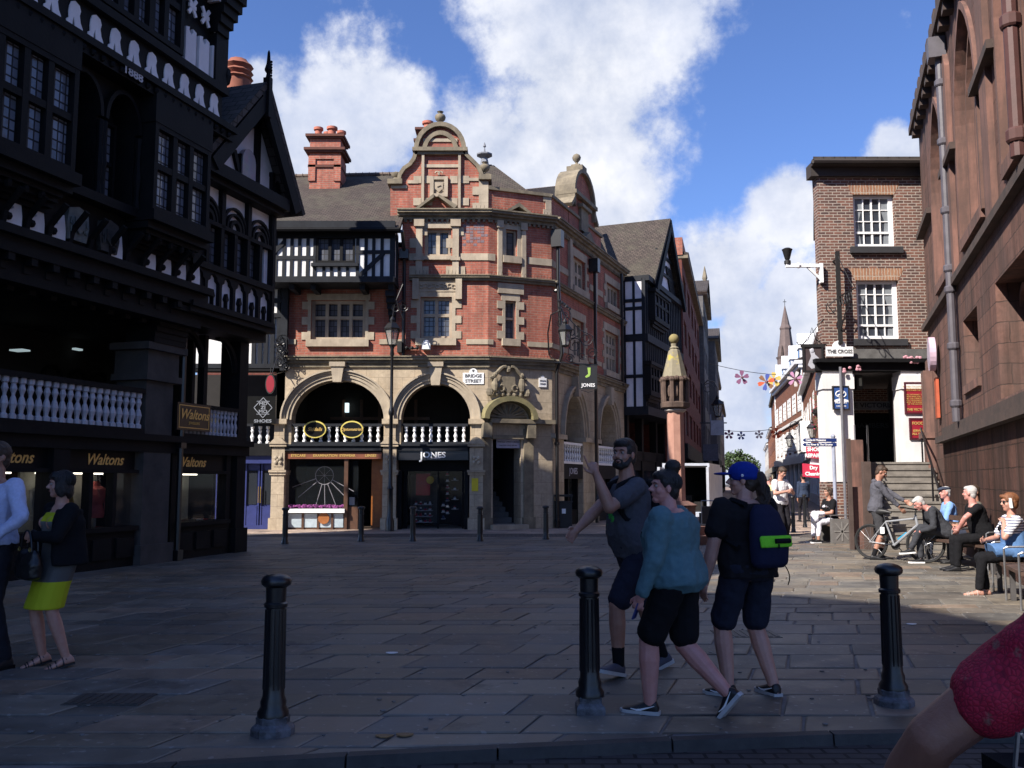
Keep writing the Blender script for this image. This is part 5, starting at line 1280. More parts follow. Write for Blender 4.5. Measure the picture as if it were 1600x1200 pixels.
def sash(h, rows, mid):
    u0, u1, z0, z1 = h; n = -.12
    mb = MB(FV); o_ = .09
    mb.box(u0, u0 + o_, z0, z1, n - .1, n); mb.box(u1 - o_ - .03, u1, z0, z1, n - .1, n); mb.box(u0 + o_, u1 - o_ - .03, z1 - .08, z1, n - .1, n - .002); mb.box(u0 + o_, u1 - o_ - .03, z0, z0 + .13, n - .1, n - .002)
    a, c, d, e = u0 + o_, u1 - o_ - .03, z0 + .13, z1 - .08
    for i in range(1, 4): u = a + (c - a) * i / 4; t = .014 if i != 2 else .024; mb.box(u - t, u + t, d, e, n - .08, n - .02)
    for j in range(1, rows): z = d + (e - d) * j / rows; t = .013 if j != mid else .03; mb.box(a, c, z - t, z + t, n - .08, n - .025 + (.02 if j == mid else 0))
    w = mb.build('sash_window', WPT, vi)
    g = MB(FV); g.box(a, c, d, e, n - .09, n - .06); g.build('pane', leaded('sash_glass', 9, 9, (.035, .042, .055), rough=.06), w)
    c2 = MB(FV)
    for s_, wd in ((a, 1), (c, -1)):
        c2.prism([(s_, d), (s_ + wd * .16, d), (s_ + wd * .1, (d + e) / 2), (s_ + wd * .3, e), (s_, e)], n - .055, n - .05)
    c2.build('curtain', plain('net_curtain', (.22, .24, .26), .9), w)
sash(wu, 4, 1); sash(wl, 5, 1)
mb = MB(FV); mb.box(v0 - .2, v1 - .05, zE_ - .019, zE_ + .099, -.3, .35); mb.box(v0 - .2, v1, zE_ - .28, zE_ - .02, -.3, .12);  mb.tube([(v0 - .2, zE_ + .06, .38), (v1 - .05, zE_ + .06, .38)], .07, 6); mb.tube([(v0 - .2, zE_ + .06, .38), (v0 - .2 + 2.85, zE_ + .06, -8)], .07, 6); mb.prism([(0,0),(1,0),(0,1)], 0, 0) if False else mb.add([(v0 - .18, zE_ - .02, .3), (v0 + 2.5, zE_ - .02, -8), (v0 + 3.0, zE_ - .02, -8), (v0 + .2, zE_ - .02, .3), (v0 - .18, zE_ + .1, .3), (v0 + 2.5, zE_ + .1, -8), (v0 + 3.0, zE_ + .1, -8), (v0 + .2, zE_ + .1, .3)], [(0, 3, 2, 1), (4, 5, 6, 7), (0, 1, 5, 4), (1, 2, 6, 5), (2, 3, 7, 6), (3, 0, 4, 7)]); mb.build('eaves', plain('eaves_brown', (.045, .035, .03), .7), vi)
mb = MB(); sheet(mb, [FV.P(v0 - .22, zE_ + .1, .4), FV.P(v1, zE_ + .1, .4), FV.P(v1 + 1.3, zE_ + .55, -4), FV.P(v0 + 1.2, zE_ + .55, -4)], -.08); mb.build('roof', SLATE, vi)
mb = MB(FV); dv = .37 * 8; mb.add([(v0, zL, -.35), (v0 + dv, zL, -9), (v0 + dv, zE_, -9), (v0, zE_, -.35), (v1, zL, -.35), (v1 + dv, zL, -9), (v1 + dv, zE_, -9), (v1, zE_, -.35)], [(0, 1, 2, 3), (4, 7, 6, 5), (1, 5, 6, 2), (3, 2, 6, 7)]); mb.build('side_wall', VBR, vi)
zf0 = FV.Z(1360, 580); mb = MB(FV); mb.box(v0 - .25, v1 - .03, zf0, zB_ - .1, -.35, .12); mb.box(v0 - .3, v1 - .04, zB_ - .1, zB_ + .0, -.3, .28); mb.build('fascia', BLK, vi)
mb = MB(FV); mb.box(v0 + .8, v1 - .05, zB_, zB_ + .28, -.3, .16); mb.build('stone_ledge', GREY, vi)
pa = (FV.U(1287, 650), FV.U(1333, 650)); pb = (FV.U(1409, 650), FV.U(1452, 650) + .12)
mb = MB(FV); mb.box(pa[0], pa[1], 1.45, zf0 - .5, -.5, .06); mb.box(pa[0] - .04, pa[1] + .03, zf0 - .5, zf0 - .1, -.5, .1); mb.box(pa[0] - .02, pa[1], zf0 - .1, zf0, -.5, .06); WR = plain('white_render', (.78, .77, .76), .7, (.68, .66, .65), 1.5, .1, streak=.12); mb.build('white_pier', WR, vi); mb = MB(FV)
mb.box(pb[0], pb[1], zL + .02, zf0 - .5, -.5, .06); mb.box(pb[0] - .03, pb[1], zf0 - .5, zf0 - .12, -.5, .1); mb.box(pb[0], pb[1], zf0 - .12, zf0, -.5, .06); mb.build('white_pier', WR, vi)
mb = MB(FV); mb.box(pa[0] - .02, pa[1] - .05, -.02, 1.45, -.5, .03); mb.box(pb[0] - .02, pb[1], zL - .35, zL + .02, -.5, .12); mb.build('plinth', VBR, vi)
# passage
mb = MB(FV)
def shb(mb, a, c, z0, z1, n0, n1, k=.37):
    o0, o1 = k * -n0, k * -n1; mb.add([(a + o0, z0, n0), (c + o0, z0, n0), (c + o1, z0, n1), (a + o1, z0, n1), (a + o0, z1, n0), (c + o0, z1, n0), (c + o1, z1, n1), (a + o1, z1, n1)], [(0, 3, 2, 1), (4, 5, 6, 7), (0, 1, 5, 4), (1, 2, 6, 5), (2, 3, 7, 6), (3, 0, 4, 7)])
shb(mb, pa[1] - .32, pa[1] - .2, zL, zf0, -5, -.5); shb(mb, pb[0] - .2, pb[0] - .08, zL, zf0, -5, -.5); shb(mb, pa[1] - .2, pb[0] - .1, zf0 - .0, zf0 + .12, -5, -.5); mb.build('passage_wall', plain('passage_grey', (.16, .15, .15), .8), vi)
mb = MB(FV); mb.box(pa[1] - .2, pb[0], zL - .1, zL, -.5, -.0); shb(mb, pa[1] - .2, pb[0] - .1, zL - .1, zL, -5, -.5); mb.build('passage_floor', STEP, vi)
mb = MB(FV); zs = FV.Z(1365, 640, -2.6); mb.box(pa[1] + .75, pb[0] + .8, zs, FV.Z(1365, 627, -2.6), -2.7, -2.6); mb.build('lintel_board', plain('lintel_grey', (.24, .22, .22), .7), vi)
text('THE VICTORIA', FV, (pa[1] + pb[0]) / 2 + .78, (zs + FV.Z(1365, 627, -2.6)) / 2, -2.6, .2, plain('sign_dark', (.03, .03, .03), .5), vi, bold=.004, sx=1.15)
mb = MB(FV); mb.box(pa[1] + 1.3, pb[0] + 1.4, zL, zs, -4.2, -4.1); mb.build('passage_back', DARK, vi)
text('CHAMBERS', FV, (pa[1] + pb[0]) / 2 + 1.3, zs - .4, -4.09, .22, plain('sign_dim', (.10, .10, .10), .6), vi, sx=1.2)
mb = MB(FV); u, z = FV.uz(1340, 598, -1); mb.box(u - .06, u + .1, z - .2, z + .2, -1.1, -.9); wl_ = mb.build('wall_lantern', IRONM, vi)
mb = MB(FV); mb.box(u + .0, u + .08, z - .1, z + .12, -.9, -.88); mb.build('lantern_glass', plain('pale_glass', (.5, .55, .5), .3), wl_)
# signs on it
def board_sign(nm, label, x0, y0, x1, y1, n, frame_m, face_m, fr=FV, rim=.05, th=.05):
    u0, u1, z0, z1 = fr.R(x0, y0, x1, y1, n); sg = thing(nm, label, 'sign', fr.P((u0 + u1) / 2, z0, n))
    mb = MB(fr); mb.box(u0, u0 + rim, z0, z1, n - th, n + .02); mb.box(u1 - rim, u1, z0, z1, n - th, n + .02); mb.box(u0 + rim, u1 - rim, z0, z0 + rim, n - th, n + .019); mb.box(u0 + rim, u1 - rim, z1 - rim, z1, n - th, n + .019); mb.build('frame', frame_m, sg)
    mb = MB(fr); mb.box(u0 + rim, u1 - rim, z0 + rim, z1 - rim, n - th, n); mb.build('face', face_m, sg); return sg, u0, u1, z0, z1
sg, a, b2, c, d = board_sign('plaque', 'large dark red plaque with rows of gold lettering on the white pier by the church', 1413, 597, 1454, 647, .09, plain('maroon_frame', (.08, .01, .02), .5), MAROON)
text('BETWEEN THE CATHEDRAL AND\nTHE CROSS STOOD THE OLD\nPENTICE AND THE SHAMBLES', FV, (a + b2) / 2, d - .18, .095, .052, GOLD, sg)
text('HERE THE MARKET WAS HELD\nEVERY WEEK FOR THE CITY\nAND THE COUNTRY ROUND\nUNTIL THE ROWS WERE BUILT\nABOVE THE ROMAN STREETS\nOF THE OLD FORTRESS', FV, (a + b2) / 2, (c + d) / 2 - .04, .095, .052, GOLD, sg)
text('THE VICTORIA', FV, (a + b2) / 2, c + .12, .095, .095, GOLD, sg, bold=.002)
sg, a, b2, c, d = board_sign('plaque', 'small dark red plaque below the large one on the white pier by the church', 1421, 653, 1448, 687, .09, MATS['maroon_frame'], MAROON)
text('FOOD', FV, (a + b2) / 2, d - .15, .095, .11, GOLD, sg, bold=.002); text('SERVED\nALL DAY', FV, (a + b2) / 2, c + .2, .095, .085, GOLD, sg, bold=.002)
BP = plain('poster_blue', (.03, .10, .3), .5, (.02, .05, .2), 3)
sg, a, b2, c, d = board_sign('poster_frame', 'framed blue and white sports poster on the white pier beside the street', 1301, 603, 1327, 640, .16, IRONM, BP, rim=.03)
mb = MB(FV); mx_, mz = (a + b2) / 2, (c + d) / 2 + .1
mb.tube([(mx_ + .14 * cos(k * pi / 8), mz + .09 * sin(k * pi / 8), .165) for k in range(17)], .015, 5); mb.tube([(mx_ - .09, mz - .04, .165), (mx_ + .09, mz + .04, .165)], .02, 5)
mb.prism([(a + .03, c + .2), (a + .03, c + .26), (mx_, c + .32), (b2 - .03, c + .26), (b2 - .03, c + .2), (mx_, c + .26)], .16, .164); mb.build('emblem', WPT, sg)
text('RUGBY', FV, mx_, c + .2, .165, .1, WPT, sg, bold=.004); text('LIVE HERE', FV, mx_, c + .09, .165, .06, WPT, sg)
sg = thing('street_sign', 'white street name plate reading THE CROSS under the lower sash window', 'sign', FV.P(FV.U(1311, 545), FV.Z(1311, 556), .2))
u, z = FV.uz(1311.5, 549, .3); mb = MB(FV); mb.box(u - .37, u + .37, z - .14, z + .13, .29, .33); mb.prism(arch_pts(u, z + .13, .19, .17, 10), .29, .33); mb.build('plate', WPT, sg)
text('THE CROSS', FV, u, z - .01, .335, .14, MATS['sign_grey'], sg, bold=.003, sx=.95)
mb = MB(FV); mb.prism([(u - .04, z + .25), (u - .04, z + .2), (u, z + .15), (u + .04, z + .2), (u + .04, z + .25)], .33, .336); mb.build('shield', MATS['sign_grey'], sg)
# iron sign bracket (vertical post with scrollwork), its shadow falls over the lower window
ib = thing('sign_bracket', 'tall black iron scroll bracket on the brown brick wall beside the sash windows', 'bracket', FV.P(FV.U(1310, 540), FV.Z(1310, 542), .25))
mb = MB(FV); uu = FV.U(1311, 470, .35); za, zb = FV.Z(1310, 537, .35), FV.Z(1310, 393, .35)
mb.box(uu - .05, uu + .05, za, zb, .3, .4); mb.build('post', IRONM, ib)
mb = MB(FV)
for s_ in (-1, 1):
    mb.tube([(uu + s_ * (.1 + .13 * (1 - cos(k * .5))), za + 1.0 + .16 * sin(k * .5) * s_, .35) for k in range(9)], .015, 5); mb.tube([(uu, za + 1.3, .35), (uu + s_ * .3, za + 1.05, .35), (uu + s_ * .12, za + .8, .35)], .015, 5)
mb.tube([(uu, za + 1.3, .35), (uu, za + 1.3, 1.5)], .02, 5); mb.tube([(uu, zb - .1, .35), (uu, za + 1.35, 1.4)], .012, 5); mb.tube([(uu, za + .3, .35), (uu, za + 1.2, 1.2)], .015, 5)
for k in range(5): mb.tube([(uu, za + 1.15 + .12 * sin(t * .8), .5 + .18 * k + .09 * cos(t * .8)) for t in range(9)], .012, 4)
mb.tube([(uu, za + .05, .35), (uu, za + .05, 0)], .03, 6); mb.tube([(uu, zb - .2, .35), (uu, zb - .2, 0)], .03, 6)
mb.build('scrollwork', IRONM, ib)
# CCTV-like floodlight on white arm
wa = thing('wall_floodlight', 'white steel arm with a black lamp sticking out from the brown brick house', 'lamp', FV.P(v0, FV.Z(1285, 440), 0))
mb = MB(FV); ua, zz_ = FV.uz(1228, 415, .1); ub = v0 + .02; zq = FV.Z(1285, 413, .1)
mb.box(ua, ub, zz_ - .045, zz_ + .045, .04, .14); mb.obox(FV.P(ub, FV.Z(1285, 440), .09), FV.P(FV.U(1258, 416), zz_, .09) - FV.P(ub, FV.Z(1285, 440), .09), .05, .06); mb.box(ub - .06, ub + .02, FV.Z(1285, 443), zz_ + .06, .0, .16); mb.ell((FV.U(1246, 414), zz_, .1), .08, 8); mb.build('arm', WPT, wa)
mb = MB(FV); ul = ua + .05; mb.lathe((ul, .09), [(.09, zz_ + .05), (.09, zz_ + .14), (.05, zz_ + .16), (.07, zz_ + .19), (.13, zz_ + .42), (.15, zz_ + .46), (.08, zz_ + .5)], 10); mb.build('lamp_head', IRONM, wa, True)
# hanging pub sign
ps = thing('hanging_sign', 'black framed hanging sign with a pale seated figure beside THE CROSS plate', 'sign', FV.P(FV.U(1270, 560), FV.Z(1270, 585), .0))
mb = MB(FV); u0, u1, z0, z1 = FV.R(1254, 540, 1286, 582, 0); mb.box(u0, u0 + .05, z0, z1, -.03, .05); mb.box(u1 - .05, u1, z0, z1, -.03, .05); mb.box(u0 + .05, u1 - .05, z0, z0 + .05, -.03, .049); mb.box(u0 - .04, u1 + .02, z1 - .05, z1 + .03, -.03, .055)
uc = (u0 + u1) / 2
mb.tube([(u0, z1 + .03, .01), (uc - .1, z1 + .18, .01), (uc, z1 + .5, .01), (uc + .1, z1 + .18, .01), (u1, z1 + .03, .01)], .014, 5); mb.tube([(u0 - .15, z1 + .1, .01), (u0 - .1, z1 + .03, .01), (v0 + .1, z1 + .03, .01)], .014, 5)
mb.tube([(u0 + .05, z1 + .08, .01), (v0 + .05, z1 + .75, .01)], .01, 4)
mb.build('frame', IRONM, ps)
mb = MB(FV); mb.box(u0 + .05, u1 - .05, z0 + .05, z1 - .05, -.01, .02); mb.build('face', plain('sign_brown', (.07, .05, .05), .5), ps)
mb = MB(FV); mb.prism([(uc - .1, z1 - .1), (uc + .02, z1 - .12), (uc + .06, z1 - .25), (uc + .16, z1 - .35), (uc + .2, z0 + .15), (uc - .05, z0 + .1), (uc - .15, z0 + .2), (uc - .05, z1 - .3)], .02, .03); mb.ell((uc - .02, z1 - .14, .03), (.06, .02, .07), 8); mb.build('painted_figure', plain('pale_figure', (.5, .5, .55), .6), ps)
# vertical pipes and cables on the left pier
mb = MB(FV); u = FV.U(1317, 700, .15); mb.tube([(u, -.0, .18), (u, zf0 + .1, .18)], .04, 8); mb.tube([(u + .35, .0, .12), (u + .35, 3.0, .12)], .02, 6); mb.build('downpipe', plain('grey_pipe', (.16, .16, .18), .5), vi)
mb = MB(FV); R2 = random.Random(4)
for (x, y) in ((1322, 578), (1338, 575), (1418, 560), (1427, 565), (1434, 563)):
    u, z = FV.uz(x, y, .2)
    for k in range(6): mb.ell((u + R2.uniform(-.1, .1), z + R2.uniform(-.06, .08), .2 + R2.uniform(0, .08)), (.05, .03, .04), 6)
props(mb.build('flower_decoration', plain('pink_petal', (.6, .3, .35), .8), None), 'faded pink flower decorations pinned along the black fascia over the passage', 'decoration')

# ------------------------------------------------------------------ steps
st = thing('stone_steps', 'wide worn stone steps climbing to the passage of the brown brick house', 'steps', (9.0, 20.6, 0))
mb = MB(); ns = 12; yb, yt = 20.6, 24.9
def sl_(y): return 7.72 + (y - 20.5) * .385
def sr_(y): return 11.25 - (25 - y) * .34
for i in range(ns):
    y0 = yb + (yt - yb) * i / ns; z0, z1 = (zL) * i / ns, zL * (i + 1) / ns
    if i == ns - 1: y1_ = 26.0
    else: y1_ = yb + (yt - yb) * (i + 1) / ns + .02
    a, c = sl_(y0), sr_(y0)
    vs = []
    lip = .025
    mb.add([(a, y0, z0 - .02), (c, y0, z0 - .02), (sr_(y1_), y1_, z0 - .02), (sl_(y1_), y1_, z0 - .02), (a, y0, z1 - .05), (c, y0, z1 - .05), (sr_(y1_), y1_, z1 - .05), (sl_(y1_), y1_, z1 - .05)], [(0, 3, 2, 1), (4, 5, 6, 7), (0, 1, 5, 4), (1, 2, 6, 5), (2, 3, 7, 6), (3, 0, 4, 7)])
    y0 -= lip
    mb.add([(a, y0, z1 - .05), (c, y0, z1 - .05), (sr_(y1_), y1_, z1 - .05), (sl_(y1_), y1_, z1 - .05), (a, y0, z1), (c, y0, z1), (sr_(y1_), y1_, z1), (sl_(y1_), y1_, z1)], [(0, 3, 2, 1), (4, 5, 6, 7), (0, 1, 5, 4), (1, 2, 6, 5), (2, 3, 7, 6), (3, 0, 4, 7)])
    mb.box(a, c, y0 + .2, y0 + .22, 0, z0) if False else None
mb.build('tread', plain('worn_step_stone', (.27, .245, .215), .85, (.15, .135, .12), 2.5, .4, streak=.2), st)
mb = MB(); N_ = 10   # flank wall
for y0, y1_, z in ((20.45, 21.3, 1.35), (21.3, 23.2, 1.9), (23.2, 25.4, 2.5)):
    a0, a1 = sl_(y0), sl_(y1_)
    mb.add([(a0 - .34, y0, -.02), (a0, y0, -.02), (a1, y1_, -.02), (a1 - .34, y1_, -.02), (a0 - .34, y0, z), (a0, y0, z), (a1, y1_, z), (a1 - .34, y1_, z)], [(0, 3, 2, 1), (4, 5, 6, 7), (0, 1, 5, 4), (1, 2, 6, 5), (2, 3, 7, 6), (3, 0, 4, 7)])
mb.build('flank_wall', SANDP, st)
mb = MB()
a = sl_(20.4); mb.box(a - .02, a + .14, 20.3, 20.44, -.02, 1.9); mb.box(a - .36, a - .28, 20.3, 20.38, 0, 2.4)
mb.build('post', plain('brown_post', (.09, .06, .05), .8), st)
mb = MB()
hr = [(sl_(20.6) + .12, 20.6, 1.05), (sl_(22.6) + .12, 22.6, 1.95), (sl_(24.9) + .12, 24.9, 2.95)]
mb.tube(hr, .025, 6); mb.tube([(x, y, z - .45) for x, y, z in hr], .018, 6)
for i in range(16):
    t = i / 15; y = 20.6 + 4.3 * t; x = sl_(y) + .12; mb.tube([(x, y, zL * t), (x, y, 1.05 + 1.9 * t)], .014, 5)
rr = [(sr_(y) - .25, y, zL * (y - 20.6) / 4.3 + .95) for y in (20.6, 22.6, 24.8)]; mb.tube(rr, .03, 6)
for y in (20.7, 22.6, 24.7): mb.tube([(sr_(y) - .25, y, zL * (y - 20.6) / 4.3), (sr_(y) - .25, y, zL * (y - 20.6) / 4.3 + .95)], .025, 6)
mb.build('handrail', IRON, st)

# ------------------------------------------------------------------ second timbered house down the street
td = thing('tudor_house', 'gabled black and white timbered house with oriel windows beyond the red corner building', 'building', FS.P(13.5, 0, -2))
t0, t1 = sL + .05, FS.U(1058, 640)
nT = .9; zJ1, zJ2, zTe = FS.Z(1020, 640, nT), FS.Z(1010, 535, nT), None
za_ = FS.Z(1010, 638, nT); zb2 = FS.Z(1010, 528, nT); 
g0, ga_, g1_ = FS.uz(1028, 447, 1.2), FS.uz(1052, 351, 1.2), FS.uz(1071, 472, 1.2)
t1 = g1_[0] + .2; zf = (g0[1] + g1_[1]) / 2; um2 = (g0[0] + g1_[0]) / 2
mb = MB(FS); mb.box(t0, t1, za_, zf, -5, nT - .05); mb.prism([(g0[0] + .3, zf), (g1_[0] - .3, zf), (um2, ga_[1] - .3)], -5, nT - .05); mb.build('plaster_wall', WHD, td)
mb = MB(FS)
mb.box(t0 - .05, t1, za_ - .25, za_ + .08, -1, nT + .1); mb.box(t0 - .03, t1, zb2 - .15, zb2 + .15, -1, nT + .12); mb.box(t0 - .03, t1, zf - .1, zf + .12, -1, nT + .2)
k = 20
for i in range(k + 1):
    u = t0 + (t1 - t0) * i / k; mb.box(u - .05, u + .05, za_, zf, nT - .06, nT + .03)
mb.box(t0 - .03, t0 + .02, za_, zf, nT - .12, nT + .02)
for n_ in (.45, .05, -.4, -.9): mb.box(t0 - .03, t0 + .02, za_, zf, n_ - .05, n_ + .05)
for z_ in (za_ + 1.3, zb2, zb2 + 1.2, zf - .9): mb.box(t0 - .04, t0 + .02, z_ - .07, z_ + .07, -1.5, nT)
for a, c in (((g0[0] + .5, zf), (um2, ga_[1] - .6)), ((g1_[0] - .5, zf), (um2, ga_[1] - .6))):
    for t in range(1, 5):
        p = FS.P(a[0] + (um2 - a[0]) * t * .12, zf, nT); q_ = FS.P(a[0] + (um2 - a[0]) * (t * .12 + .45), zf + (c[1] - zf) * .5, nT); mb.obox(p, q_ - p, .07, .1)
for t in (.25, .5): mb.box(g0[0] + .6 + t, g1_[0] - .6 - t, zf + (ga_[1] - zf) * t, zf + (ga_[1] - zf) * t + .12, nT - .05, nT + .03)
mb.build('timber_frame', TIM, td)
for (x0, x1, y0, y1, c) in ((1013, 1036, 465, 503, 4), (1006, 1025, 574, 616, 4)):
    u0, u1 = FS.U(x0, y0, nT), FS.U(x1, y0, nT); z0, z1 = FS.Z((x0 + x1) / 2, y1, nT), FS.Z((x0 + x1) / 2, y0, nT)
    window(td, FS, u0, u1, z0, z1, nT + .28, c, [.6], BLK, GLD, name='oriel_window', bar=.12)
    mb = MB(FS); mb.box(u0, u0 + .1, z0, z1, nT, nT + .18); mb.box(u1 - .1, u1, z0, z1, nT, nT + .18); mb.box(u0 - .1, u1 + .1, z1, z1 + .14, nT, nT + .34)
    for k_ in range(3): mb.box(u0 + .1 * k_, u1 - .1 * k_, z0 - .12 * (k_ + 1), z0 - .12 * k_, nT, nT + .28 - .08 * k_)
    mb.build('oriel_body', BLK, td)
mb = MB(FS); mb.strip([(g0[0] - .15, g0[1] - .1), (um2, ga_[1] + .05)], -.3, 1.1, 1.22); mb.strip([(um2, ga_[1] + .05), (g1_[0] + .15, g1_[1] - .3)], -.3, 1.1, 1.225); mb.build('barge_board', BLK, td)
mb = MB(); A, B = FS.P(um2, ga_[1] + .05, 1.2), FS.P(um2, ga_[1] + .05, -7); lo = FS.P(g0[0] - .25, zf - .1, 1.15); lo2 = FS.P(g0[0] - .25, zf - .1, -7)
sheet(mb, [lo, A, B, lo2], -.15); ro, ro2 = FS.P(g1_[0] + .2, zf - .1, 1.15), FS.P(g1_[0] + .2, zf - .1, -7); sheet(mb, [A, ro, ro2, B], -.15); mb.build('roof', ROOF, td)
mb = MB()
for i in range(20): p = A.lerp(B, i / 20); q_ = A.lerp(B, (i + .96) / 20); mb.tube([tuple(p), tuple(q_)], [.08, .11], 6)
mb.build('ridge_tiles', RIDG, td)
mb = MB(FS); mb.box(t0, t1, 0, za_ - .2, -3, -2.5)
for u in (t0 + .2, t0 + 2.5, t0 + 5, t1 - .2): mb.box(u - .15, u + .15, 0, za_ - .2, -.2, .1)
mb.box(t0, t1, 2.3, 2.7, -2.6, .1); mb.box(t0, t1, 0, .5, -.1, .0); mb.box(t0, t1, 1.9, 2.3, -.1, .05); mb.build('ground_floor', BLK, td)
mb = MB(FS); mb.box(t0, t1, .5, 1.9, -.1, -.05); mb.build('shop_pane', PANE, td)

# ------------------------------------------------------------------ further houses, left side of the street
E3 = FS.P(t1 + .1, 0, 1.0); F3 = Fr(E3[:2], (.235, .97))
def far_house(nm, label, fr, u0, u1, zt, mat, rows, cols, roofz=1.6, wcol=PANE, fm=WPT, slit=False, nn=0, depth=7, shop=True, gable=False, wh=.55, band=None):
    t = thing(nm, label, 'building', fr.P((u0 + u1) / 2, 0, -2))
    holes = []; base = 3.2; fh = (zt - base) / rows
    for r in range(rows):
        for c in range(cols):
            uc = u0 + (u1 - u0) * (c + .5) / cols; w = (u1 - u0) / cols * .3
            holes.append((uc - w, uc + w, base + fh * (r + .2), base + fh * (r + .2 + wh)))
    mb = MB(fr); wall_cells(mb, u0, u1, base, zt, -.3, nn, holes); mb.box(u0, u1, 0, zt, -depth, -.32); mb.build('wall', mat, t)
    for h in holes: window(t, fr, *h, nn - .1, 2, [.5], fm, wcol, bar=.04, outer=.07)
    if shop:
        mb = MB(fr); mb.box(u0, u1, 2.5, base, -.3, nn + .12); mb.box(u0, u1, 0, .5, -.3, nn)
        for i in range(5): u = u0 + (u1 - u0) * i / 4.0; mb.box(max(u0, u - .12), min(u1, u + .12), 0.5, 2.5, -.3, nn + .01)
        mb.build('shopfront', band or BLK, t); mb = MB(fr); mb.box(u0, u1, .5, 2.5, -.31, -.15); mb.build('shop_pane', PANE, t)
    mb = MB(fr); mb.box(u0 - .05, u1 + .05, zt, zt + .15, -.4, nn + .3); mb.build('cornice', DSTN if not band else fm, t)
    mb = MB()
    if gable:
        um = (u0 + u1) / 2; A, B = fr.P(um, zt + roofz, nn + .3), fr.P(um, zt + roofz, -depth)
        sheet(mb, [fr.P(u0 - .2, zt + .1, nn + .3), A, B, fr.P(u0 - .2, zt + .1, -depth)], -.12); sheet(mb, [A, fr.P(u1 + .2, zt + .1, nn + .3), fr.P(u1 + .2, zt + .1, -depth), B], -.12)
        g = MB(fr); g.prism([(u0, zt + .15), (u1, zt + .15), (um, zt + roofz - .1)], -depth, nn); g.build('gable', mat, t)
    else:
        sheet(mb, [fr.P(u0, zt + .15, nn + .3), fr.P(u1, zt + .15, nn + .3), fr.P(u1, zt + roofz, -3), fr.P(u0, zt + roofz, -3)], -.12)
    mb.build('roof', SLATE, t); return t
zD = F3.Z(1075, 452); 
far_house('brick_house', 'plain dark red brick house directly beyond the gabled timbered house', F3, 0, 20, at(1080, 450, 50).z, DRED, 4, 5, 1.0, fm=CREAM)
mb = MB(F3); mb.box(-.1, 20.1, at(1080, 450, 50).z + .16, at(1080, 450, 50).z + 1.0, -4, .05); mb.build('parapet', RED, bpy.data.objects['brick_house'])
far_house('grey_gabled_house', 'tall weathered grey stone front with pinnacle beyond the dark red brick house', F3, 20.2, 31, at(1100, 482, 68).z, GREY, 4, 3, 2.0, nn=.3, gable=True)
mb = MB(F3); zq = at(1107, 474, 70).z; mb.lathe((25.5, .3), [(.3, zq), (.12, zq + .6), (.25, zq + .8), (.1, zq + 1.2), (.2, zq + 1.5), (.02, zq + 2.4)], 6); mb.build('pinnacle', DSTN, bpy.data.objects['grey_gabled_house'])
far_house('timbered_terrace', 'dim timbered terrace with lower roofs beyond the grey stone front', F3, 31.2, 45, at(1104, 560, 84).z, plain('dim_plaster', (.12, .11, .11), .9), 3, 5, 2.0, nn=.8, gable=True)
far_house('low_terrace', 'low brown terrace between the dim timbered terrace and the cream shop', F3, 45.2, 66, at(1118, 600, 100).z, DRED, 2, 6, 2.0, nn=.4)
far_house('cream_terrace', 'small cream fronted shop beyond the low brown terrace, near the trees', F3, 66.2, 90, at(1125, 650, 128).z, plain('cream_render', (.35, .32, .27), .9), 2, 6, 1.6, nn=.6)

# ------------------------------------------------------------------ right side of the street
pN = at(1257, 700, 78); pF = at(1213, 700, 105)
F4 = Fr(pF[:2], (pN - pF)[:2]); L4 = (pN - pF).length
zC = F4.Z(1213, 612)
wb = thing('white_banded_house', 'distant brick house with white quoins, white cornice and tall white windows', 'building', F4.P(L4 / 2, 0, -2))
LB = bricks('orange_brick_far', (.3, .12, .07), (.22, .085, .055), (.2, .13, .1), .23, .078, .008)
rows = [(F4.Z(1235, 662), F4.Z(1235, 628)), (F4.Z(1235, 712), F4.Z(1235, 680))]
rows = [(F4.Z(1235, 652), F4.Z(1235, 622)), (F4.Z(1235, 708), F4.Z(1235, 675))]
holes = []
for z0, z1 in rows:
    for i in range(6): uc = L4 * (i + .5) / 6 - .2; holes.append((uc - L4 / 19, uc + L4 / 19, z0, z1))
mb = MB(F4); wall_cells(mb, 0, L4, rows[1][0] - .5, zC, -.3, 0, holes); mb.box(0, L4, 0, zC, -8, -.32); mb.build('wall', LB, wb)
for h in holes:
    window(wb, F4, *h, .04, 2, [.33, .66], WPT, plain('blind_glass', (.35, .38, .42), .2, bmp=0), bar=.08, outer=.35)
mb = MB(F4); zc2 = (rows[0][0] + rows[1][1]) / 2
for i in range(7): u = L4 * i / 6 - .2; mb.box(max(0, u - .8), min(L4, u + .8), rows[1][0] - .3, rows[1][1] + .1, 0, .08)
mb.box(0, L4, zc2 - .12, zc2 + .12, 0, .15); mb.box(0, L4 + .3, zC, zC + .3, -.3, .6); mb.box(0, L4 + .2, zC - .3, zC, -.3, .3); mb.box(0, L4, rows[1][0] - .5, rows[1][0] - .2, 0, .1)
quoins(mb, L4, -1, rows[1][0] - .3, zC - .3, .9, .6, .4, 0, .06); quoins(mb, 0, 1, rows[1][0] - .3, zC - .3, .8, .5, .4, 0, .06)
mb.build('white_trim', WPT, wb)
mb = MB(F4); zs1 = F4.Z(1235, 720); mb.box(0, L4, zs1 - .4, rows[1][0] - .5, -.2, .3)
for i in range(8): u = L4 * i / 7; mb.box(max(0, u - .5), min(L4, u + .5), 0, zs1 - .4, -.2, .1)
mb.box(0, L4, 0, .4, -.2, .05); mb.build('shopfront', WPT, wb); mb = MB(F4); mb.box(0, L4, .4, zs1 - .4, -.3, -.1); mb.build('shop_pane', PANE, wb)
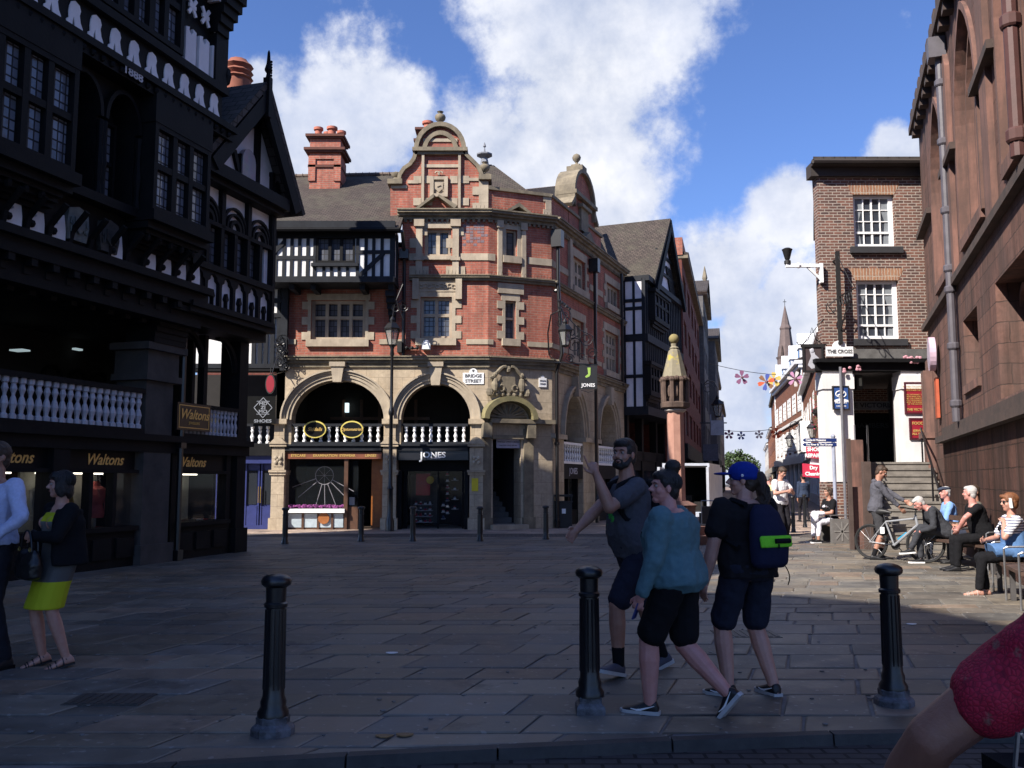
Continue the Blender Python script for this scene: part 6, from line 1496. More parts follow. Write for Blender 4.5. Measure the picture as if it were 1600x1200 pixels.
mb = MB(); sheet(mb, [F4.P(0, zC + .3, .5), F4.P(L4, zC + .3, .5), F4.P(L4, zC + 1.4, -3), F4.P(0, zC + 1.4, -3)], -.12); mb.build('roof', SLATE, wb)
for i in range(4):   # dormers
    u = 3 + i * (L4 - 5) / 3; mb = MB(F4); mb.box(u - .9, u + .9, zC + .3, zC + 1.5, -2.5, .0); mb.prism([(u - 1.1, zC + 1.5), (u + 1.1, zC + 1.5), (u, zC + 2.9)], -2.5, .1); d_ = mb.build('dormer', WPT, wb)
    mb = MB(F4); mb.box(u - .5, u + .5, zC + .5, zC + 1.4, .0, .03); mb.build('dormer_pane', PANE, d_)
# nearer neighbour on the right
pN2 = at(1296, 700, 44); F5 = Fr(pN[:2], (pN2 - pN)[:2])
pk = thing('orange_brick_shop', 'orange brick shop with narrow white windows beside the white banded house', 'building', F5.P(4, 0, -2))
L5 = (pN2 - pN).length; zC5 = F5.Z(1265, 588)
holes = [(u - 1.0, u + 1.0, F5.Z(1268, 655), F5.Z(1268, 618)) for u in (2.5, 6.5, 10.5, 15, 20)]
mb = MB(F5); wall_cells(mb, 0.02, L5, 3.4, zC5, -.3, 0, holes); mb.box(0.02, L5, 0, zC5, -6, -.32); mb.build('wall', LB, pk)
for h in holes: window(pk, F5, *h, .02, 2, [.5], WPT, MATS['blind_glass'], bar=.1, outer=.3)
mb = MB(F5); mb.box(0.02, L5, zC5, zC5 + .3, -.3, .4); mb.box(0.02, L5, 3.0, 3.4, -.2, .2)
mb.box(9, 14, 3.45, 5.6, 0, .7); mb.box(.4, L5, 0, .6, -.2, .05)
for i in range(12): u = .2 + i * L5 / 12; mb.box(u - .4, u + .4, .6, 3, -.2, .1)
mb.build('white_trim', WPT, pk)
mb = MB(F5); mb.box(0.02, L5, .6, 3, -.3, -.1)
for i in range(3):
    for j in range(3): mb.box(9.4 + i * 1.5, 10.6 + i * 1.5, 3.65 + j * .65, 4.2 + j * .65, .7, .72)
mb.build('pane', PANE, pk)
mb = MB(); sheet(mb, [F5.P(0, zC5 + .3, .3), F5.P(L5, zC5 + .3, .3), F5.P(L5, zC5 + 2, -3), F5.P(0, zC5 + 2, -3)], -.12); mb.build('roof', SLATE, pk)
# farther ones beyond
pF2 = at(1195, 700, 190); F6 = Fr(pF2[:2], (pF - pF2)[:2]); L6 = (pF - pF2).length
far_house('far_brick_house', 'tall narrow red brick house just beyond the white banded house', F6, L6 - 20, L6 - .2, at(1209, 625, 112).z, LB, 3, 5, 2.0, fm=WPT)
far_house('distant_terrace', 'pale banded terrace beyond the tall narrow brick house', F6, L6 - 50, L6 - 20.2, at(1203, 680, 140).z, LB, 2, 6, 2, band=CREAM)
far_house('distant_white_house', 'small white rendered house closing the street beside the trees', F6, 0, L6 - 50.2, at(1199, 700, 170).z, plain('far_white', (.5, .48, .45), .9), 1, 6, 2, band=CREAM)
# church spire
sp_ = thing('church_spire', 'slender pinkish stone church spire rising behind the distant roofs', 'spire', (at(1233, 700, 165).x, 165, 0))
SPI = plain('spire_stone', (.15, .11, .1), .9, (.10, .075, .07), 1.5); c0 = at(1233, 700, 165); w = 165 / FPX * 1.55; zt_ = at(1233, 478, 165).z
mb = MB(); mb.lathe((c0.x, c0.y), [(9.6 * w, 0), (9.6 * w, at(1233, 605, 165).z), (10.6 * w, at(1233, 600, 165).z), (9 * w, at(1233, 592, 165).z), (9 * w, at(1233, 562, 165).z), (10.4 * w, at(1233, 558, 165).z)], 8)
mb.build('tower', SPI, sp_)
mb = MB(); mb.lathe((c0.x, c0.y), [(8.2 * w, at(1233, 558, 165).z), (5.2 * w, at(1233, 516, 165).z), (6 * w, at(1233, 513, 165).z), (4.4 * w, at(1233, 508, 165).z), (.4 * w, zt_)], 8); mb.build('steeple', SPI, sp_)
mb = MB()
for a in range(4):
    x = c0.x + 8.2 * w * cos(a * pi / 2 + pi / 4); y = c0.y + 8.2 * w * sin(a * pi / 2 + pi / 4); mb.lathe((x, y), [(1.6 * w, at(1233, 565, 165).z), (1.4 * w, at(1233, 552, 165).z), (.2 * w, at(1233, 540, 165).z)], 6)
for z_, r_ in ((at(1233, 580, 165).z, 9.1 * w),):
    for a in range(8): t = a * pi / 4; mb.box(c0.x + r_ * cos(t) - .25, c0.x + r_ * cos(t) + .25, c0.y + r_ * sin(t) - .25, c0.y + r_ * sin(t) + .25, z_ - .8, z_ + .8)
mb.build('pinnacle', SANDD, sp_)
mb = MB(); mb.tube([(c0.x, c0.y, zt_ - .2), (c0.x, c0.y, zt_ + 1.2)], .05, 5); mb.box(c0.x - .3, c0.x + .3, c0.y - .04, c0.y + .04, zt_ + .7, zt_ + .8); mb.build('cross', IRONM, sp_)
# distant trees
def tree(x, y, h, label):
    t = thing('street_tree', label, 'tree', (x, y, 0)); R3 = random.Random(int(x * 10))
    mb = MB(); mb.tube([(x, y, 0), (x + .1, y, h * .4), (x, y + .1, h * .8)], [.3, .2, .05], 8)
    for k in range(6): a = k * 1.05; mb.tube([(x, y, h * (.35 + .05 * k)), (x + cos(a) * h * .25, y + sin(a) * h * .25, h * (.55 + .06 * k))], [.1, .03], 5)
    mb.build('trunk', plain('bark', (.08, .06, .045), .9), t)
    mb = MB()
    for k in range(1500):
        a = R3.uniform(0, 2 * pi); ph = math.acos(R3.uniform(-1, 1)); r = h * .36 * R3.uniform(.3, 1) ** .5 * (1 + .25 * sin(3 * a) * sin(4 * ph))
        c = V((x + r * cos(a) * sin(ph), y + r * sin(a) * sin(ph), h * .66 + r * cos(ph) * .9)); s = h * .03
        d1 = V((R3.uniform(-1, 1), R3.uniform(-1, 1), R3.uniform(-1, 1))).normalized() * s; d2 = d1.cross(V((R3.uniform(-1, 1), R3.uniform(-1, 1), 1))).normalized() * s
        mb.add([tuple(c - d1), tuple(c + d2), tuple(c + d1), tuple(c - d2)], [(0, 1, 2, 3)])
    mb.build('crown', plain('foliage', (.06, .10, .03), .8, (.03, .055, .015), 1.5, 0), t, fixn=False)
p = at(1150, 700, 150); tree(p.x, 150, 6.4, 'green tree in the gap at the far end of the street')
p = at(1170, 700, 160); tree(p.x, 160, 5.4, 'smaller green tree beside the larger one at the end of the street')
# ------------------------------------------------------------------ people
_TEX = {}
def wrinkle_tex(size):
    if size not in _TEX:
        t = bpy.data.textures.new('fold', 'CLOUDS'); t.noise_scale = size; t.noise_depth = 2; _TEX[size] = t
    return _TEX[size]
class Blob:
    def __init__(s): s.mb = MB()
    def seg(s, a, b, r0, r1=None, k=12): 
        a, b = V(a), V(b); r1 = r0 if r1 is None else r1
        d = b - a; L = d.length
        if L < 1e-5: s.ball(a, r0); return
        dn = d / L; pts = []; rr = []
        for t in (-.98, -.7, -.35, 0): pts.append(a + dn * (t * r0)); rr.append(r0 * sqrt(max(0.01, 1 - t * t)))
        for t in (.25, .5, .75): pts.append(a + d * t); rr.append(r0 + (r1 - r0) * t)
        for t in (0, .35, .7, .98): pts.append(b + dn * (t * r1)); rr.append(r1 * sqrt(max(0.01, 1 - t * t)))
        s.mb.tube([tuple(p) for p in pts], rr, k)
    def ball(s, c, r, k=12): s.mb.ell(tuple(c), r, k)
    def ell(s, c, r, X, Y, Z, k=14):
        """ellipsoid with radii r along the axes X, Y, Z"""
        c = V(c); b = len(s.mb.v); rings = 8
        for i in range(rings + 1):
            t = pi * (i + .03) / (rings + .06)
            for j in range(k):
                a = 2 * pi * j / k; s.mb.v.append(c + X * (r[0] * sin(t) * cos(a)) + Y * (r[1] * sin(t) * sin(a)) - Z * (r[2] * cos(t)))
        for i in range(rings):
            for j in range(k): s.mb.f.append((b + i * k + j, b + i * k + (j + 1) % k, b + (i + 1) * k + (j + 1) % k, b + (i + 1) * k + j)); s.mb.m.append(0)
        s.mb.f.append(tuple(b + j for j in reversed(range(k)))); s.mb.m.append(0); s.mb.f.append(tuple(b + rings * k + j for j in range(k))); s.mb.m.append(0)
    def loft(s, rings, k=18):
        """rings: (centre, vecA, vecB); closed"""
        b = len(s.mb.v)
        for c, A, B in rings:
            for j in range(k):
                a = 2 * pi * j / k; ca, sa = cos(a), sin(a)
                f = (abs(ca) ** 2.4 + abs(sa) ** 2.4) ** (-1 / 2.4)
                s.mb.v.append(V(c) + A * (ca * f) + B * (sa * f))
        n = len(rings)
        for i in range(n - 1):
            for j in range(k): s.mb.f.append((b + i * k + j, b + i * k + (j + 1) % k, b + (i + 1) * k + (j + 1) % k, b + (i + 1) * k + j)); s.mb.m.append(0)
        s.mb.f.append(tuple(b + j for j in reversed(range(k)))); s.mb.m.append(0); s.mb.f.append(tuple(b + (n - 1) * k + j for j in range(k))); s.mb.m.append(0)
    def done(s, name, mat, parent, vox=.012, smooth=2, folds=0.0, fsize=.12, label=None, group_by=None):
        me = s.mb.mesh(name, mat if not isinstance(mat, (list, tuple)) else list(mat)); o = bpy.data.objects.new(name, me); COL.objects.link(o)
        m = o.modifiers.new('r', 'REMESH'); m.mode = 'VOXEL'; m.voxel_size = vox; m.use_smooth_shade = True
        if smooth: m = o.modifiers.new('s', 'SMOOTH'); m.iterations = smooth; m.factor = .6
        if folds:
            m = o.modifiers.new('d', 'DISPLACE'); m.texture = wrinkle_tex(fsize); m.strength = folds; m.mid_level = .5; m.texture_coords = 'LOCAL'
        dg = bpy.context.evaluated_depsgraph_get(); dg.update()
        me2 = bpy.data.meshes.new_from_object(o.evaluated_get(dg)); bpy.data.objects.remove(o); bpy.data.meshes.remove(me)
        me2.name = name
        me2.polygons.foreach_set('use_smooth', [True] * len(me2.polygons))
        o = bpy.data.objects.new(name, me2); COL.objects.link(o); o.parent = parent; MW[o.name] = MW[parent.name]
        if label: o['label'] = label
        return o

def local(name, mb, mat, parent, smooth=True):
    """small mesh given in the parent's own coordinates"""
    me = mb.mesh(name, mat, smooth); o = bpy.data.objects.new(name, me); COL.objects.link(o); o.parent = parent; MW[o.name] = MW[parent.name]; return o
def ik(a, c, l1, l2, hint):
    a, c = V(a), V(c); d = c - a; L = min(d.length, (l1 + l2) * .999); dn = d.normalized(); c = a + dn * L
    x = (l1 * l1 - l2 * l2 + L * L) / (2 * L); h = sqrt(max(0, l1 * l1 - x * x)); hv = V(hint); hv = hv - dn * hv.dot(dn)
    if hv.length < 1e-4: hv = V((0, 1, 0))
    return a + dn * x + hv.normalized() * h, c

def skin(name, c, c2=None):
    if name in MATS: return MATS[name]
    m = plain(name, c, .5, c2 or tuple(x * k for x, k in zip(c, (.82, .7, .68))), 11, .25); b = m.node_tree.nodes['Principled BSDF']
    b.inputs['Subsurface Weight'].default_value = .12; b.inputs['Subsurface Radius'].default_value = (.02, .008, .004); return m
SK1 = skin('skin_fair', (.52, .29, .22)); SK2 = skin('skin_tan', (.40, .215, .15)); SK3 = skin('skin_pink', (.56, .28, .24))
def cloth(name, c, c2=None, sc=40, r=.9): return plain(name, c, r, c2 or tuple(x * .8 for x in c), sc, .25, spec=.15)
HB = plain('dark_hair', (.018, .012, .010), .5, (.008, .006, .005), 30, .6); HG = plain('grey_hair', (.5, .48, .46), .7, (.35, .33, .32), 30, .5); HR = plain('auburn_hair', (.22, .08, .03), .6, (.1, .04, .015), 30, .5); HBR = plain('brown_hair', (.07, .04, .025), .6, (.03, .018, .01), 30, .5)
EYEW = plain('eye_white', (.34, .29, .27), .4, bmp=0); EYED = plain('eye_dark', (.02, .012, .01), .2, bmp=0); LIP = plain('lips', (.34, .11, .1), .5, bmp=0)

class P: pass
def person(label, loc, heading, H=1.75, pel=(0, 0, .95), neck=(0, .0, 1.46), head=None, hyaw=0, hpitch=0, twist=0, w=1.0, depth=1.0, belly=0.0, bust=0.0,
           handL=(-.22, .05, .82), handR=(.22, .05, .82), ehL=(-.6, -1, 0), ehR=(.6, -1, 0), footL=(-.1, .0, .08), footR=(.1, .0, .08), khL=(0, 1, 0), khR=(0, 1, 0),
           fyL=0, fyR=0, fpL=0, fpR=0, sk=SK1, hair='short', hairm=HB, top=None, sleeve=.5, sleeve_r=.062, bottom=None, blen=2.0, shoe=None, sole=None, sandal=False,
           vox=.011, curlL=.5, curlR=.5, pointL=False, dress=None, face=True, group=None, hem=-.12, beard=None, curlT=1, toploose=.023, legw=1.0, armw=1.0, socks=None, noleg=False, bloose=.018):
    S = H / 1.75; hd = radians(heading)
    root = thing('person', label, 'person', (loc[0], loc[1], loc[2] if len(loc) > 2 else 0), hd - pi / 2, group)
    p = P(); p.root = root; p.S = S
    v = lambda t: V(t) * S
    pel, neck = v(pel), v(neck)
    up = (neck - pel).normalized(); tw = radians(twist)
    hx = V((1, 0, 0)); tx = V((cos(tw), sin(tw), 0)); side = (tx - up * tx.dot(up)).normalized(); front = up.cross(side).normalized()
    sp = lambda t: pel + (neck - pel) * t
    LTORSO = (neck - pel).length
    def ring(t, a, b, off=0.0, fo=0.0):
        s_ = hx.lerp(side, max(0, min(1, t))); s_ = (s_ - up * s_.dot(up)).normalized(); f_ = up.cross(s_)
        return (sp(t) + f_ * fo * S, s_ * ((a * w) * S + off), f_ * ((b * depth) * S + off))
    base = [(-.20, .105, .085, -.01), (-.08, .160, .115, -.012), (.06, .165, .118, -.005), (.22, .150, .108, .0), (.38, .140, .102, .008), (.55, .152, .112, .008), (.72, .168, .115, .0), (.85, .165, .095, -.01), (.94, .120, .075, -.012), (1.0, .066, .062, -.005)]
    def torso(bl, off, t0=-.3, t1=1.01, flare=0.0):
        rs = []
        for t, a, b, fo in base:
            if t < t0 or t > t1: continue
            bb = b + belly * math.exp(-((t - .28) / .2) ** 2) * .5; ff = fo + belly * math.exp(-((t - .28) / .2) ** 2) * .5
            aa = a + belly * .35 * math.exp(-((t - .25) / .25) ** 2)
            rs.append((t, aa, bb, ff))
        if rs[0][0] > t0 and t0 > -.19:
            t_, a, b, fo = rs[0]; rs.insert(0, (t0, a + flare, b + flare, fo))
        bl.loft([ring(t, a, b, off, fo) for t, a, b, fo in rs])
        if bust and bl is not b:
            for s_ in (-1, 1): bl.ell(sp(.66) + side * (s_ * .068 * S * w) + front * (.085 * S * depth), ((.062 + off) * S, (.062 + bust * .5) * S, .068 * S), side, front, up)
    # joints
    shw = .178 * w * S
    shL = neck - up * (.055 * S) - side * shw; shR = neck - up * (.055 * S) + side * shw
    elL, wrL = ik(shL, v(handL), .30 * S, .262 * S, ehL); elR, wrR = ik(shR, v(handR), .30 * S, .262 * S, ehR)
    hpL = pel - hx * (.088 * S * w) - V((0, 0, .03)) * S; hpR = pel + hx * (.088 * S * w) - V((0, 0, .03)) * S
    knL, anL = ik(hpL, v(footL), .445 * S, .43 * S, khL); knR, anR = ik(hpR, v(footR), .445 * S, .43 * S, khR)
    p.__dict__.update(shL=shL, shR=shR, elL=elL, elR=elR, wrL=wrL, wrR=wrR, hpL=hpL, hpR=hpR, knL=knL, knR=knR, anL=anL, anR=anR, sp=sp, side=side, front=front, up=up, neck=neck, pel=pel)
    # head
    hc = v(head) if head else neck + up * (.045 * S) + V((0, .02, .135)) * S
    ya, pa_ = radians(hyaw), radians(hpitch)
    hf = V((-sin(ya) * cos(pa_), cos(ya) * cos(pa_), sin(pa_))); hs = V((cos(ya), sin(ya), 0)); hu = hs.cross(hf).normalized()
    p.hc, p.hf, p.hs, p.hu = hc, hf, hs, hu
    h = lambda x, y, z: hc + (hs * x + hf * y + hu * z) * S
    b = Blob()
    b.ell(h(0, -.012, .03), (.076 * S, .096 * S, .092 * S), hs, hf, hu); b.ell(h(0, .02, -.035), (.062 * S, .070 * S, .080 * S), hs, hf, hu); b.ell(h(0, .058, -.088), (.032 * S, .030 * S, .026 * S), hs, hf, hu)
    b.ell(h(0, .078, .035), (.05 * S, .014 * S, .014 * S), hs, hf, hu)
    b.seg(h(0, .083, .018), h(0, .108, -.018), .008 * S, .0135 * S, 8); b.ell(h(0, .094, -.024), (.018 * S, .014 * S, .009 * S), hs, hf, hu)
    b.ell(h(0, .080, -.050), (.022 * S, .012 * S, .006 * S), hs, hf, hu); b.ell(h(0, .077, -.062), (.020 * S, .012 * S, .007 * S), hs, hf, hu)
    for s_ in (-1, 1):
        b.ell(h(s_ * .077, -.005, -.005), (.012 * S, .020 * S, .032 * S), hs, hf, hu); b.ell(h(s_ * .040, .055, -.025), (.024 * S, .026 * S, .026 * S), hs, hf, hu)
    b.seg(neck - up * (.03 * S), h(0, -.025, -.05), .060 * S * (1 if w < 1.1 else 1.1), .054 * S)
    torso(b, -.004, -.25)
    aw = armw * S
    for sh, el, wr in ((shL, elL, wrL), (shR, elR, wrR)):
        b.ball(sh, .062 * aw); b.seg(sh, el, .054 * aw, .042 * aw); b.seg(el, el.lerp(wr, .35), .042 * aw, .043 * aw); b.seg(el.lerp(wr, .35), wr, .043 * aw, .027 * aw)
    lw = legw * S
    if not noleg:
        for hp, kn, an in ((hpL, knL, anL), (hpR, knR, anR)):
            b.seg(hp, kn, .088 * lw, .058 * lw); b.seg(kn, kn.lerp(an, .3), .055 * lw, .060 * lw); b.seg(kn.lerp(an, .3), an, .060 * lw, .036 * lw)
    # hands
    def hand(wr, el, sgn, curl, point):
        d = (wr - el).normalized(); nrm = hs * (-sgn) if abs(d.dot(hs)) < .9 else front; nrm = (side * (-sgn)); nrm = (nrm - d * nrm.dot(d))
        nrm = nrm.normalized() if nrm.length > .1 else front; ac = d.cross(nrm).normalized()
        if ac.dot(front) < 0: ac = -ac
        b.seg(wr - d * .02 * S, wr + d * .02 * S, .027 * S, .030 * S); b.ell(wr + d * .052 * S, (.040 * S, .048 * S, .016 * S), ac, d, nrm)
        for i in range(4):
            o_ = wr + d * (.090 - .004 * abs(i - 1)) * S + ac * ((.032 - .0215 * i) * S); c_ = curl * .9
            if point and i == 0: c_ = .05
            elif point: c_ = 1.5
            L = (.040, .045, .042, .032)[i] * S
            d1 = (d * cos(c_) + nrm * sin(c_)).normalized(); d2 = (d * cos(c_ * 2) + nrm * sin(c_ * 2)).normalized()
            b.seg(o_ - d * .012 * S, o_ + d1 * L, .0095 * S, .0085 * S, 8); b.seg(o_ + d1 * L, o_ + d1 * L + d2 * L * .8, .0085 * S, .0070 * S, 8)
        t0 = wr + d * .022 * S + ac * .030 * S; td_ = (d * .7 + ac * .6 + nrm * .35).normalized(); t1 = t0 + td_ * .042 * S; t2 = t1 + (d * .9 + nrm * .4 + ac * .1).normalized() * .03 * S
        b.seg(t0, t1, .0125 * S, .011 * S, 8); b.seg(t1, t2, .010 * S, .008 * S, 8)
        return wr + d * .08 * S, d, nrm, ac
    p.hL = hand(wrL, elL, -1, curlL, pointL); p.hR = hand(wrR, elR, 1, curlR, False)
    # feet
    feet = []
    for an, fy, fp, hp in ((anL, fyL, fpL, hpL), (anR, fyR, fpR, hpR)):
        fy_, fp_ = radians(fy), radians(fp)
        fd = V((-sin(fy_) * cos(fp_), cos(fy_) * cos(fp_), sin(fp_))); fs_ = V((cos(fy_), sin(fy_), 0)); fu = fs_.cross(fd).normalized(); feet.append((an, fd, fs_, fu))
    def foot(bl, f, k=1.0, thin=1.0):
        an, fd, fs_, fu = f; g = an - fu * .08 * S
        rs = []
        for x, wd, hh in ((-.062, .022, .05), (-.045, .034, .088), (0, .038, .098), (.05, .040, .075), (.10, .044, .056), (.15, .043, .042), (.185, .034, .034), (.205, .015, .024)):
            hh = hh * thin; rs.append((g + fd * x * S + fu * (hh / 2) * S, fs_ * wd * S * k, fu * hh / 2 * S * (1 if k == 1 else k)))
        bl.loft(rs, 14)
    if not noleg:
        for f in feet: foot(b, f, .86 if not sandal else .95, .9)
    b.done('body', sk, root, vox * .62 if vox < .0092 else vox, 1)
    # eyes, lips
    if face:
        mb = MB(); 
        for s_ in (-1, 1): mb.ell(tuple(h(s_ * .031, .0735, .010)), (.0125 * S,) * 3, 10)
        e_ = local('eyes', mb, EYEW, root); mb = MB()
        for s_ in (-1, 1): mb.ell(tuple(h(s_ * .031, .0795, .010)), (.0080 * S,) * 3, 8)
        local('iris', mb, EYED, e_)
        mb = MB()
        for s_ in (-1, 1): mb.tube([tuple(h(s_ * .015, .0885, .028)), tuple(h(s_ * .032, .0885, .034)), tuple(h(s_ * .05, .076, .028))], [.0035 * S, .0045 * S, .002 * S], 5)
        local('eyebrows', mb, hairm if hairm != HG else HBR, root)
        mb = MB(); mb.tube([tuple(h(-.02, .083, -.055)), tuple(h(0, .093, -.054)), tuple(h(.02, .083, -.055))], [.002 * S, .0055 * S, .002 * S], 6); local('lips', mb, LIP, root)
    # hair
    hb = Blob()
    hv_ = max(vox * .8, .007)
    if hair in ('short', 'bun', 'long', 'bob', 'tail', 'crop'):
        o_ = {'crop': .006}.get(hair, .012)
        hb.ell(h(0, -.028, .040), ((.078 + o_) * S, (.088 + o_) * S, (.086 + o_) * S), hs, hf, hu); hb.ell(h(0, .02, .082), ((.066 + o_ * .6) * S, (.066 + o_ * .6) * S, (.034 + o_) * S), hs, hf, hu)
        hb.ell(h(0, -.055, -.02), ((.066 + o_) * S, (.045 + o_) * S, (.07 + o_) * S), hs, hf, hu)
        if hair != 'crop':
            for s_ in (-1, 1): hb.ell(h(s_ * .068, -.008, .045), (.016 * S, .05 * S, .05 * S), hs, hf, hu)
    if hair == 'bun':
        hb.ell(h(0, -.06, .155), (.062 * S, .06 * S, .056 * S), hs, hf, hu)
        for a in range(7): hb.ell(h(.035 * cos(a * .9), -.06 + .035 * sin(a * .9), .16 + .012 * sin(a * 2.3)), (.024 * S, .022 * S, .022 * S), hs, hf, hu)
    if hair == 'bob':
        for s_ in (-1, 1): hb.ell(h(s_ * .075, -.01, -.03), (.028 * S, .06 * S, .09 * S), hs, hf, hu)
        hb.ell(h(0, -.07, -.05), (.085 * S, .045 * S, .09 * S), hs, hf, hu); hb.ell(h(0, .06, .075), (.07 * S, .035 * S, .03 * S), hs, hf, hu)
    if hair == 'tail':
        pts = [(0, -.10, .03, .05), (.01, -.14, .0, .06), (.02, -.155, -.08, .065), (.01, -.155, -.17, .065), (.0, -.15, -.26, .05)]
        for i, (x, y, z, r) in enumerate(pts): hb.ell(h(x, y, z), (r * 1.15 * S, r * .8 * S, .07 * S), hs, hf, hu)
    if hair == 'mid':
        hb.ell(h(0, -.022, .045), (.092 * S, .105 * S, .092 * S), hs, hf, hu)
        for s_ in (-1, 1): hb.ell(h(s_ * .078, -.02, -.02), (.024 * S, .055 * S, .07 * S), hs, hf, hu)
        hb.ell(h(.02, .06, .085), (.06 * S, .04 * S, .03 * S), hs, hf, hu); hb.ell(h(0, -.07, -.03), (.075 * S, .045 * S, .075 * S), hs, hf, hu)
    if hb.mb.v: hb.done('hair', hairm, root, hv_, 1, folds=.012 if hair != 'crop' else .004, fsize=.025)
    if hair in ('tail', 'bob', 'bun', 'mid'):
        RT = random.Random(3); mb = MB(); nst = 90 if hair == 'tail' else 60
        for i in range(nst):
            if hair == 'tail':
                a = RT.uniform(-1, 1); q0 = (a * .05, -.11 - RT.random() * .03, .03 + RT.random() * .03); L = RT.uniform(.22, .42); ph = RT.uniform(0, 6); fr_ = RT.uniform(14, 24)
                pts = [h(q0[0] + a * .09 * t + .012 * sin(fr_ * t * L * 2 + ph), q0[1] - .09 * sin(min(1, t * 1.6) * 1.5) + .05 * t + .012 * cos(fr_ * t * L * 2 + ph), q0[2] - L * t) for t in [k / 9 for k in range(10)]]; rr = [.007 * S] * 8 + [.005 * S, .002 * S]
            else:
                th = RT.uniform(-2.3, 2.3); L = {'bob': .75, 'mid': .7, 'bun': .55}[hair]; R0 = .093 if hair != 'bun' else .089
                up_ = RT.uniform(1.3, 1.5)
                def sph(e): return h(R0 * cos(e) * sin(th + .15 * sin(i)), -.025 - (R0 + .012) * cos(e) * cos(th), .038 + R0 * 1.0 * sin(e))
                e0, e1 = (1.35, -L * (1.3 if abs(th) < 1.9 else .2)) if hair != 'bun' else (1.2, -.5 if abs(th) < 1.7 else .35)
                pts = [sph(e0 + (e1 - e0) * k / 7) for k in range(8)]; rr = [.0055 * S] * 6 + [.004 * S, .002 * S]
            mb.tube([tuple(q) for q in pts], rr, 4)
        local('hair_strands', mb, hairm, root)
    if beard:
        bb = Blob(); bb.ell(h(0, .05, -.086), (.045 * S, .040 * S, .034 * S), hs, hf, hu)
        for s_ in (-1, 1): bb.seg(h(s_ * .058, .0, -.03), h(s_ * .045, .045, -.08), .022 * S, .026 * S); bb.seg(h(s_ * .025, .079, -.045), h(s_ * .005, .086, -.038), .009 * S, .008 * S, 8); bb.seg(h(s_ * .028, .077, -.045), h(s_ * .03, .068, -.075), .009 * S, .012 * S, 8)
        bb.done('beard', beard, root, .007, 1, folds=.004, fsize=.02)
        mb = MB(); mb.ell(tuple(h(0, .086, -.058)), (.016 * S, .010 * S, .010 * S), 10); local('mouth', mb, plain('mouth_dark', (.06, .02, .02), .5, bmp=0), root)
    # clothes
    if top is not None:
        t = Blob(); torso(t, toploose * S, hem, .97, .0)
        for sh in (shL, shR): t.ell(sh.lerp(neck, .1), (.075 * S, .07 * S, .066 * S), side, front, up)
        for sg_, sh, el, wr in ((-1, shL, elL, wrL), (1, shR, elR, wrR)):
            sl__ = sleeve if not isinstance(sleeve, tuple) else sleeve[0 if sg_ < 0 else 1]
            if sl__ <= 1: t.seg(sh, sh.lerp(el, sl__ * .93), .066 * aw * 1.05, sleeve_r * aw)
            else:
                t.seg(sh, el, .068 * aw * 1.05, .056 * aw); e2 = el.lerp(wr, sl__ - 1); t.seg(el, e2, .056 * aw, .040 * aw)
        p.top = t.done('shirt', top, root, vox, 2, folds=.026 * S, fsize=.085)
    if bottom is not None:
        t = Blob(); torso(t, bloose * S, -.25, .14)
        for hp, kn, an in ((hpL, knL, anL), (hpR, knR, anR)):
            if blen <= 1: t.seg(hp, hp.lerp(kn, blen), .100 * lw, .086 * lw)
            else: t.seg(hp, kn, .100 * lw, .072 * lw); t.seg(kn, kn.lerp(an, blen - 1), .072 * lw, .055 * lw)
        t.done('trousers' if blen > 1.3 else 'shorts', bottom, root, vox, 2, folds=.024 * S, fsize=.09)
    if dress: 
        mats, L = dress; t = Blob(); torso(t, .016, -.05, .92)
        z0 = pel - up * .0
        k_ = knL.lerp(knR, .5); t.loft([(sp(.1), hx * .165 * w * S, V((0, 1, 0)) * .125 * S), (sp(-.1), hx * .185 * w * S, V((0, 1, 0)) * .145 * S), (pel.lerp(k_, .5), hx * .185 * w * S, V((0, 1, 0)) * .15 * S), (pel.lerp(k_, L), hx * .19 * w * S, V((0, 1, 0)) * .155 * S)])
        t.done('dress', mats, root, vox, 2, folds=.01, fsize=.12)
    if socks:
        t = Blob()
        for kn, an in ((knL, anL), (knR, anR)): t.seg(an.lerp(kn, .30), an, .047 * lw, .042 * lw)
        t.done('socks', socks, root, vox, 1)
    if shoe is not None:
        for f in feet:
            t = Blob(); foot(t, f, 1.08, 1.0); sh_ = t.done('shoe', shoe, root, max(.006, vox * .8), 1)
            an, fd, fs_, fu = f; g = an - fu * .08 * S; mb = MB(); n_ = 14; prof = [(-.072, .018), (-.062, .036), (0, .040), (.06, .042), (.11, .047), (.16, .046), (.195, .036), (.218, .012)]
            pts = [(x, wd) for x, wd in prof] + [(x, -wd) for x, wd in reversed(prof)]
            vs = [g + fd * x * S + fs_ * (wd * 1.08 * S) + fu * z * S for z in (-.004, .022) for x, wd in pts]; L_ = len(pts)
            mb.add([tuple(q) for q in vs], [tuple(range(L_)), tuple(reversed(range(L_, 2 * L_)))] + [(i, (i + 1) % L_, (i + 1) % L_ + L_, i + L_) for i in range(L_)])
            local('sole', mb, sole or WPT, sh_, False)
            if shoe is SH_BLK and sole is RSOLE:
                mb = MB()
                for s_ in (-1, 1): mb.tube([tuple(g + fd * x * S + fs_ * (s_ * .0445 * S) + fu * z * S) for x, z in ((.13, .034), (.09, .028), (.06, .030), (.01, .046), (-.04, .062))], [.003 * S, .007 * S, .008 * S, .005 * S, .002 * S], 5)
                local('shoe_mark', mb, WPT, sh_, False)
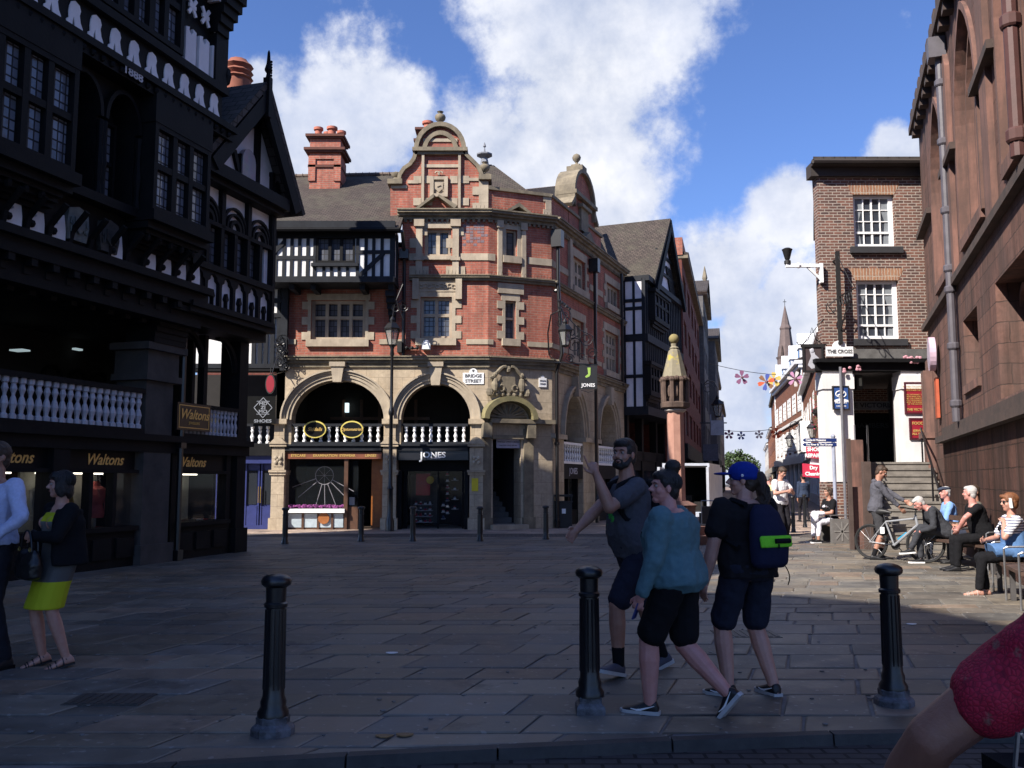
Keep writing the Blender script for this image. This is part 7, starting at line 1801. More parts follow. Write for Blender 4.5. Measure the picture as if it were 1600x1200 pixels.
    if sandal:
        for f in feet:
            an, fd, fs_, fu = f; g = an - fu * .08 * S; mb = MB()
            for x, z in ((.03, .075), (.09, .055), (.135, .045), (.155, .036)): mb.tube([tuple(g + fd * x * S + fs_ * (.041 * cos(a) * S) + fu * (.005 + z * sin(a)) * S) for a in [k * pi / 8 for k in range(9)]], .006 * S, 5)
            mb.tube([tuple(g + fd * -.0 * S + fs_ * .038 * S + fu * .05 * S), tuple(an + fu * .02 + fd * .03 * S), tuple(g + fs_ * -.038 * S + fu * .05 * S)], .005 * S, 5)
            vs = []; prof = [(-.06, .03), (0, .036), (.1, .045), (.16, .044), (.2, .02)]; pts = prof + [(x, -wd) for x, wd in reversed(prof)]; L_ = len(pts)
            vs = [g + fd * x * S + fs_ * (wd * S) + fu * z * S for z in (-.012, .004) for x, wd in pts]; mb.add([tuple(q) for q in vs], [tuple(range(L_)), tuple(reversed(range(L_, 2 * L_)))] + [(i, (i + 1) % L_, (i + 1) % L_ + L_, i + L_) for i in range(L_)])
            local('sandal', mb, sandal if sandal is not True else BLK, root, False)
    return p
def person_at(px, py, **kw):
    g = gnd(px, py); return (g.x, g.y, 0)

# cloth materials
C_GREY = cloth('charcoal_tee', (.085, .085, .10)); C_NAVYS = cloth('navy_shorts', (.022, .024, .04)); C_TEAL = cloth('teal_sweat', (.10, .19, .215), (.08, .155, .18)); C_BLKC = cloth('black_cloth', (.010, .010, .012)); C_BLK2 = cloth('soft_black_tee', (.016, .014, .016))
C_WHS = cloth('pale_blue_shirt', (.55, .58, .80)); C_DKT = cloth('dark_trousers', (.018, .017, .022)); C_JEAN = cloth('dark_jeans', (.03, .035, .055)); C_WHITE = cloth('white_shirt_cloth', (.75, .75, .78)); C_PALEY = cloth('pale_yellow_top', (.62, .58, .32)); C_HOOD = cloth('hoodie_grey', (.10, .10, .12)); C_SUIT = cloth('dark_suit', (.045, .047, .055)); C_LBLUE = cloth('light_blue_shirt', (.22, .38, .72))
C_KHAKI = cloth('olive_grey_top', (.13, .12, .10)); C_DENIM = cloth('denim_blue', (.09, .18, .36)); SH_BLK = plain('black_shoe', (.012, .012, .014), .5, bmp=.05); SH_GRY = plain('grey_shoe', (.07, .07, .10), .7, bmp=.1)
RSOLE = plain('pale_sole', (.5, .5, .5), .6, bmp=.05)
m, nt, b = newmat('yellow_dress'); tc = N(nt, 'ShaderNodeTexCoord'); sx = N(nt, 'ShaderNodeSeparateXYZ'); nt.links.new(tc.outputs['Object'], sx.inputs[0])
r = N(nt, 'ShaderNodeValToRGB'); r.color_ramp.interpolation = 'CONSTANT'; e = r.color_ramp.elements; e[0].position = 0; e[0].color = (.40, .42, .006, 1); e[1].position = .455; e[1].color = (.08, .075, .07, 1)
x_ = e.new(.69); x_.color = (.11, .105, .1, 1); x_ = e.new(.775); x_.color = (.40, .42, .006, 1)
mr = N(nt, 'ShaderNodeMath', operation='MULTIPLY'); nt.links.new(sx.outputs['Z'], mr.inputs[0]); mr.inputs[1].default_value = .667; nt.links.new(mr.outputs[0], r.inputs[0]); nt.links.new(r.outputs[0], b.inputs['Base Color']); b.inputs['Roughness'].default_value = .85; YD = m
m, nt, b = newmat('striped_top'); tc = N(nt, 'ShaderNodeTexCoord'); wv = N(nt, 'ShaderNodeTexWave'); wv.bands_direction = 'Z'; wv.inputs['Scale'].default_value = 9; nt.links.new(tc.outputs['Object'], wv.inputs[0]); nt.links.new(ramp(nt, wv.outputs['Fac'], .30, .42, (.08, .09, .16), (.72, .72, .75)), b.inputs['Base Color']); b.inputs['Roughness'].default_value = .9; STRP = m
m, nt, b = newmat('red_lace'); tc = N(nt, 'ShaderNodeTexCoord'); vo = N(nt, 'ShaderNodeTexVoronoi'); vo.feature = 'DISTANCE_TO_EDGE'; vo.inputs['Scale'].default_value = 130; nt.links.new(tc.outputs['Object'], vo.inputs['Vector']); f = noise(nt, tc.outputs['Object'], 22, 4, .6)
cc = mixc(nt, ramp(nt, f, .62, .68), mixc(nt, ramp(nt, vo.outputs['Distance'], .0, .12), (.22, .008, .03), (.48, .015, .05)), (.28, .12, .1)); nt.links.new(cc, b.inputs['Base Color']); b.inputs['Roughness'].default_value = .8; bump(nt, b, vo.outputs['Distance'], .6, .004); LACE = m

def tube_child(root, name, pts, r, mat, seg=7): 
    mb = MB(); mb.tube([tuple(q) for q in pts], r, seg); return local(name, mb, mat, root)

# --- 1. man in the charcoal T-shirt, pointing
g = gnd(990, 1056)
p1 = person('bearded man in charcoal T-shirt and navy shorts pointing with a raised hand', (g.x, g.y + .05), 205, 1.80, pel=(.0, -.03, .95), neck=(0, .03, 1.47), twist=-12, hyaw=28, hpitch=4, w=1.1, depth=1.15, belly=.05,
    handL=(-.17, .40, 1.50), ehL=(-.2, .35, -1), handR=(.05, .56, .98), ehR=(.8, -.3, -.6), footL=(-.06, .16, .10), footR=(.10, -.34, .10), fyL=18, fpL=14, fpR=-18, fyR=0,
    sk=SK2, hair='short', hairm=HB, top=C_GREY, sleeve=.62, sleeve_r=.07, bottom=C_NAVYS, blen=.88, shoe=SH_GRY, sole=RSOLE, pointL=True, curlR=.45, vox=.0085, beard=HB, socks=C_BLKC, legw=1.05, armw=1.08)
b = Blob(); pp = p1
b.loft([(pp.sp(t) - pp.front * (.19 + .02 * sin((t - .2) * 4)), pp.side * wd, pp.front * dp) for t, wd, dp in ((.22, .10, .05), (.3, .15, .085), (.5, .16, .10), (.75, .15, .09), (.9, .12, .06), (.95, .07, .03))])
b.done('backpack', C_BLKC, pp.root, .011, 1)
mb = MB()
for s_ in (-1, 1):
    pts = [pp.sp(.93) + pp.side * s_ * .10 - pp.front * .13, pp.sp(1.0) + pp.side * s_ * .105 - pp.front * .02 + pp.up * .0, pp.sp(.93) + pp.side * s_ * .115 + pp.front * .11, pp.sp(.7) + pp.side * s_ * .13 + pp.front * .165, pp.sp(.45) + pp.side * s_ * .17 + pp.front * .10, pp.sp(.35) + pp.side * s_ * .17 - pp.front * .1]
    mb.tube([tuple(q) for q in pts], .024, 6)
local('strap', mb, C_BLKC, pp.root)
mb = MB(); q = pp.sp(.42) + pp.front * (.175) - pp.side * .02
for i in range(7): mb.ell(tuple(q + pp.side * (.05 * sin(i * 1.9)) + pp.up * (.05 * cos(i * 2.3)) - pp.front * .01), (.028, .028, .03), 6)
local('shirt_print', mb, plain('green_print', (.05, .4, .06), .8), pp.root)
mb = MB(); q, d, nrm, ac = pp.hL; mb.tube([tuple(q + ac * .0 + (ac * cos(a) + nrm * sin(a)) * .013 - ac * .012 - d * .0) for a in [k * .8 for k in range(9)]], .0025, 4); local('ring', mb, STEEL, pp.root)

# --- 2. laughing woman in the teal sweatshirt
g = gnd(1050, 1118)
p2 = person('young woman with hair bun in loose teal sweatshirt and black shorts in mid stride', (g.x + .03, g.y + .02), 150, 1.60, pel=(0, -.02, .945), neck=(0, .03, 1.43), twist=6, hyaw=42, hpitch=3, w=1.36, depth=1.42, bust=.03, belly=.02,
    handL=(-.30, .13, .84), ehL=(-.5, -1, 0), handR=(.30, .10, .84), footL=(-.06, .17, .08), footR=(.10, -.34, .17), fpR=-50, fyL=8, fyR=-5, khR=(0, 1, -.2), sk=SK3, hair='bun', hairm=HB,
    top=C_TEAL, sleeve=1.86, bottom=C_BLKC, blen=.84, shoe=SH_BLK, sole=RSOLE, vox=.0085, hem=-.30, toploose=.036, legw=1.25, armw=1.28, curlL=1.3, head=(0, .06, 1.585))
q, d, nrm, ac = p2.hL; mb = MB(); mb.obox(tuple(q - d * .05 - nrm * -.02), tuple(d * .13), .07, .01, up=tuple(ac)); local('phone', mb, BLUEP, p2.root, False)

# --- 3. woman with blue cap and backpack
g = gnd(1176, 1090)
p3 = person('woman seen from behind in blue baseball cap, black T-shirt and navy backpack', (g.x, g.y + .05), 118, 1.64, pel=(0, 0, .95), neck=(0, .02, 1.45), twist=0, hyaw=52, hpitch=0, w=1.26, depth=1.25, bust=.03, belly=.03,
    handL=(-.34, .10, .80), ehL=(-.7, -.8, 0), handR=(.30, .16, .86), footL=(-.16, .06, .08), footR=(.17, -.06, .08), fyL=18, fyR=-8, sk=SK1, hair='tail', hairm=HBR,
    top=C_BLK2, sleeve=.60, sleeve_r=.075, bottom=C_NAVYS, blen=.86, shoe=SH_BLK, sole=RSOLE, vox=.0085, legw=1.18, armw=1.18, hem=-.16, toploose=.026, bloose=.024, head=(0, .04, 1.60))
pp = p3; hh = lambda x, y, z: pp.hc + (pp.hs * x + pp.hf * y + pp.hu * z) * pp.S
b = Blob(); b.ell(hh(0, -.014, .058), (.096, .112, .082), pp.hs, pp.hf, pp.hu); b.ell(hh(0, -.02, .03), (.095, .109, .05), pp.hs, pp.hf, pp.hu); cp = b.done('cap', cloth('royal_blue_cap', (.012, .035, .28)), pp.root, .008, 1)
b = Blob(); b.ell(hh(0, .135, .048), (.076, .075, .011), pp.hs, pp.hf, pp.hu); b.done('visor', MATS['royal_blue_cap'], cp, .007, 1)
mb = MB(); mb.ell(tuple(hh(-.092, -.0, .035)), (.012, .012, .012), 6); local('badge', mb, WPT, cp)
b = Blob(); R3_ = lambda t, wd, dp, off: (pp.sp(t) - pp.front * off, pp.side * wd, pp.front * dp)
b.loft([R3_(.0, .12, .05, .22), R3_(.06, .15, .07, .225), R3_(.3, .16, .08, .23), R3_(.55, .15, .075, .225), R3_(.8, .12, .055, .20), R3_(.92, .07, .03, .18)]); bp = b.done('backpack', cloth('navy_pack', (.016, .018, .045)), pp.root, .011, 2, folds=.008, fsize=.1)
b = Blob(); b.loft([R3_(.30, .140, .02, .297), R3_(.34, .146, .02, .299), R3_(.44, .146, .02, .297), R3_(.47, .138, .02, .294)]); b.done('lime_panel', cloth('lime_fabric', (.22, .75, .04)), bp, .009, 1)
mb = MB(); c_ = pp.sp(.39) - pp.front * .324; mb.tube([tuple(c_ - pp.side * .03), tuple(c_ + pp.side * .10)], .017, 8); mb.tube([tuple(c_ - pp.side * .0 - pp.up * .02), tuple(c_ - pp.side * .0 - pp.up * .05)], .006, 5); local('pocket_zip', mb, C_BLKC, bp)
mb = MB(); c_ = pp.sp(.05) - pp.front * .2 + pp.side * .15; mb.tube([tuple(c_ + pp.side * (.05 * sin(k * .5)) - pp.up * (.03 * k)) for k in range(6)], .004, 5); local('strap', mb, C_BLKC, bp)
mb = MB()
for s_ in (-1, 1): mb.tube([tuple(pp.sp(.92) + pp.side * s_ * .12 - pp.front * .15), tuple(pp.sp(1.0) + pp.side * s_ * .125 - pp.front * .02 + pp.up * .0), tuple(pp.sp(.86) + pp.side * s_ * .14 + pp.front * .13), tuple(pp.sp(.5) + pp.side * s_ * .19 + pp.front * .10), tuple(pp.sp(.3) + pp.side * s_ * .18 - pp.front * .12)], .022, 6)
local('shoulder_strap', mb, C_BLKC, pp.root)

# --- 4. woman in the yellow hemmed dress
g = gnd(80, 1040)
p4 = person('woman in black cardigan over grey dress with a bright yellow hem', (g.x + .02, g.y), 232, 1.56, pel=(0, 0, .97), neck=(.0, .0, 1.46), hyaw=-28, hpitch=-3, w=1.0, depth=1.05, bust=.035,
    handL=(-.02, .26, 1.18), ehL=(-1, .1, -.6), handR=(.24, .12, .98), footL=(-.15, -.03, .10), footR=(.12, .05, .10), fyL=-20, fyR=-15, fpL=-14, fpR=-14, sk=SK1, hair='bob', hairm=HB, dress=(YD, .97), sandal=SH_BLK, vox=.009, curlL=1.4)
pp = p4; b = Blob()
for s_ in (-1, 1):
    b.loft([(pp.sp(t) + pp.side * s_ * wd + pp.front * f_, pp.side * a_, pp.front * b_) for t, wd, f_, a_, b_ in ((-.12, .15, -.02, .055, .15), (.1, .14, -.015, .06, .15), (.4, .12, -.01, .06, .14), (.7, .12, -.01, .07, .135), (.92, .08, -.01, .06, .09))])
    sh, el, wr = (pp.shL, pp.elL, pp.wrL) if s_ < 0 else (pp.shR, pp.elR, pp.wrR); b.seg(sh, el, .07, .056); b.seg(el, el.lerp(wr, .85), .056, .044)
b.loft([(pp.sp(t) - pp.front * .05, pp.side * .16, pp.front * .10) for t in (-.12, .2, .6, .9)])
b.done('cardigan', C_BLKC, pp.root, .010, 2, folds=.015, fsize=.1)
g4 = pp; hb_ = thing('handbag', 'soft black leather handbag with gold rings hanging at the woman in the cardigan', 'handbag', tuple(MW[pp.root.name] @ (pp.sp(-.05) + pp.front * .24 - pp.side * .05)))
W = MW[pp.root.name]; fr3 = W.to_3x3(); c0 = W @ (pp.sp(-.08) + pp.front * .25 - pp.side * .02); sx_ = fr3 @ pp.side; fx_ = fr3 @ pp.front; I = MW[hb_.name].inverted()
b = Blob(); b.loft([(I @ (c0 + V((0, 0, z))), sx_ * a_, fx_ * d_) for z, a_, d_ in ((-.12, .12, .05), (-.10, .155, .075), (.0, .16, .08), (.09, .13, .05), (.12, .10, .03))]); b.done('bag', plain('black_leather', (.012, .011, .011), .35, bmp=.3), hb_, .009, 2, folds=.012, fsize=.06)
mb = MB()
for s_ in (-1, 1): mb.tube([tuple(c0 + sx_ * (.09 * cos(a)) + V((0, 0, .10 + .17 * sin(a))) + fx_ * (.025 * s_)) for a in [k * pi / 10 for k in range(11)]], .008, 6)
mb.build('handle', MATS['black_leather'], hb_, True)
mb = MB()
for s_ in (-1, 1): q = c0 + sx_ * (.09 * s_) + V((0, 0, .12)) + fx_ * .04; mb.tube([tuple(q + V((0, 0, .016 * sin(k * .8))) + sx_ * (.016 * cos(k * .8))) for k in range(9)], .004, 5)
mb.build('buckle', plain('brass', (.6, .42, .12), .3, metal=.8, bmp=0), hb_)
# --- 5. man in the pale blue shirt at the left edge
g = gnd(-10, 1040)
p5 = person('man in pale blue office shirt and black trousers next to the cardigan woman', (g.x - .06, g.y), 250, 1.80, pel=(0, 0, .95), neck=(0, 0, 1.46), hyaw=0, w=1.1, handL=(-.20, .20, 1.0), ehL=(-1, -.3, 0), handR=(.22, .1, .9), footL=(-.24, .04, .08), footR=(.12, -.1, .08),
    sk=SK2, hair='short', hairm=HBR, top=C_WHS, sleeve=1.86, bottom=C_DKT, blen=1.95, shoe=SH_BLK, sole=BLK, vox=.010, hem=.0, toploose=.022)
# --- 6. person in red lace close to the camera on the right
p6 = person('person in dark red lace top with a black shoulder strap, closest to the viewer', (1.0, 1.40), 100, 1.62, pel=(0, 0, .95), neck=(0, .0, 1.455), w=1.08, depth=1.05, bust=.0, handL=(-.38, .30, 1.0), ehL=(-1, 0, -.3), handR=(.25, .2, 1.0), sk=SK2, hair='mid', hairm=HBR, top=LACE, sleeve=.66, sleeve_r=.062, bottom=C_JEAN, blen=1.95, shoe=SH_BLK, sole=BLK, vox=.007, armw=.98)
pp = p6; mb = MB(); 
mb.tube([tuple(pp.shL + V(q)) for q in ((.09, .03, .12), (.045, .06, .07), (.03, .085, 0), (.03, .11, -.12), (.05, .10, -.3))], .018, 8) ; local('shoulder_strap', mb, C_BLKC, pp.root)
W = MW[pp.root.name]
tg = at(1592, 1172, 1.25); cb = thing('belt_bag', 'black bag with silver buckle held by the person in red lace', 'bag', tuple(tg))
mb = MB(); mb.box(tg.x - .02, tg.x + .12, tg.y - .02, tg.y + .06, tg.z - .16, tg.z - .02); mb.build('bag_body', C_BLKC, cb)
mb = MB(); q = V(tg) + V((.0, -.03, .0)); mb.tube([tuple(q + V(t)) for t in ((-.016, 0, .03), (-.022, 0, -.012), (-.008, 0, -.018), (.014, 0, -.016), (.018, 0, .03))], .0035, 6); mb.tube([tuple(q + V(t)) for t in ((-.012, 0, .028), (0, .0, .01))], .003, 6); mb.build('buckle', STEEL, cb, True)

# --- background people
# man standing over the bicycle
g = gnd(1372, 874)
p7 = person('young man in grey hooded top and dark shorts standing at the bicycle', (g.x, g.y), -18, 1.78, pel=(0, 0, .95), neck=(0, .06, 1.45), head=(0, .12, 1.62), hpitch=-28, hyaw=-8, w=1.02, handL=(-.1, .56, 1.05), ehL=(-.5, -.6, -1), handR=(.12, .42, .95), ehR=(.4, -.8, -.6),
    footL=(-.1, .05, .08), footR=(.12, -.08, .08), sk=SK2, hair='crop', hairm=HBR, top=C_HOOD, sleeve=(1.86, 1.75), bottom=cloth('dark_grey_shorts', (.05, .05, .055)), blen=.95, shoe=SH_BLK, sole=BLK, vox=.011, socks=C_BLKC, hem=-.14, toploose=.025, bloose=.022)
b = Blob(); pp = p7; b.ell(pp.sp(.98) - pp.front * .07, (.10, .06, .05), pp.side, pp.front, pp.up); b.done('hood', C_HOOD, pp.root, .011, 1)
def sitter(label, px, py, heading, H, seat=.50, lean=.12, **kw):
    """px,py: the pixel where the feet rest"""
    g = gnd(px, py); hd = radians(heading); f = V((cos(hd), sin(hd), 0)); loc = V((g.x, g.y, 0)) - f * (.46 + kw.pop('reach', 0))
    base_ = dict(pel=(0, 0, seat + .08), neck=(0, lean, seat + .58), footL=(-.12, .48, .08), footR=(.13, .46, .08), khL=(0, .3, 1), khR=(0, .3, 1), handL=(-.12, .40, .66), handR=(.14, .36, .66), ehL=(-.7, -.5, -.5), ehR=(.7, -.5, -.5), vox=.011)
    base_.update(kw); return person(label, (loc.x, loc.y), heading, H, **base_)
BH = 165   # bench people look left (towards -x)
p8 = sitter('woman in sunglasses and striped top with a phone at her ear', 1527, 930, 172, 1.68, hyaw=8, hpitch=-6, lean=.02, reach=.03, handL=(-.06, .14, .98), ehL=(-.7, .5, -1), handR=(.05, .36, .74), footL=(-.05, .50, .08), footR=(.04, .38, .08), hair='mid', hairm=HR, sk=SK1, top=STRP, sleeve=.75, bottom=C_BLKC, blen=1.92, sandal=plain('silver_sandal', (.4, .36, .32), .4), vox=.0095, bust=.03, curlL=1.0)
pp = p8; b = Blob(); b.loft([ (pp.sp(t), pp.side * a_, pp.front * b_) for t, a_, b_ in ((-.1, .20, .155), (.1, .20, .15), (.4, .175, .14), (.62, .16, .145))]); b.loft([(pp.pel + V((0, y, z)), V((.19, 0, 0)), V((0, .3 * .1, .10))) for y, z in ((.0, .0), (.15, .02), (.30, .02))]); b.done('pinafore', C_DENIM, pp.root, .011, 2, folds=.01)
mb = MB(); hh = lambda x, y, z: pp.hc + (pp.hs * x + pp.hf * y + pp.hu * z) * pp.S
for s_ in (-1, 1): mb.ell(tuple(hh(s_ * .034, .092, .012)), (.026, .010, .02), 8); mb.tube([tuple(hh(s_ * .05, .088, .018)), tuple(hh(s_ * .082, .0, .015))], .004, 4)
local('sunglasses', mb, SH_BLK, pp.root)
q, d, nrm, ac = pp.hL; mb = MB(); mb.obox(tuple(pp.hc - pp.hs * .10 - pp.hu * .07 + pp.hf * .03), tuple(pp.hu * .13), .065, .01, up=tuple(pp.hf)); local('phone', mb, WPT, pp.root, False)
p9 = sitter('grey haired man in black T-shirt sitting with a hand on his knee', 1490, 892, 172, 1.78, lean=.16, hyaw=-35, hpitch=0, reach=.05, handL=(-.14, .44, .68), ehL=(-.5, -.2, .6), handR=(.14, .38, .68), hair='crop', hairm=HG, sk=SK3, top=C_BLKC, sleeve=.6, bottom=C_BLKC, blen=1.92, shoe=SH_BLK, sole=BLK, w=1.1, depth=1.15, belly=.04)
p10 = sitter('old man in dark suit bending forward with crossed legs beside the bicycle', 1438, 880, 172, 1.74, lean=.30, neck=(0, .30, 1.0), head=(0, .44, 1.08), hpitch=-35, reach=.0, handL=(-.1, .46, .58), handR=(.1, .42, .6), footL=(-.02, .62, .26), fpL=-5, khL=(0, .2, 1), footR=(.05, .44, .08), hair='crop', hairm=HG, sk=SK3, top=C_SUIT, sleeve=1.9, bottom=C_SUIT, blen=1.92, shoe=SH_BLK, sole=WPT, w=1.05)
p11 = sitter('man in dark flat cap and light blue shirt sitting behind the bending man', 1448, 872, 168, 1.74, lean=.10, reach=.05, hyaw=15, hair='crop', hairm=HG, sk=SK3, top=C_LBLUE, sleeve=1.85, bottom=C_JEAN, blen=1.92, shoe=SH_BLK, sole=BLK)
pp = p11; b = Blob(); hh = lambda x, y, z: pp.hc + (pp.hs * x + pp.hf * y + pp.hu * z) * pp.S
b.ell(hh(0, .0, .085), (.095, .12, .035), pp.hs, pp.hf, pp.hu); b.ell(hh(0, .1, .065), (.07, .05, .012), pp.hs, pp.hf, pp.hu); b.done('flat_cap', cloth('slate_cap', (.05, .06, .09)), pp.root, .01, 1)
p12 = sitter('dark haired man in grey top sitting behind the man in the black T-shirt', 1500, 880, 165, 1.78, lean=.05, reach=-.1, hyaw=40, hair='short', hairm=HBR, sk=SK2, top=C_KHAKI, sleeve=1.8, bottom=C_JEAN, blen=1.92, shoe=SH_BLK, sole=BLK, w=1.08)
p13 = sitter('person with short black hair and dark jacket on the far end of the crowded bench', 1512, 874, 165, 1.72, lean=.02, reach=-.15, hyaw=60, hair='short', hairm=HB, sk=SK2, top=C_SUIT, sleeve=1.85, bottom=C_BLKC, blen=1.92, shoe=SH_BLK, sole=BLK)
# woman on the stone-ended bench
p14 = sitter('woman in black top and white trousers on the stone ended bench', 1272, 848, 195, 1.68, lean=.06, reach=.05, hair='mid', hairm=HBR, sk=SK2, top=C_BLKC, sleeve=.7, bottom=cloth('white_cropped_trousers', (.7, .68, .75)), blen=1.75, shoe=SH_BLK, sole=WPT, bust=.03, handL=(-.08, .36, .72), handR=(.06, .34, .74))
b = Blob(); pp = p14
for q, r_ in (((-.02, .36, .70), (.17, .15, .06)), ((-.05, .5, .62), (.15, .08, .14)), ((.03, .44, .52), (.12, .06, .14))): b.ell(V(q), r_, V((1, 0, 0)), V((0, 1, 0)), V((0, 0, 1)))
b.done('white_cloth', cloth('white_fabric', (.75, .74, .82)), pp.root, .012, 1, folds=.05, fsize=.09)
# standing people in the street mouth
g = gnd(1222, 850)
p15 = person('young man in white shirt looking down at his phone by the slim bollards', (g.x, g.y), -60, 1.80, pel=(0, 0, .95), hpitch=-30, head=(0, .07, 1.63), handL=(-.06, .30, 1.22), ehL=(-1, -.4, -.8), handR=(.1, .28, 1.2), ehR=(1, -.4, -.8), hair='short', hairm=HBR, sk=SK1, top=C_WHITE, sleeve=(.65, .65), bottom=C_DKT, blen=1.95, shoe=SH_BLK, sole=BLK)
pp = p15; b = Blob(); b.loft([(pp.sp(t) - pp.front * .2, pp.side * a_, pp.front * .07) for t, a_ in ((-.1, .12), (.1, .15), (.35, .14), (.5, .1))]); b.done('shoulder_bag', C_SUIT, pp.root, .012, 1)
g = gnd(1213, 836)
p16 = person('older woman in pale yellow top standing behind the young man in white', (g.x, g.y + .6), 60, 1.66, hair='short', hairm=plain('greying_hair', (.2, .19, .18), .8), sk=SK3, top=C_PALEY, sleeve=1.6, bottom=C_DKT, blen=1.95, shoe=SH_BLK, sole=BLK, w=1.05, hyaw=-40, bust=.03)
g = gnd(1257, 815)
p17 = person('person in dark blue jacket walking away down the street past the slim bollards', (g.x, g.y), 100, 1.72, hair='short', hairm=HB, sk=SK2, top=cloth('slate_blue_jacket', (.035, .05, .09)), sleeve=1.85, bottom=C_DKT, blen=1.95, shoe=SH_BLK, sole=BLK, footL=(-.1, .14, .08), footR=(.1, -.16, .1), vox=.018)
# ------------------------------------------------------------------ bollards
def bollard(loc, h, r, label, plinth, group):
    t = thing('bollard', label, 'bollard', (loc.x, loc.y, 0), 0, group)
    z0 = .1 if plinth else 0
    pr = [(r * 1.5, z0), (r * 1.5, z0 + .03), (r * 1.2, z0 + .06), (r * 1.25, z0 + .09), (r * 1.05, z0 + .12), (r * 1.02, z0 + .2), (r * .94, h - .20), (r * 1.12, h - .195), (r * 1.14, h - .175), (r * .96, h - .165), (r * 1.0, h - .08), (r * 1.15, h - .075), (r * 1.42, h - .062), (r * 1.48, h - .04), (r * 1.38, h - .024), (r * 1.0, h - .008), (r * .5, h), (.005, h + .002)]
    mb = MB(); mb.lathe((loc.x, loc.y), pr, 28); mb.build('post', IRON, t, True)
    mb = MB()
    for k in range(14):
        a = 2 * pi * k / 14; mb.tube([(loc.x + r * 1.0 * cos(a), loc.y + r * 1.0 * sin(a), z0 + .16), (loc.x + r * .94 * cos(a), loc.y + r * .94 * sin(a), h - .21)], .006, 4)
    mb.build('fluting', IRON, t, True)
    if plinth:
        mb = MB(); w = r * 2.0; mb.lathe((loc.x, loc.y), [(w * 1.05, -.01), (w * 1.05, .035), (w * .98, .05), (w * .80, .065), (w * .82, .10), (w * .70, .112)], 4 if plinth == 1 else 8); mb.build('plinth', plain('scuffed_iron_base', (.16, .16, .18), .6, (.02, .02, .022), 14, .5), t)
    return t
BG = 'cast iron bollards around the square'
for x, y, l_, k in ((426, 1146, 'black fluted iron bollard with a chipped grey base, the one nearest the viewer', 2), (922, 1112, 'black fluted iron bollard standing in front of the man in charcoal T-shirt', 1), (1397, 1101, 'black fluted iron bollard standing in front of the bicycle and benches', 2)):
    bollard(gnd(x, y), .935, .062, l_, k, BG)
for x, y, l_ in ((445, 850, 'far bollard before the pier between navy doors and optician window'), (564, 846, 'far bollard before the optician door'), (645, 846, 'far bollard before the shoe shop entrance'), (750, 846, 'far bollard before the stone pier with the yellow notice'), (853, 843, 'far bollard before the curved stone corner')):
    bollard(gnd(x, y), .86, .062, l_, 0, BG)
for x, y, l_ in ((1240, 832, 'slim bollard just behind the young man in white shirt'), (1258, 824, 'slim bollard beside the person walking away down the street'), (1228, 822, 'slim bollard partly hidden behind the young man in white shirt')):
    bollard(gnd(x, y), 1.05, .05, l_, 0, BG)

# ------------------------------------------------------------------ lanterns and ironwork
LG = glass('lantern_glass_clear', .45, (.35, .36, .34))
def lantern(parent, c, s, hang=True):
    """four sided tapering lantern; c = centre of the glass"""
    mb = MB(); x, y, z = c
    mb.lathe((x, y), [(.06 * s, z - .24 * s), (.10 * s, z - .21 * s), (.11 * s, z - .19 * s)], 6)
    mb.lathe((x, y), [(.21 * s, z + .17 * s), (.22 * s, z + .2 * s), (.12 * s, z + .33 * s), (.06 * s, z + .37 * s), (.07 * s, z + .42 * s), (.02 * s, z + .5 * s)], 6)
    for k in range(6):
        a = 2 * pi * (k + .5) / 6; mb.tube([(x + .10 * s * cos(a), y + .10 * s * sin(a), z - .2 * s), (x + .19 * s * cos(a), y + .19 * s * sin(a), z + .18 * s)], .012 * s, 5)
    l = mb.build('lantern', IRON, parent)
    mb = MB(); mb.lathe((x, y), [(.09 * s, z - .19 * s), (.18 * s, z + .17 * s)], 6); mb.build('lantern_pane', LG, l); return l
def scroll(mb, c, ax, az, r, turns=1.4, th=.014, dirn=1, seg=5):
    n = int(16 * turns); mb.tube([tuple(V(c) + ax * (r * (1 - .75 * k / n) * cos(2 * pi * turns * k / n)) + az * (dirn * r * (1 - .75 * k / n) * sin(2 * pi * turns * k / n))) for k in range(n + 1)], th, seg)
lp = FM.P(FM.U(612, 600, 1.0), 0, 1.0)
sl = thing('street_lamp', 'tall black lamp post with a hexagonal lantern in front of the optician shop', 'street lamp', lp)
zt = FM.Z(612, 541, 1.0)
mb = MB(); mb.lathe((lp.x, lp.y), [(.13, 0), (.13, .3), (.09, .4), (.075, 1.2), (.1, 1.25), (.06, 1.35), (.055, 3.4), (.085, 3.45), (.085, 3.55), (.05, 3.65), (.045, zt - .3), (.07, zt - .25), (.05, zt - .1), (.08, zt)], 10); mb.build('pole', IRON, sl, True)
lantern(sl, (lp.x, lp.y, zt + .28), 1.25)
mb = MB(); ex, ez = V((1, 0, 0)), V((0, 0, 1)); top_ = V((lp.x, lp.y, zt + .9))
mb.tube([tuple(top_), tuple(top_ + V((.05, 0, .35))), tuple(top_ + V((.25, .2, .55))), tuple(top_ + V((.3, .9, .5)))], .02, 6); scroll(mb, top_ + V((.1, 0, .25)), ex, ez, .16); scroll(mb, top_ + V((.32, .1, .3)), ex, ez, .13, dirn=-1); mb.tube([tuple(top_ + V((.3, .0, 1.0))), tuple(top_ + V((.1, 0, .5))), tuple(top_ + V((.33, 0, -.1)))], .018, 5)
mb.build('bracket', IRON, sl)
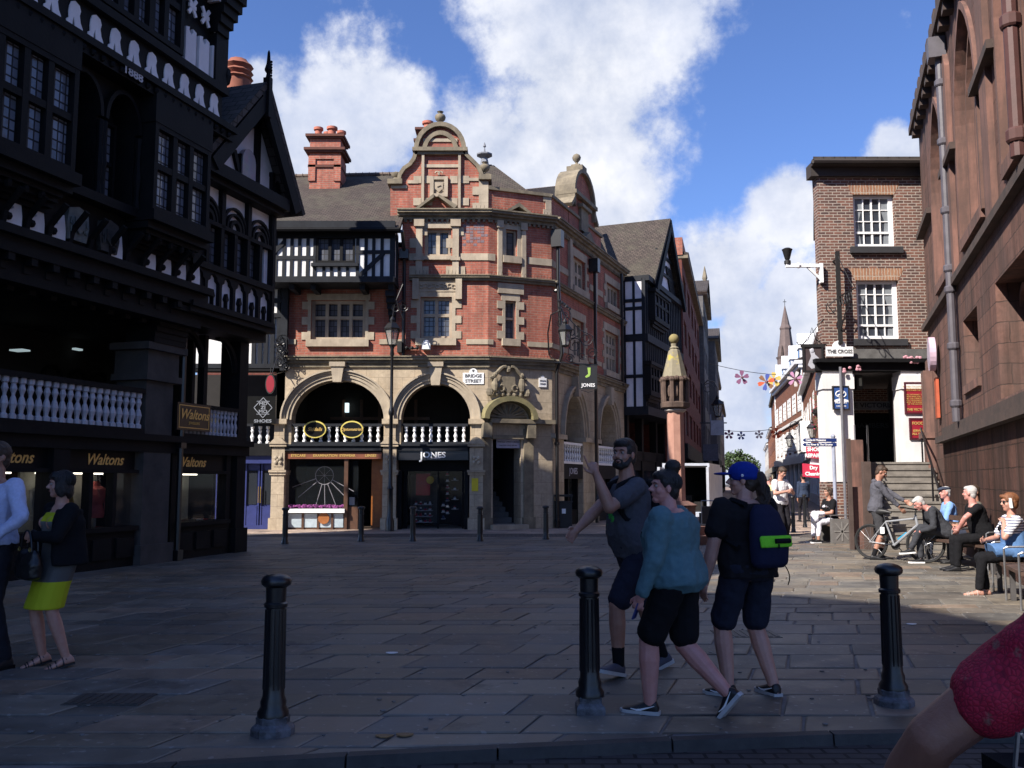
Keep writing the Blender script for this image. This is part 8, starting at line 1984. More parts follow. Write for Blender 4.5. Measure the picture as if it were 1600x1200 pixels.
# security light and CCTV box on the wall
mb = MB(FM); u, z = FM.uz(666, 541, .2)
mb.box(u - .13, u + .13, z - .1, z + .08, .02, .3); mb.lathe((u, .18), [(.1, z + .08), (.09, z + .16), (.03, z + .2)], 10); props(mb.build('alarm_box', WPT, None), 'white alarm box on the red brick wall beneath the upper stone window', 'alarm box')
mb = MB(FM); u, z = FM.uz(625, 541, .3); mb.box(u - .09, u + .05, z - .18, z + .16, .0, .3); mb.box(u + .05, u + .55, z - .06, z - .02, .05, .12)
for k in range(3): mb.ell((u + .2 + k * .16, z - .04, .2), (.06, .1, .06), 8)
props(mb.build('floodlight', IRONM, None), 'row of small black floodlights beside the lamp post on the brick wall', 'floodlight')
# black pipe with swan neck at the corner between chamfer and side, and a second one on the side
mb = MB(FS); u = FS.U(857, 500, .15); u = max(u, .06); zc_ = FS.Z(868, 375, .15)
mb.tube([(u, 0, .14), (u, zAsh - .3, .14), (u, zAsh + .3, .32), (u, zStr, .2), (u, zTop - .5, .2)], .06, 8); mb.box(u - .16, u + .16, zTop - .8, zTop - .25, .02, .36)
for z in (.2, 2.6, 5.2, 7.5): mb.lathe((u, .14), [(.08, z), (.09, z + .05), (.08, z + .1)], 8)
u2 = FS.U(931, 600, .2); mb.tube([(u2, 0, .2), (u2, zTop - .4, .2)], .06, 8); mb.box(u2 - .15, u2 + .15, zTop - .8, zTop - .3, .02, .36)
u3 = FS.U(972, 500, .2); mb.tube([(u3, zAsh, .2), (u3, zTop - .1, .2)], .06, 8); mb.build('downpipe', IRON, main)
# ornate bracket with hanging lantern and JONES banner
ob = thing('ornate_bracket', 'ornate wrought iron bracket with a hanging lantern on the street side of the corner building', 'bracket', FS.P(.3, 4, 0))
b0 = FS.P(FS.U(868, 560, .1), FS.Z(868, 560, .1), .1); outd = FS.n; au = V((0, 0, 1)); so_ = V((1, 0, 0))
c = at(883, 528, b0.y - .7); mb = MB()
base_ = V((at(855, 545, b0.y - .2))); 
mb.tube([tuple(at(858, 560, b0.y)), tuple(at(856, 520, b0.y - .3)), tuple(at(861, 492, b0.y - .5)), tuple(at(878, 482, b0.y - .6)), tuple(at(883, 500, b0.y - .7))], .025, 6)
for (x, y, r, dn) in ((881, 492, .22, 1), (893, 520, .2, -1), (876, 505, .14, -1), (898, 540, .26, 1), (915, 530, .22, -1), (925, 552, .17, 1), (890, 560, .15, 1), (880, 476, .10, -1), (910, 556, .13, -1)):
    scroll(mb, at(x, y, b0.y - .55), ex, ez, r, 1.5, .014, dn)
mb.tube([tuple(at(866, 566, b0.y - .4)), tuple(at(934, 570, b0.y - .4))], .018, 5); mb.tube([tuple(at(872, 480, b0.y - .5)), tuple(at(905, 515, b0.y - .5)), tuple(at(926, 525, b0.y - .5)), tuple(at(932, 566, b0.y - .4))], .018, 5); mb.tube([tuple(at(905, 515, b0.y - .5)), tuple(at(905, 566, b0.y - .4))], .014, 5); mb.tube([tuple(at(858, 556, b0.y)), tuple(at(872, 566, b0.y - .4))], .025, 5)
for k in range(5): mb.ell(tuple(at(874 + k * 4, 470 + k * 3, b0.y - .55)), (.05, .03, .06), 6)
mb.build('scrollwork', IRON, ob); lantern(ob, c, 1.2)
jb = thing('hanging_banner', 'black hanging banner with a green boot shaped emblem', 'banner', at(919, 609, b0.y - .4))
F7 = Fr((0, b0.y - .4), (1, .0)); u0, u1, z0, z1 = F7.R(905, 571, 933, 608)
mb = MB(F7); mb.box(u0, u1, z0, z1, -.015, .015); mb.tube([(u0, z1 + .02, 0), (u1, z1 + .02, 0)], .015, 5); mb.tube([(u0 + .05, z0 - .03, 0), ((u0 + u1) / 2, z0 - .1, 0), (u1 - .05, z0 - .03, 0)], .008, 4); mb.build('cloth_board', plain('banner_black', (.012, .014, .016), .6), jb)
um, zm = (u0 + u1) / 2, (z0 + z1) / 2
mb = MB(F7); mb.prism([(um - .02, z1 - .07), (um + .075, z1 - .07), (um + .07, z1 - .3), (um + .03, zm + .02), (um - .06, zm - .02), (um - .1, zm + .02), (um - .02, zm + .09), (um + .0, z1 - .28)], .015, .02); mb.build('boot_emblem', plain('boot_green', (.35, .55, .1), .5, bmp=0), jb)
text('JONES', F7, um, z0 + .12, .016, .15, WPT, jb, bold=.003)
# bracket and red oval sign at the left end of the front
lbk = thing('iron_bracket', 'dense black iron scroll bracket where buff arcade meets the timbered shop', 'bracket', FM.P(FM.U(440, 560), zAsh, .1))
mb = MB(); 
for (x, y, r, dn, dy) in ((441, 532, .2, 1, .2), (436, 545, .18, -1, .4), (443, 552, .16, 1, .3), (437, 565, .2, 1, .5), (446, 572, .14, -1, .2), (433, 535, .13, 1, .6)):
    scroll(mb, at(x, y, 28.6 - dy), ex, ez, r, 1.5, .014, dn)
    scroll(mb, at(x, y, 28.6 - dy), (ex * .3 + V((0, 1, 0)) * .9), ez, r, 1.3, .014, -dn)
mb.tube([tuple(at(446, 580, 28.58)), tuple(at(425, 585, 27.6))], .02, 5); mb.tube([tuple(at(443, 525, 28.58)), tuple(at(425, 585, 27.6))], .014, 5); mb.tube([tuple(at(443, 525, 28.58)), tuple(at(446, 582, 28.58))], .02, 5)
mb.build('scrollwork', IRON, lbk)
F8 = Fr((0, 27.55), (1, 0)); u, z = F8.uz(422.5, 600); sg = thing('oval_hanging_sign', 'small dark red oval hanging sign beside the shoe shop board', 'sign', F8.P(u, z - .35, 0))
mb = MB(F8); mb.prism([(u + .15 * cos(t * pi / 12), z + .3 * sin(t * pi / 12)) for t in range(24)], -.02, .02); mb.build('rim', IRONM, sg); mb = MB(F8); mb.prism([(u + .12 * cos(t * pi / 12), z + .26 * sin(t * pi / 12)) for t in range(24)], .02, .026); mb.build('face', MAROON, sg)
mb = MB(F8); mb.tube([(u, z + .3, 0), (u, z + .5, 0)], .012, 5); scroll(mb, F8.P(u, z + .42, 0), ex, ez, .1); mb.build('hook', IRONM, sg)
# litter bin
g = gnd(880, 824); lbn = thing('litter_bin', 'black square litter bin against the curved stone corner', 'litter bin', (g.x, g.y - .2, 0))
mb = MB(); x, y = g.x, g.y - .2; mb.box(x - .26, x + .26, y - .2, y + .2, .04, .8); mb.box(x - .24, x + .24, y - .18, y + .18, 0, .04); mb.box(x - .29, x + .29, y - .23, y + .23, .8, .84)
for s_ in (-1, 1):
    for t_ in (-1, 1): mb.box(x + s_ * .24 - .02, x + s_ * .24 + .02, y + t_ * .18 - .02, y + t_ * .18 + .02, .84, .98)
mb.box(x - .29, x + .29, y - .23, y + .23, .98, 1.04); mb.build('bin_body', IRONM, lbn); mb = MB(); mb.box(x - .06, x + .06, y - .206, y - .2, .45, .6); mb.build('bin_label', WPT, lbn)

# ------------------------------------------------------------------ high cross
YC = 22.6; xc = at(1056, 700, YC).x; Zc = lambda y: at(1056, y, YC).z
hc_ = thing('market_cross', 'stone market cross with pink shaft, carved niches, lichen stained cone and ball on top', 'monument', (xc, YC, 0))
mb = MB(); mb.lathe((xc, YC), [(.95, 0), (.95, .2)], 8); mb.lathe((xc, YC), [(.7, .2), (.7, .4)], 8); mb.lathe((xc, YC), [(.45, .4), (.45, .85), (.5, .9), (.28, 1.0)], 8); mb.build('stepped_base', SANDP, hc_)
mb = MB(); mb.lathe((xc, YC), [(.225, .95), (.215, 1.1), (.205, Zc(648)), (.205, Zc(644))], 8); mb.build('shaft', SHAFT, hc_)
mb = MB(); mb.lathe((xc, YC), [(.2, Zc(645)), (.27, Zc(642)), (.27, Zc(640)), (.2, Zc(639))], 12); mb.build('collar', plain('pale_collar', (.5, .45, .4), .8), hc_)
mb = MB(); mb.lathe((xc, YC), [(.22, Zc(640)), (.36, Zc(637)), (.37, Zc(630)), (.30, Zc(628))], 8)
for k in range(8):
    a = 2 * pi * (k + .5) / 8; mb.tube([(xc + .29 * cos(a), YC + .29 * sin(a), Zc(630)), (xc + .30 * cos(a), YC + .30 * sin(a), Zc(597)), (xc + .28 * cos(a), YC + .28 * sin(a), Zc(590))], [.055, .05, .06], 6); mb.ell((xc + .3 * cos(a), YC + .3 * sin(a), Zc(594)), (.08, .08, .06), 6)
    a = 2 * pi * k / 8; mb.ell((xc + .2 * cos(a), YC + .2 * sin(a), Zc(612)), (.06, .06, .17), 6); mb.ell((xc + .29 * cos(a), YC + .29 * sin(a), Zc(592)), (.07, .07, .06), 6)
mb.lathe((xc, YC), [(.17, Zc(632)), (.17, Zc(592)), (.29, Zc(594)), (.30, Zc(590))], 8)
mb.build('niche_head', plain('dark_weathered_sandstone', (.13, .085, .065), .95, (.06, .04, .032), 5, .6), hc_)
m, nt, b = newmat('lichen_stone'); tc = N(nt, 'ShaderNodeTexCoord'); f = noise(nt, tc.outputs['Object'], 3.5, 5, .7); f2 = noise(nt, tc.outputs['Object'], 12, 4, .7)
cc = mixc(nt, ramp(nt, f, .60, .68), mixc(nt, f2, (.3, .26, .18), (.17, .15, .10)), (.42, .33, .06)); nt.links.new(cc, b.inputs['Base Color']); b.inputs['Roughness'].default_value = .95; bump(nt, b, f2, .5, .01)
mb = MB(); mb.lathe((xc, YC), [(.31, Zc(590)), (.23, Zc(570)), (.225, Zc(569)), (.14, Zc(548)), (.10, Zc(546)), (.12, Zc(544)), (.07, Zc(541)), (.08, Zc(537))], 8); mb.build('cone', m, hc_)
mb = MB(); mb.ell((xc, YC, Zc(529.5)), .125, 14); mb.build('ball', plain('mossy_ball', (.27, .22, .09), .9, (.16, .13, .06), 8, .4), hc_, True)

# ------------------------------------------------------------------ van with open back
x0, Yv = at(1036, 800, 29.5).x, 29.5; x1 = at(1110, 800, 29.5).x; du = V((.30, .95, 0)).normalized(); FW = Fr((x0, Yv), (1, -.0)); W_ = x1 - x0
vn = thing('white_van', 'white van parked in the street mouth with rear doors open', 'van', ((x0 + x1) / 2, Yv + 2, 0))
def vbox(mb, a0, a1, d0, d1, z0, z1):
    vs = []
    for z in (z0, z1):
        for a, d in ((a0, d0), (a1, d0), (a1, d1), (a0, d1)): vs.append(tuple(V((x0 + a, Yv, z)) + du * d))
    mb.add(vs, [(0, 3, 2, 1), (4, 5, 6, 7), (0, 1, 5, 4), (1, 2, 6, 5), (2, 3, 7, 6), (3, 0, 4, 7)])
VW = plain('van_white', (.36, .40, .48), .3, (.6, .62, .66), 2, .03)
mb = MB(); vbox(mb, 0, .07, 0, 4.6, .35, 1.95); vbox(mb, W_ - .07, W_, 0, 4.6, .35, 1.95); vbox(mb, 0, W_, 0, 3.8, 1.95, 2.03); vbox(mb, 0.07, W_ - .07, 2.9, 2.96, .5, 1.95); vbox(mb, .07, W_ - .07, 0, 2.9, .42, .5); vbox(mb, .02, W_ - .02, -.06, 0, .35, .48); vbox(mb, .05, W_ - .05, 3.8, 5.1, .35, 1.15); vbox(mb, .1, W_ - .1, 3.8, 4.5, 1.15, 1.9); mb.build('body', VW, vn)
for s_, a in ((-1, 0), (1, W_)):
    mb = MB(); vbox(mb, a - .03 if s_ > 0 else a - .05, a + .05 if s_ > 0 else a + .03, -.75, -.0, .5, 1.9); mb.build('rear_door', VW, vn)
    for d in (.8, 3.9):
        q = V((x0 + a - s_ * .1, Yv, .32)) + du * d; mb = MB(); mb.tube([tuple(q - V((.1, 0, 0))), tuple(q + V((.1, 0, 0)))], .32, 16); w_ = mb.build('wheel', plain('tyre', (.015, .015, .015), .8), vn); mb = MB(); mb.tube([tuple(q + V((s_ * .1, 0, 0))), tuple(q + V((s_ * .12, 0, 0)))], .19, 12); mb.build('rim', STEEL, w_)
    mb = MB(); vbox(mb, (a - .0 if s_ > 0 else a - .03), (a + .03 if s_ > 0 else a + .0), -.02, .0, .8, 1.1); mb.build('tail_light', plain('lamp_red', (.5, .01, .01), .3), vn)
mb = MB(); vbox(mb, .07, .12, .1, 2.8, .5, 1.9); vbox(mb, W_ - .12, W_ - .07, .1, 2.8, .5, 1.9); vbox(mb, .12, W_ - .12, 2.8, 2.88, .5, 1.9); vbox(mb, .12, W_ - .12, .0, 2.8, 1.90, 1.94); vbox(mb, .12, W_ - .12, .0, 2.8, .5, .52); vbox(mb, .3, .8, 1.0, 1.6, .52, 1.0); vbox(mb, .9, 1.2, .6, 1.2, .5, .8); mb.build('load_lining', DARK, vn)
mb = MB(); q = gnd(1118, 838); tr = thing('hand_cart', 'loaded trader hand cart with boxes and a rolled orange mat behind the van', 'cart', (q.x, q.y, 0)); x, y = q.x - .1, q.y
mb.box(x - .35, x + .35, y - .25, y + .25, .3, .34)
for s_ in (-1, 1):
    mb.tube([(x + s_ * .3, y - .2, 0.0), (x + s_ * .3, y - .2, .95)], .015, 6); mb.tube([(x + s_ * .3, y + .2, 0.0), (x + s_ * .3, y + .2, .32)], .015, 6)
mb.tube([(x - .3, y - .2, .95), (x + .3, y - .2, .95)], .015, 6); mb.build('frame', STEEL, tr)
mb = MB(); mb.box(x - .3, x - .0, y - .2, y + .15, .34, .62); mb.box(x + .03, x + .3, y - .18, y + .15, .34, .55); mb.box(x - .25, x + .1, y - .15, y + .12, .62, .8); mb.build('boxes', plain('dark_box', (.06, .045, .035), .8, (.03, .025, .02), 4), tr)
mb = MB(); mb.tube([(x - .05, y - .2, .72), (x + .42, y - .1, .72)], .085, 10); mb.build('rolled_mat', plain('orange_mat', (.5, .25, .12), .8), tr)

# ------------------------------------------------------------------ bicycle
g = gnd(1404, 877); ha = radians(-48); bc = thing('bicycle', 'grey mountain bike with a blue pump held by the hooded man', 'bicycle', (g.x, g.y, 0), ha)
Wm = MW[bc.name]
def bl(name, f, mat, parent=bc, smooth=True):
    mb = MB(); f(mb); return local(name, mb, mat, parent, smooth)
RB = .335; hxw = .52
TYRE = plain('tyre', (.015, .015, .015), .8)
def ringp(cx, r, n=32, steer=0.0): return [(cx + r * cos(2 * pi * k / n) * cos(steer), r * cos(2 * pi * k / n) * sin(steer), RB + r * sin(2 * pi * k / n)) for k in range(n + 1)]
for cx, stt in ((-hxw, 0), (hxw, .45)):
    w_ = bl('wheel', lambda mb: mb.tube(ringp(cx, RB - .022, steer=stt), .022, 8), TYRE)
    bl('rim', lambda mb: mb.tube(ringp(cx, RB - .05, steer=stt), .010, 6), plain('dark_alloy', (.12, .12, .13), .3, metal=.8), w_)
    def sp_k(mb):
        for k in range(16):
            a = 2 * pi * k / 16; mb.tube([(cx, .0, RB), (cx + (RB - .05) * cos(a) * cos(stt), (RB - .05) * cos(a) * sin(stt), RB + (RB - .05) * sin(a))], .0018, 3)
        mb.tube([(cx + .05 * sin(stt), -.05, RB), (cx - .05 * sin(stt), .05, RB)], .022, 8)
    bl('spokes', sp_k, STEEL, w_)
FRM = plain('bike_grey', (.30, .31, .33), .35, bmp=0)
BB, ST, HT, HB_ = (-.07, 0, .29), (-.22, 0, .72), (.36, 0, .80), (.385, 0, .68)
bl('frame', lambda mb: (mb.tube([BB, ST], .017, 8), mb.tube([ST, HT], .018, 8), mb.tube([BB, HB_], .024, 8), mb.tube([(HT[0] - .01, 0, .86), (HB_[0] + .01, 0, .62)], .024, 8), mb.tube([BB, (-hxw, .05, RB)], .011, 6), mb.tube([BB, (-hxw, -.05, RB)], .011, 6), mb.tube([ST, (-hxw, .05, RB)], .010, 6), mb.tube([ST, (-hxw, -.05, RB)], .010, 6)), FRM)
bl('fork', lambda mb: (mb.tube([(.395, .0, .62), (.43, .055, .56), (hxw, .055, RB)], .017, 8), mb.tube([(.395, .0, .62), (.43, -.055, .56), (hxw, -.055, RB)], .017, 8)), plain('fork_black', (.03, .03, .035), .3))
bl('handlebar', lambda mb: (mb.tube([(.35, 0, .86), (.37, 0, .96)], .016, 8), mb.tube([(.30, .33, 1.0), (.38, .12, .97), (.40, 0, .96), (.38, -.12, .97), (.30, -.33, 1.0)], .013, 8), mb.tube([(.30, .33, 1.0), (.26, .40, 1.0)], .018, 8), mb.tube([(.30, -.33, 1.0), (.26, -.40, 1.0)], .018, 8), mb.tube([(.40, .1, .98), (.55, .05, .85), (.45, 0, .6)], .004, 4)), IRONM)
bl('saddle', lambda mb: (mb.tube([ST, (-.255, 0, .88)], .014, 8), mb.tube([(-.38, 0, .90), (-.30, 0, .91), (-.18, 0, .905), (-.10, 0, .89)], [.06, .07, .035, .018], 10)), SH_BLK)
bl('crankset', lambda mb: (mb.tube([(BB[0], .05, .29), (BB[0], .06, .29)], .09, 16), mb.tube([(BB[0], .07, .29), (BB[0] + .12, .08, .17)], .011, 6), mb.tube([(BB[0], -.07, .29), (BB[0] - .12, -.08, .41)], .011, 6), mb.box(BB[0] + .07, BB[0] + .17, .08, .17, .16, .18), mb.box(BB[0] - .17, BB[0] - .07, -.17, -.08, .40, .42)), IRONM)
bl('pump', lambda mb: mb.tube([(.0, .02, .40), (.17, .02, .53)], .02, 8), plain('cyan_plastic', (.02, .3, .5), .4))
bl('number_tag', lambda mb: mb.box(-.30, -.22, -.06, -.045, .50, .62), WPT)

# ------------------------------------------------------------------ benches
WOOD = plain('bench_wood', (.10, .055, .038), .7, (.05, .03, .022), 5, .3)
def bench(name_label, c, L, hd, back=True, group='wooden benches along the church wall'):
    """c: world point under the middle of the seat; hd: direction people face"""
    t = thing('bench', name_label, 'bench', (c[0], c[1], 0), radians(hd) - pi / 2, group)
    def B(name, f, mat, par=t):
        mb = MB(); f(mb); return local(name, mb, mat, par, False)
    B('seat', lambda mb: [mb.box(-L / 2, L / 2, y, y + .085, .40, .44) for y in (-.22, -.12, -.02, .08, .17)], WOOD)
    if back: B('backrest', lambda mb: [mb.box(-L / 2, L / 2, -.30, -.265, z, z + .09) for z in (.52, .64, .76)], WOOD)
    for x in (-L / 2 + .06, 0, L / 2 - .06):
        B('leg', lambda mb: (mb.box(x - .03, x + .03, .15, .21, 0, .40), mb.box(x - .03, x + .03, -.24, -.18, 0, .40), mb.box(x - .03, x + .03, -.24, .21, .34, .40)), plain('bench_leg', (.07, .065, .065), .6))
        B('armrest', lambda mb: mb.tube([(x, .26, 0.0), (x, .26, .64), (x, .22, .66), (x, -.26, .68)], .014, 6), STEEL)
    return t
def ctr(p, back=.05): 
    W = MW[p.root.name]; return W @ V((0, -back, 0))
c8 = ctr(p8); cu = V((-.322, -.947, 0)).normalized()
bench('wooden bench with steel armrests under the woman on the phone', c8 + cu * .55, 2.1, 161)
c9 = ctr(p9); c10 = ctr(p10)
dd_ = (c9 - c10); dd_.z = 0
bench('wooden bench crowded by the older men below the church string course', (c9 + c10) / 2 - V((0, 0, 0)), max(2.2, dd_.length + 1.1), math.degrees(atan2(dd_.y, dd_.x)) - 90 + (180 if cos(atan2(dd_.y, dd_.x) - pi / 2) > 0 else 0))
c14 = ctr(p14, .02)
sb_ = thing('stone_ended_bench', 'bench with a carved dark stone end block below the brown brick house', 'bench', (c14.x, c14.y, 0))
mb = MB(); mb.box(c14.x - .2, c14.x + .25, c14.y - .55, c14.y - .38, 0, .58); mb.box(c14.x - .2, c14.x + .25, c14.y + .7, c14.y + .85, 0, .58); mb.build('stone_end', plain('bench_stone', (.14, .13, .125), .9, (.09, .085, .08), 8, .4), sb_)
mb = MB(); yy = c14.y - .55
for a_, b_ in (((-.12, .1), (.17, .48)), ((.17, .1), (-.12, .48)), ((.025, .06), (.025, .52)), ((-.16, .29), (.21, .29))): mb.obox((c14.x + a_[0], yy, a_[1]), (b_[0] - a_[0], 0, b_[1] - a_[1]), .025, .03)
mb.build('carved_cross', plain('bench_stone_light', (.2, .19, .18), .9), sb_)
mb = MB(); 
for i in range(5): mb.box(c14.x - .2 + i * .095, c14.x - .2 + i * .095 + .08, c14.y - .38, c14.y + .7, .40, .44)
mb.build('seat', WOOD, sb_); mb = MB(); mb.tube([(c14.x - .22, c14.y - .45, .66), (c14.x + .26, c14.y - .45, .68)], .014, 6); mb.tube([(c14.x - .2, c14.y - .45, .58), (c14.x - .2, c14.y - .45, .66)], .012, 6); mb.tube([(c14.x + .26, c14.y - .45, .5), (c14.x + .26, c14.y - .45, .68)], .012, 6); mb.build('armrest', STEEL, sb_)

# ------------------------------------------------------------------ finger post, projecting signs, far lamps
gp = at(1303, 760, 22.6); fp_ = thing('finger_post', 'navy finger post with two arms lettered for castle and river', 'signpost', (gp.x, 22.6, 0)); F9 = Fr((0, 22.6), (1, 0))
mb = MB(F9); u = F9.U(1303, 720); mb.tube([(u, 0, 0), (u, F9.Z(1303, 683), 0)], .045, 10); mb.ell((u, F9.Z(1303, 682), 0), .06, 8); mb.build('pole', plain('pole_pale', (.35, .38, .48), .5), fp_)
for y0, y1, s_ in ((685, 690.5, 'Castle & Museums'), (692, 697.5, 'The River & The Groves')):
    u0, z0 = F9.uz(1254, y1, .03); u1, z1 = F9.uz(1303, y0, .03); mb = MB(F9); mb.prism([(u0, (z0 + z1) / 2), (u0 + .05, z0), (u1 + .06, z0), (u1 + .06, z1), (u0 + .05, z1)], .02, .05); a_ = mb.build('sign_arm', NAVY, fp_)
    text(s_, F9, u0 + .07, (z0 + z1) / 2, .05, .065, WPT, fp_, align='LEFT', bold=.002)
F10 = Fr((0, 26.2), (1, 0))
def projsign(label, x0, x1, y0, y1, txt, mat, skew=0):
    u0, u1, z0, z1 = F10.R(x0, y0, x1, y1); t = thing('projecting_sign', label, 'sign', F10.P((u0 + u1) / 2, z0, 0)); mb = MB(F10); mb.prism([(u0, z0 + skew), (u1, z0), (u1, z1 - skew), (u0, z1)], -.02, .02); mb.build('board', mat, t)
    for i, s_ in enumerate(txt): text(s_, F10, (u0 + u1) / 2, (z0 + z1) / 2 + .09 - .17 * i, .02, .14, WPT, t, bold=.005)
    mb = MB(F10); mb.tube([(u1 - .1, z1 - skew, 0), (8.9, z1 + .1, 0)], .015, 5); mb.build('bracket', IRONM, t)
projsign('crimson projecting sign above the Dry Cleaning one', 1260, 1282, 698, 717, ['SHOE', 'REPAIRS'], CRIM, .03)
projsign('crimson projecting sign reading Dry Cleaning beside the white pier', 1254, 1288, 724, 748, ['Dry', 'Cleaning'], CRIM, .06)
mb = MB(F10); u0, u1, z0, z1 = F10.R(1262, 708, 1284, 730, -.2); mb.prism([(u0, z0), (u1, z0), (u1, z1), (u0 + .1, z1)], -.1, -.08); t = props(mb.build('white_board', WPT, None), 'white board between the two crimson projecting signs', 'sign')
# hanging baskets on the corner of the brown brick house
hb2 = thing('hanging_basket', 'hanging flower basket with pink and green trailing plants beside the white pier', 'plant', F10.P(F10.U(1278, 630), F10.Z(1278, 650), 0)); u, z = F10.uz(1279, 626); R5 = random.Random(2)
mb = MB(F10); mb2 = MB(F10)
for i in range(260):
    a = R5.uniform(0, 6.28); r = R5.uniform(0, .22); zz2 = z - .35 + R5.uniform(-.45, .55); w2 = .03
    d_ = V((R5.uniform(-1, 1), R5.uniform(-1, 1), R5.uniform(-1, 1))).normalized() * w2; e2_ = V((R5.uniform(-1, 1), R5.uniform(-1, 1), R5.uniform(-1, 1))).normalized() * w2
    M2 = mb if R5.random() < .7 else mb2; M2.add([(u + r * cos(a) - d_.x, zz2 - d_.z, r * sin(a) - d_.y), (u + r * cos(a) + e2_.x, zz2 + e2_.z, r * sin(a) + e2_.y), (u + r * cos(a) + d_.x, zz2 + d_.z, r * sin(a) + d_.y)], [(0, 1, 2)])
mb.build('leaves', plain('basket_leaves', (.09, .14, .04), .8, (.04, .07, .02), 5, 0), hb2, fixn=False); mb2.build('blossom', plain('basket_pink', (.6, .08, .15), .8), hb2, fixn=False)
mb = MB(F10); mb.tube([(u, z + .9, 0), (u, z - .1, 0)], .01, 4); mb.lathe((u, 0), [(.05, z - .5), (.18, z - .35), (.2, z - .25)], 10); mb.tube([(u, z + .9, 0), (u + .4, z + .9, 0)], .015, 4); mb.build('basket', IRONM, hb2)
# lamp brackets further down
def farlamp(px, py, Y, s, label, dirx):
    c = at(px, py, Y); t = thing('bracket_lamp', label, 'street lamp', c); lantern(t, c, s); mb = MB()
    w = c + V((dirx * .55 * s, 0, .3 * s)); mb.tube([tuple(c + V((0, 0, .5 * s))), tuple(c + V((0, 0, .75 * s))), tuple(c + V((dirx * .1 * s, 0, .95 * s))), tuple(c + V((dirx * .3 * s, 0, 1.0 * s))), tuple(c + V((dirx * .45 * s, 0, .85 * s)))], .02 * s, 5)
    scroll(mb, c + V((dirx * .3 * s, 0, .72 * s)), ex, ez, .2 * s, 1.3, .014 * s); mb.tube([tuple(c + V((-dirx * .3 * s, 0, -.42 * s))), tuple(c + V((dirx * .6 * s, 0, -.42 * s)))], .02 * s, 4); mb.tube([tuple(c + V((dirx * .5 * s, 0, -.42 * s))), tuple(c + V((dirx * .5 * s, 0, .9 * s)))], .02 * s, 4); mb.build('bracket', IRON, t)
farlamp(1121, 641, 46, 1.5, 'black bracket lantern above the blank grey hanging board', -1)
farlamp(1234, 691, 40, .9, 'small black lantern hanging before the white banded house', 1); farlamp(1269, 676, 33, .9, 'black lantern hanging beside the bay window near the white pier', 1)
F11 = Fr((0, 46), (1, 0)); u0, u1, z0, z1 = F11.R(1110, 657, 1131, 680); mb = MB(F11); mb.box(u0, u1, z0, z1, -.06, .06); mb.box(u0, u0 + .05, z1, z1 + .3, -.03, .03); mb.box(u1 - .05, u1, z1, z1 + .3, -.03, .03); props(mb.build('hanging_board', plain('board_grey', (.33, .33, .36), .8), None), 'blank pale grey hanging board under the bracket lantern', 'sign')
u0, u1, z0, z1 = F11.R(1098, 694, 1122, 720); mb = MB(F11); mb.box(u0, u1, z0, z1, -.05, .05); props(mb.build('pub_board', plain('dark_picture_board', (.07, .06, .08), .6, (.02, .02, .03), 12), None), 'dark painted hanging board above the van', 'sign')
# paper flowers on wires across the street
def flower(px, py, Y, r, cols, label, k=5):
    c = at(px, py, Y); t = thing('paper_flower', label, 'paper flower', c, 0, 'paper flowers hung on wires across the street')
    ff = Fr((c.x, c.y), (1, 0))
    for i in range(k):
        a = 2 * pi * i / k + .3; ca, sa = cos(a), sin(a); w_ = 2.9 / k
        q_ = [(.1, 0), (.45, w_ * .34), (.75, w_ * .52), (.95, w_ * .40), (1.0, .12), (.93, 0), (1.0, -.12), (.95, -w_ * .40), (.75, -w_ * .52), (.45, -w_ * .34)]
        mb = MB(ff); mb.prism([(r * (x * ca - y * sa), c.z + r * (x * sa + y * ca)) for x, y in q_], -.01 + .012 * (i % 3), .004 + .012 * (i % 3)); mb.build('petal', cols[i % len(cols)], t)
    mb = MB(); mb.ell(tuple(c - V((0, .06, 0))), (r * .2, .06, r * .2), 8); mb.build('flower_centre', plain('centre_dark', (.15, .08, .1), .8), t, True)
def pc_(n, c): return plain('petal_' + n, c, .8, bmp=0)
PU, OR, YE, BL, PK, WH = pc_('purple', (.25, .10, .2)), pc_('orange', (.7, .14, .06)), pc_('yellow', (.75, .55, .15)), pc_('blue', (.08, .12, .45)), pc_('pink', (.6, .3, .5)), pc_('white', (.7, .66, .66))
flower(1159, 590, 30, .24, [PU], 'large purple paper flower on the nearer wire'); flower(1197, 597, 30, .28, [OR, BL, pc_('brown', (.3, .15, .08))], 'orange, brown and blue paper flower next to the large purple one', 6); flower(1209, 593, 32, .26, [YE], 'yellow paper flower half behind the multicoloured one'); flower(1242, 592, 30, .26, [PK, WH], 'pink and white paper flower beside the pub sign', 7)
flower(1139, 679, 62, .32, [PU], 'small mauve paper flower on the lower wire'); flower(1158, 681, 62, .28, [BL], 'small blue paper flower on the lower wire'); flower(1186, 679, 62, .3, [WH], 'small white paper flower on the lower wire'); flower(1213, 677, 62, .38, [OR], 'small orange paper flower by the white banded house')
wr = thing('flower_wires', 'thin wires stretched across the street carrying the paper flowers', 'wire', at(1180, 585, 30))
for a_, b_, Y, sg_ in (((1108, 568), (1262, 586), 30, 6), ((1125, 672), (1222, 668), 62, 4)):
    mb = MB(); mb.tube([tuple(at(a_[0] + (b_[0] - a_[0]) * k / 10, a_[1] + (b_[1] - a_[1]) * k / 10 + sg_ * sin(pi * k / 10), Y)) for k in range(11)], .009 * Y / 30, 4); mb.build('wire', IRONM, wr)
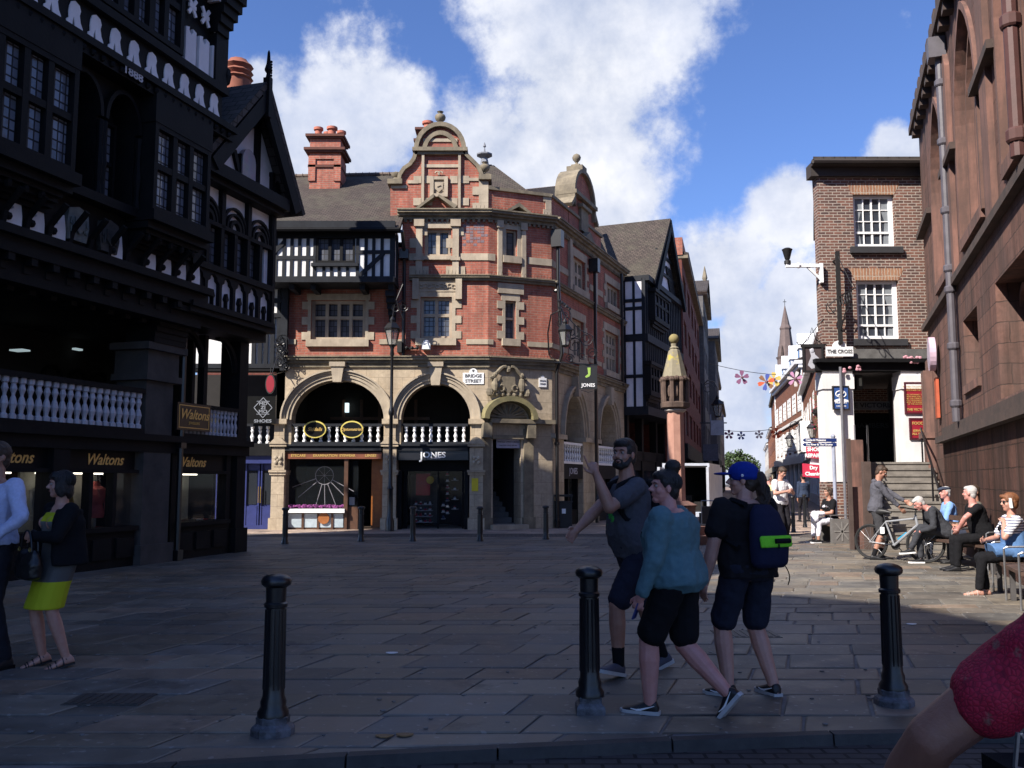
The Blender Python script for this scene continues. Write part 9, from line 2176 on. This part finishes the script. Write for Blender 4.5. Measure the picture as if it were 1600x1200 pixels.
# fallen leaves and litter on the paving
R6 = random.Random(9)
for (x, y, l_) in ((600, 1150, 'dry tan leaf on the paving near the kerb'), (632, 1148, 'larger curled tan leaf on the paving near the kerb'), (612, 1020, 'scrap of white litter on the shaded paving'), (1425, 975, 'flat white paper scrap on the paving by the bollard near the bicycle')):
    g = gnd(x, y, .008); mb = MB(); s_ = .05; pts = [(g.x + s_ * cos(a) * (1 + .3 * sin(3 * a)), g.y + s_ * .7 * sin(a)) for a in [k * pi / 5 for k in range(10)]]; mb.prism(pts, .006, .012); props(mb.build('leaf' if 'leaf' in l_ else 'litter', plain('dry_leaf', (.3, .18, .08), .8) if 'leaf' in l_ else WPT, None), l_, 'leaf' if 'leaf' in l_ else 'litter')
for (x, y, w_, h_, l_) in ((172, 1092, .26, .17, 'rectangular iron drain cover set in the shaded paving near the lone bollard'), (585, 838, .4, .3, 'iron drain cover in the setts beside the far bollards'), (1165, 990, .3, .22, 'ribbed iron cover in the paving behind the capped woman')):
    g = gnd(x, y, .005); t = thing('drain_cover', l_, 'drain cover', (g.x, g.y, 0)); mb = MB(); mb.box(g.x - w_, g.x + w_, g.y - h_, g.y + h_, -.02, .006); mb.build('frame', plain('worn_iron', (.05, .048, .046), .55, (.03, .028, .027), 9, .4), t)
    mb = MB()
    for i in range(9): u = g.x - w_ * .88 + i * w_ * .22; mb.box(u - w_ * .06, u + w_ * .06, g.y - h_ * .85, g.y + h_ * .85, .006, .010)
    mb.build('rib', MATS['worn_iron'], t)
R6 = random.Random(21); mb = MB()
for i in range(420):
    y_ = R6.uniform(5.6, 22); x_ = R6.uniform(-.55, .55) * y_; r_ = R6.uniform(.008, .022)
    mb.prism([(x_ + r_ * cos(a) * R6.uniform(.8, 1.2), y_ + r_ * sin(a) * R6.uniform(.8, 1.2)) for a in [k * pi / 4 for k in range(8)]], .002, .0075)
props(mb.build('gum_spots', plain('old_gum', (.26, .25, .24), .8, (.06, .058, .055), 1.5, 0), None), 'flattened grey chewing gum spots scattered over the paving', 'gum spots', None, 'stuff')
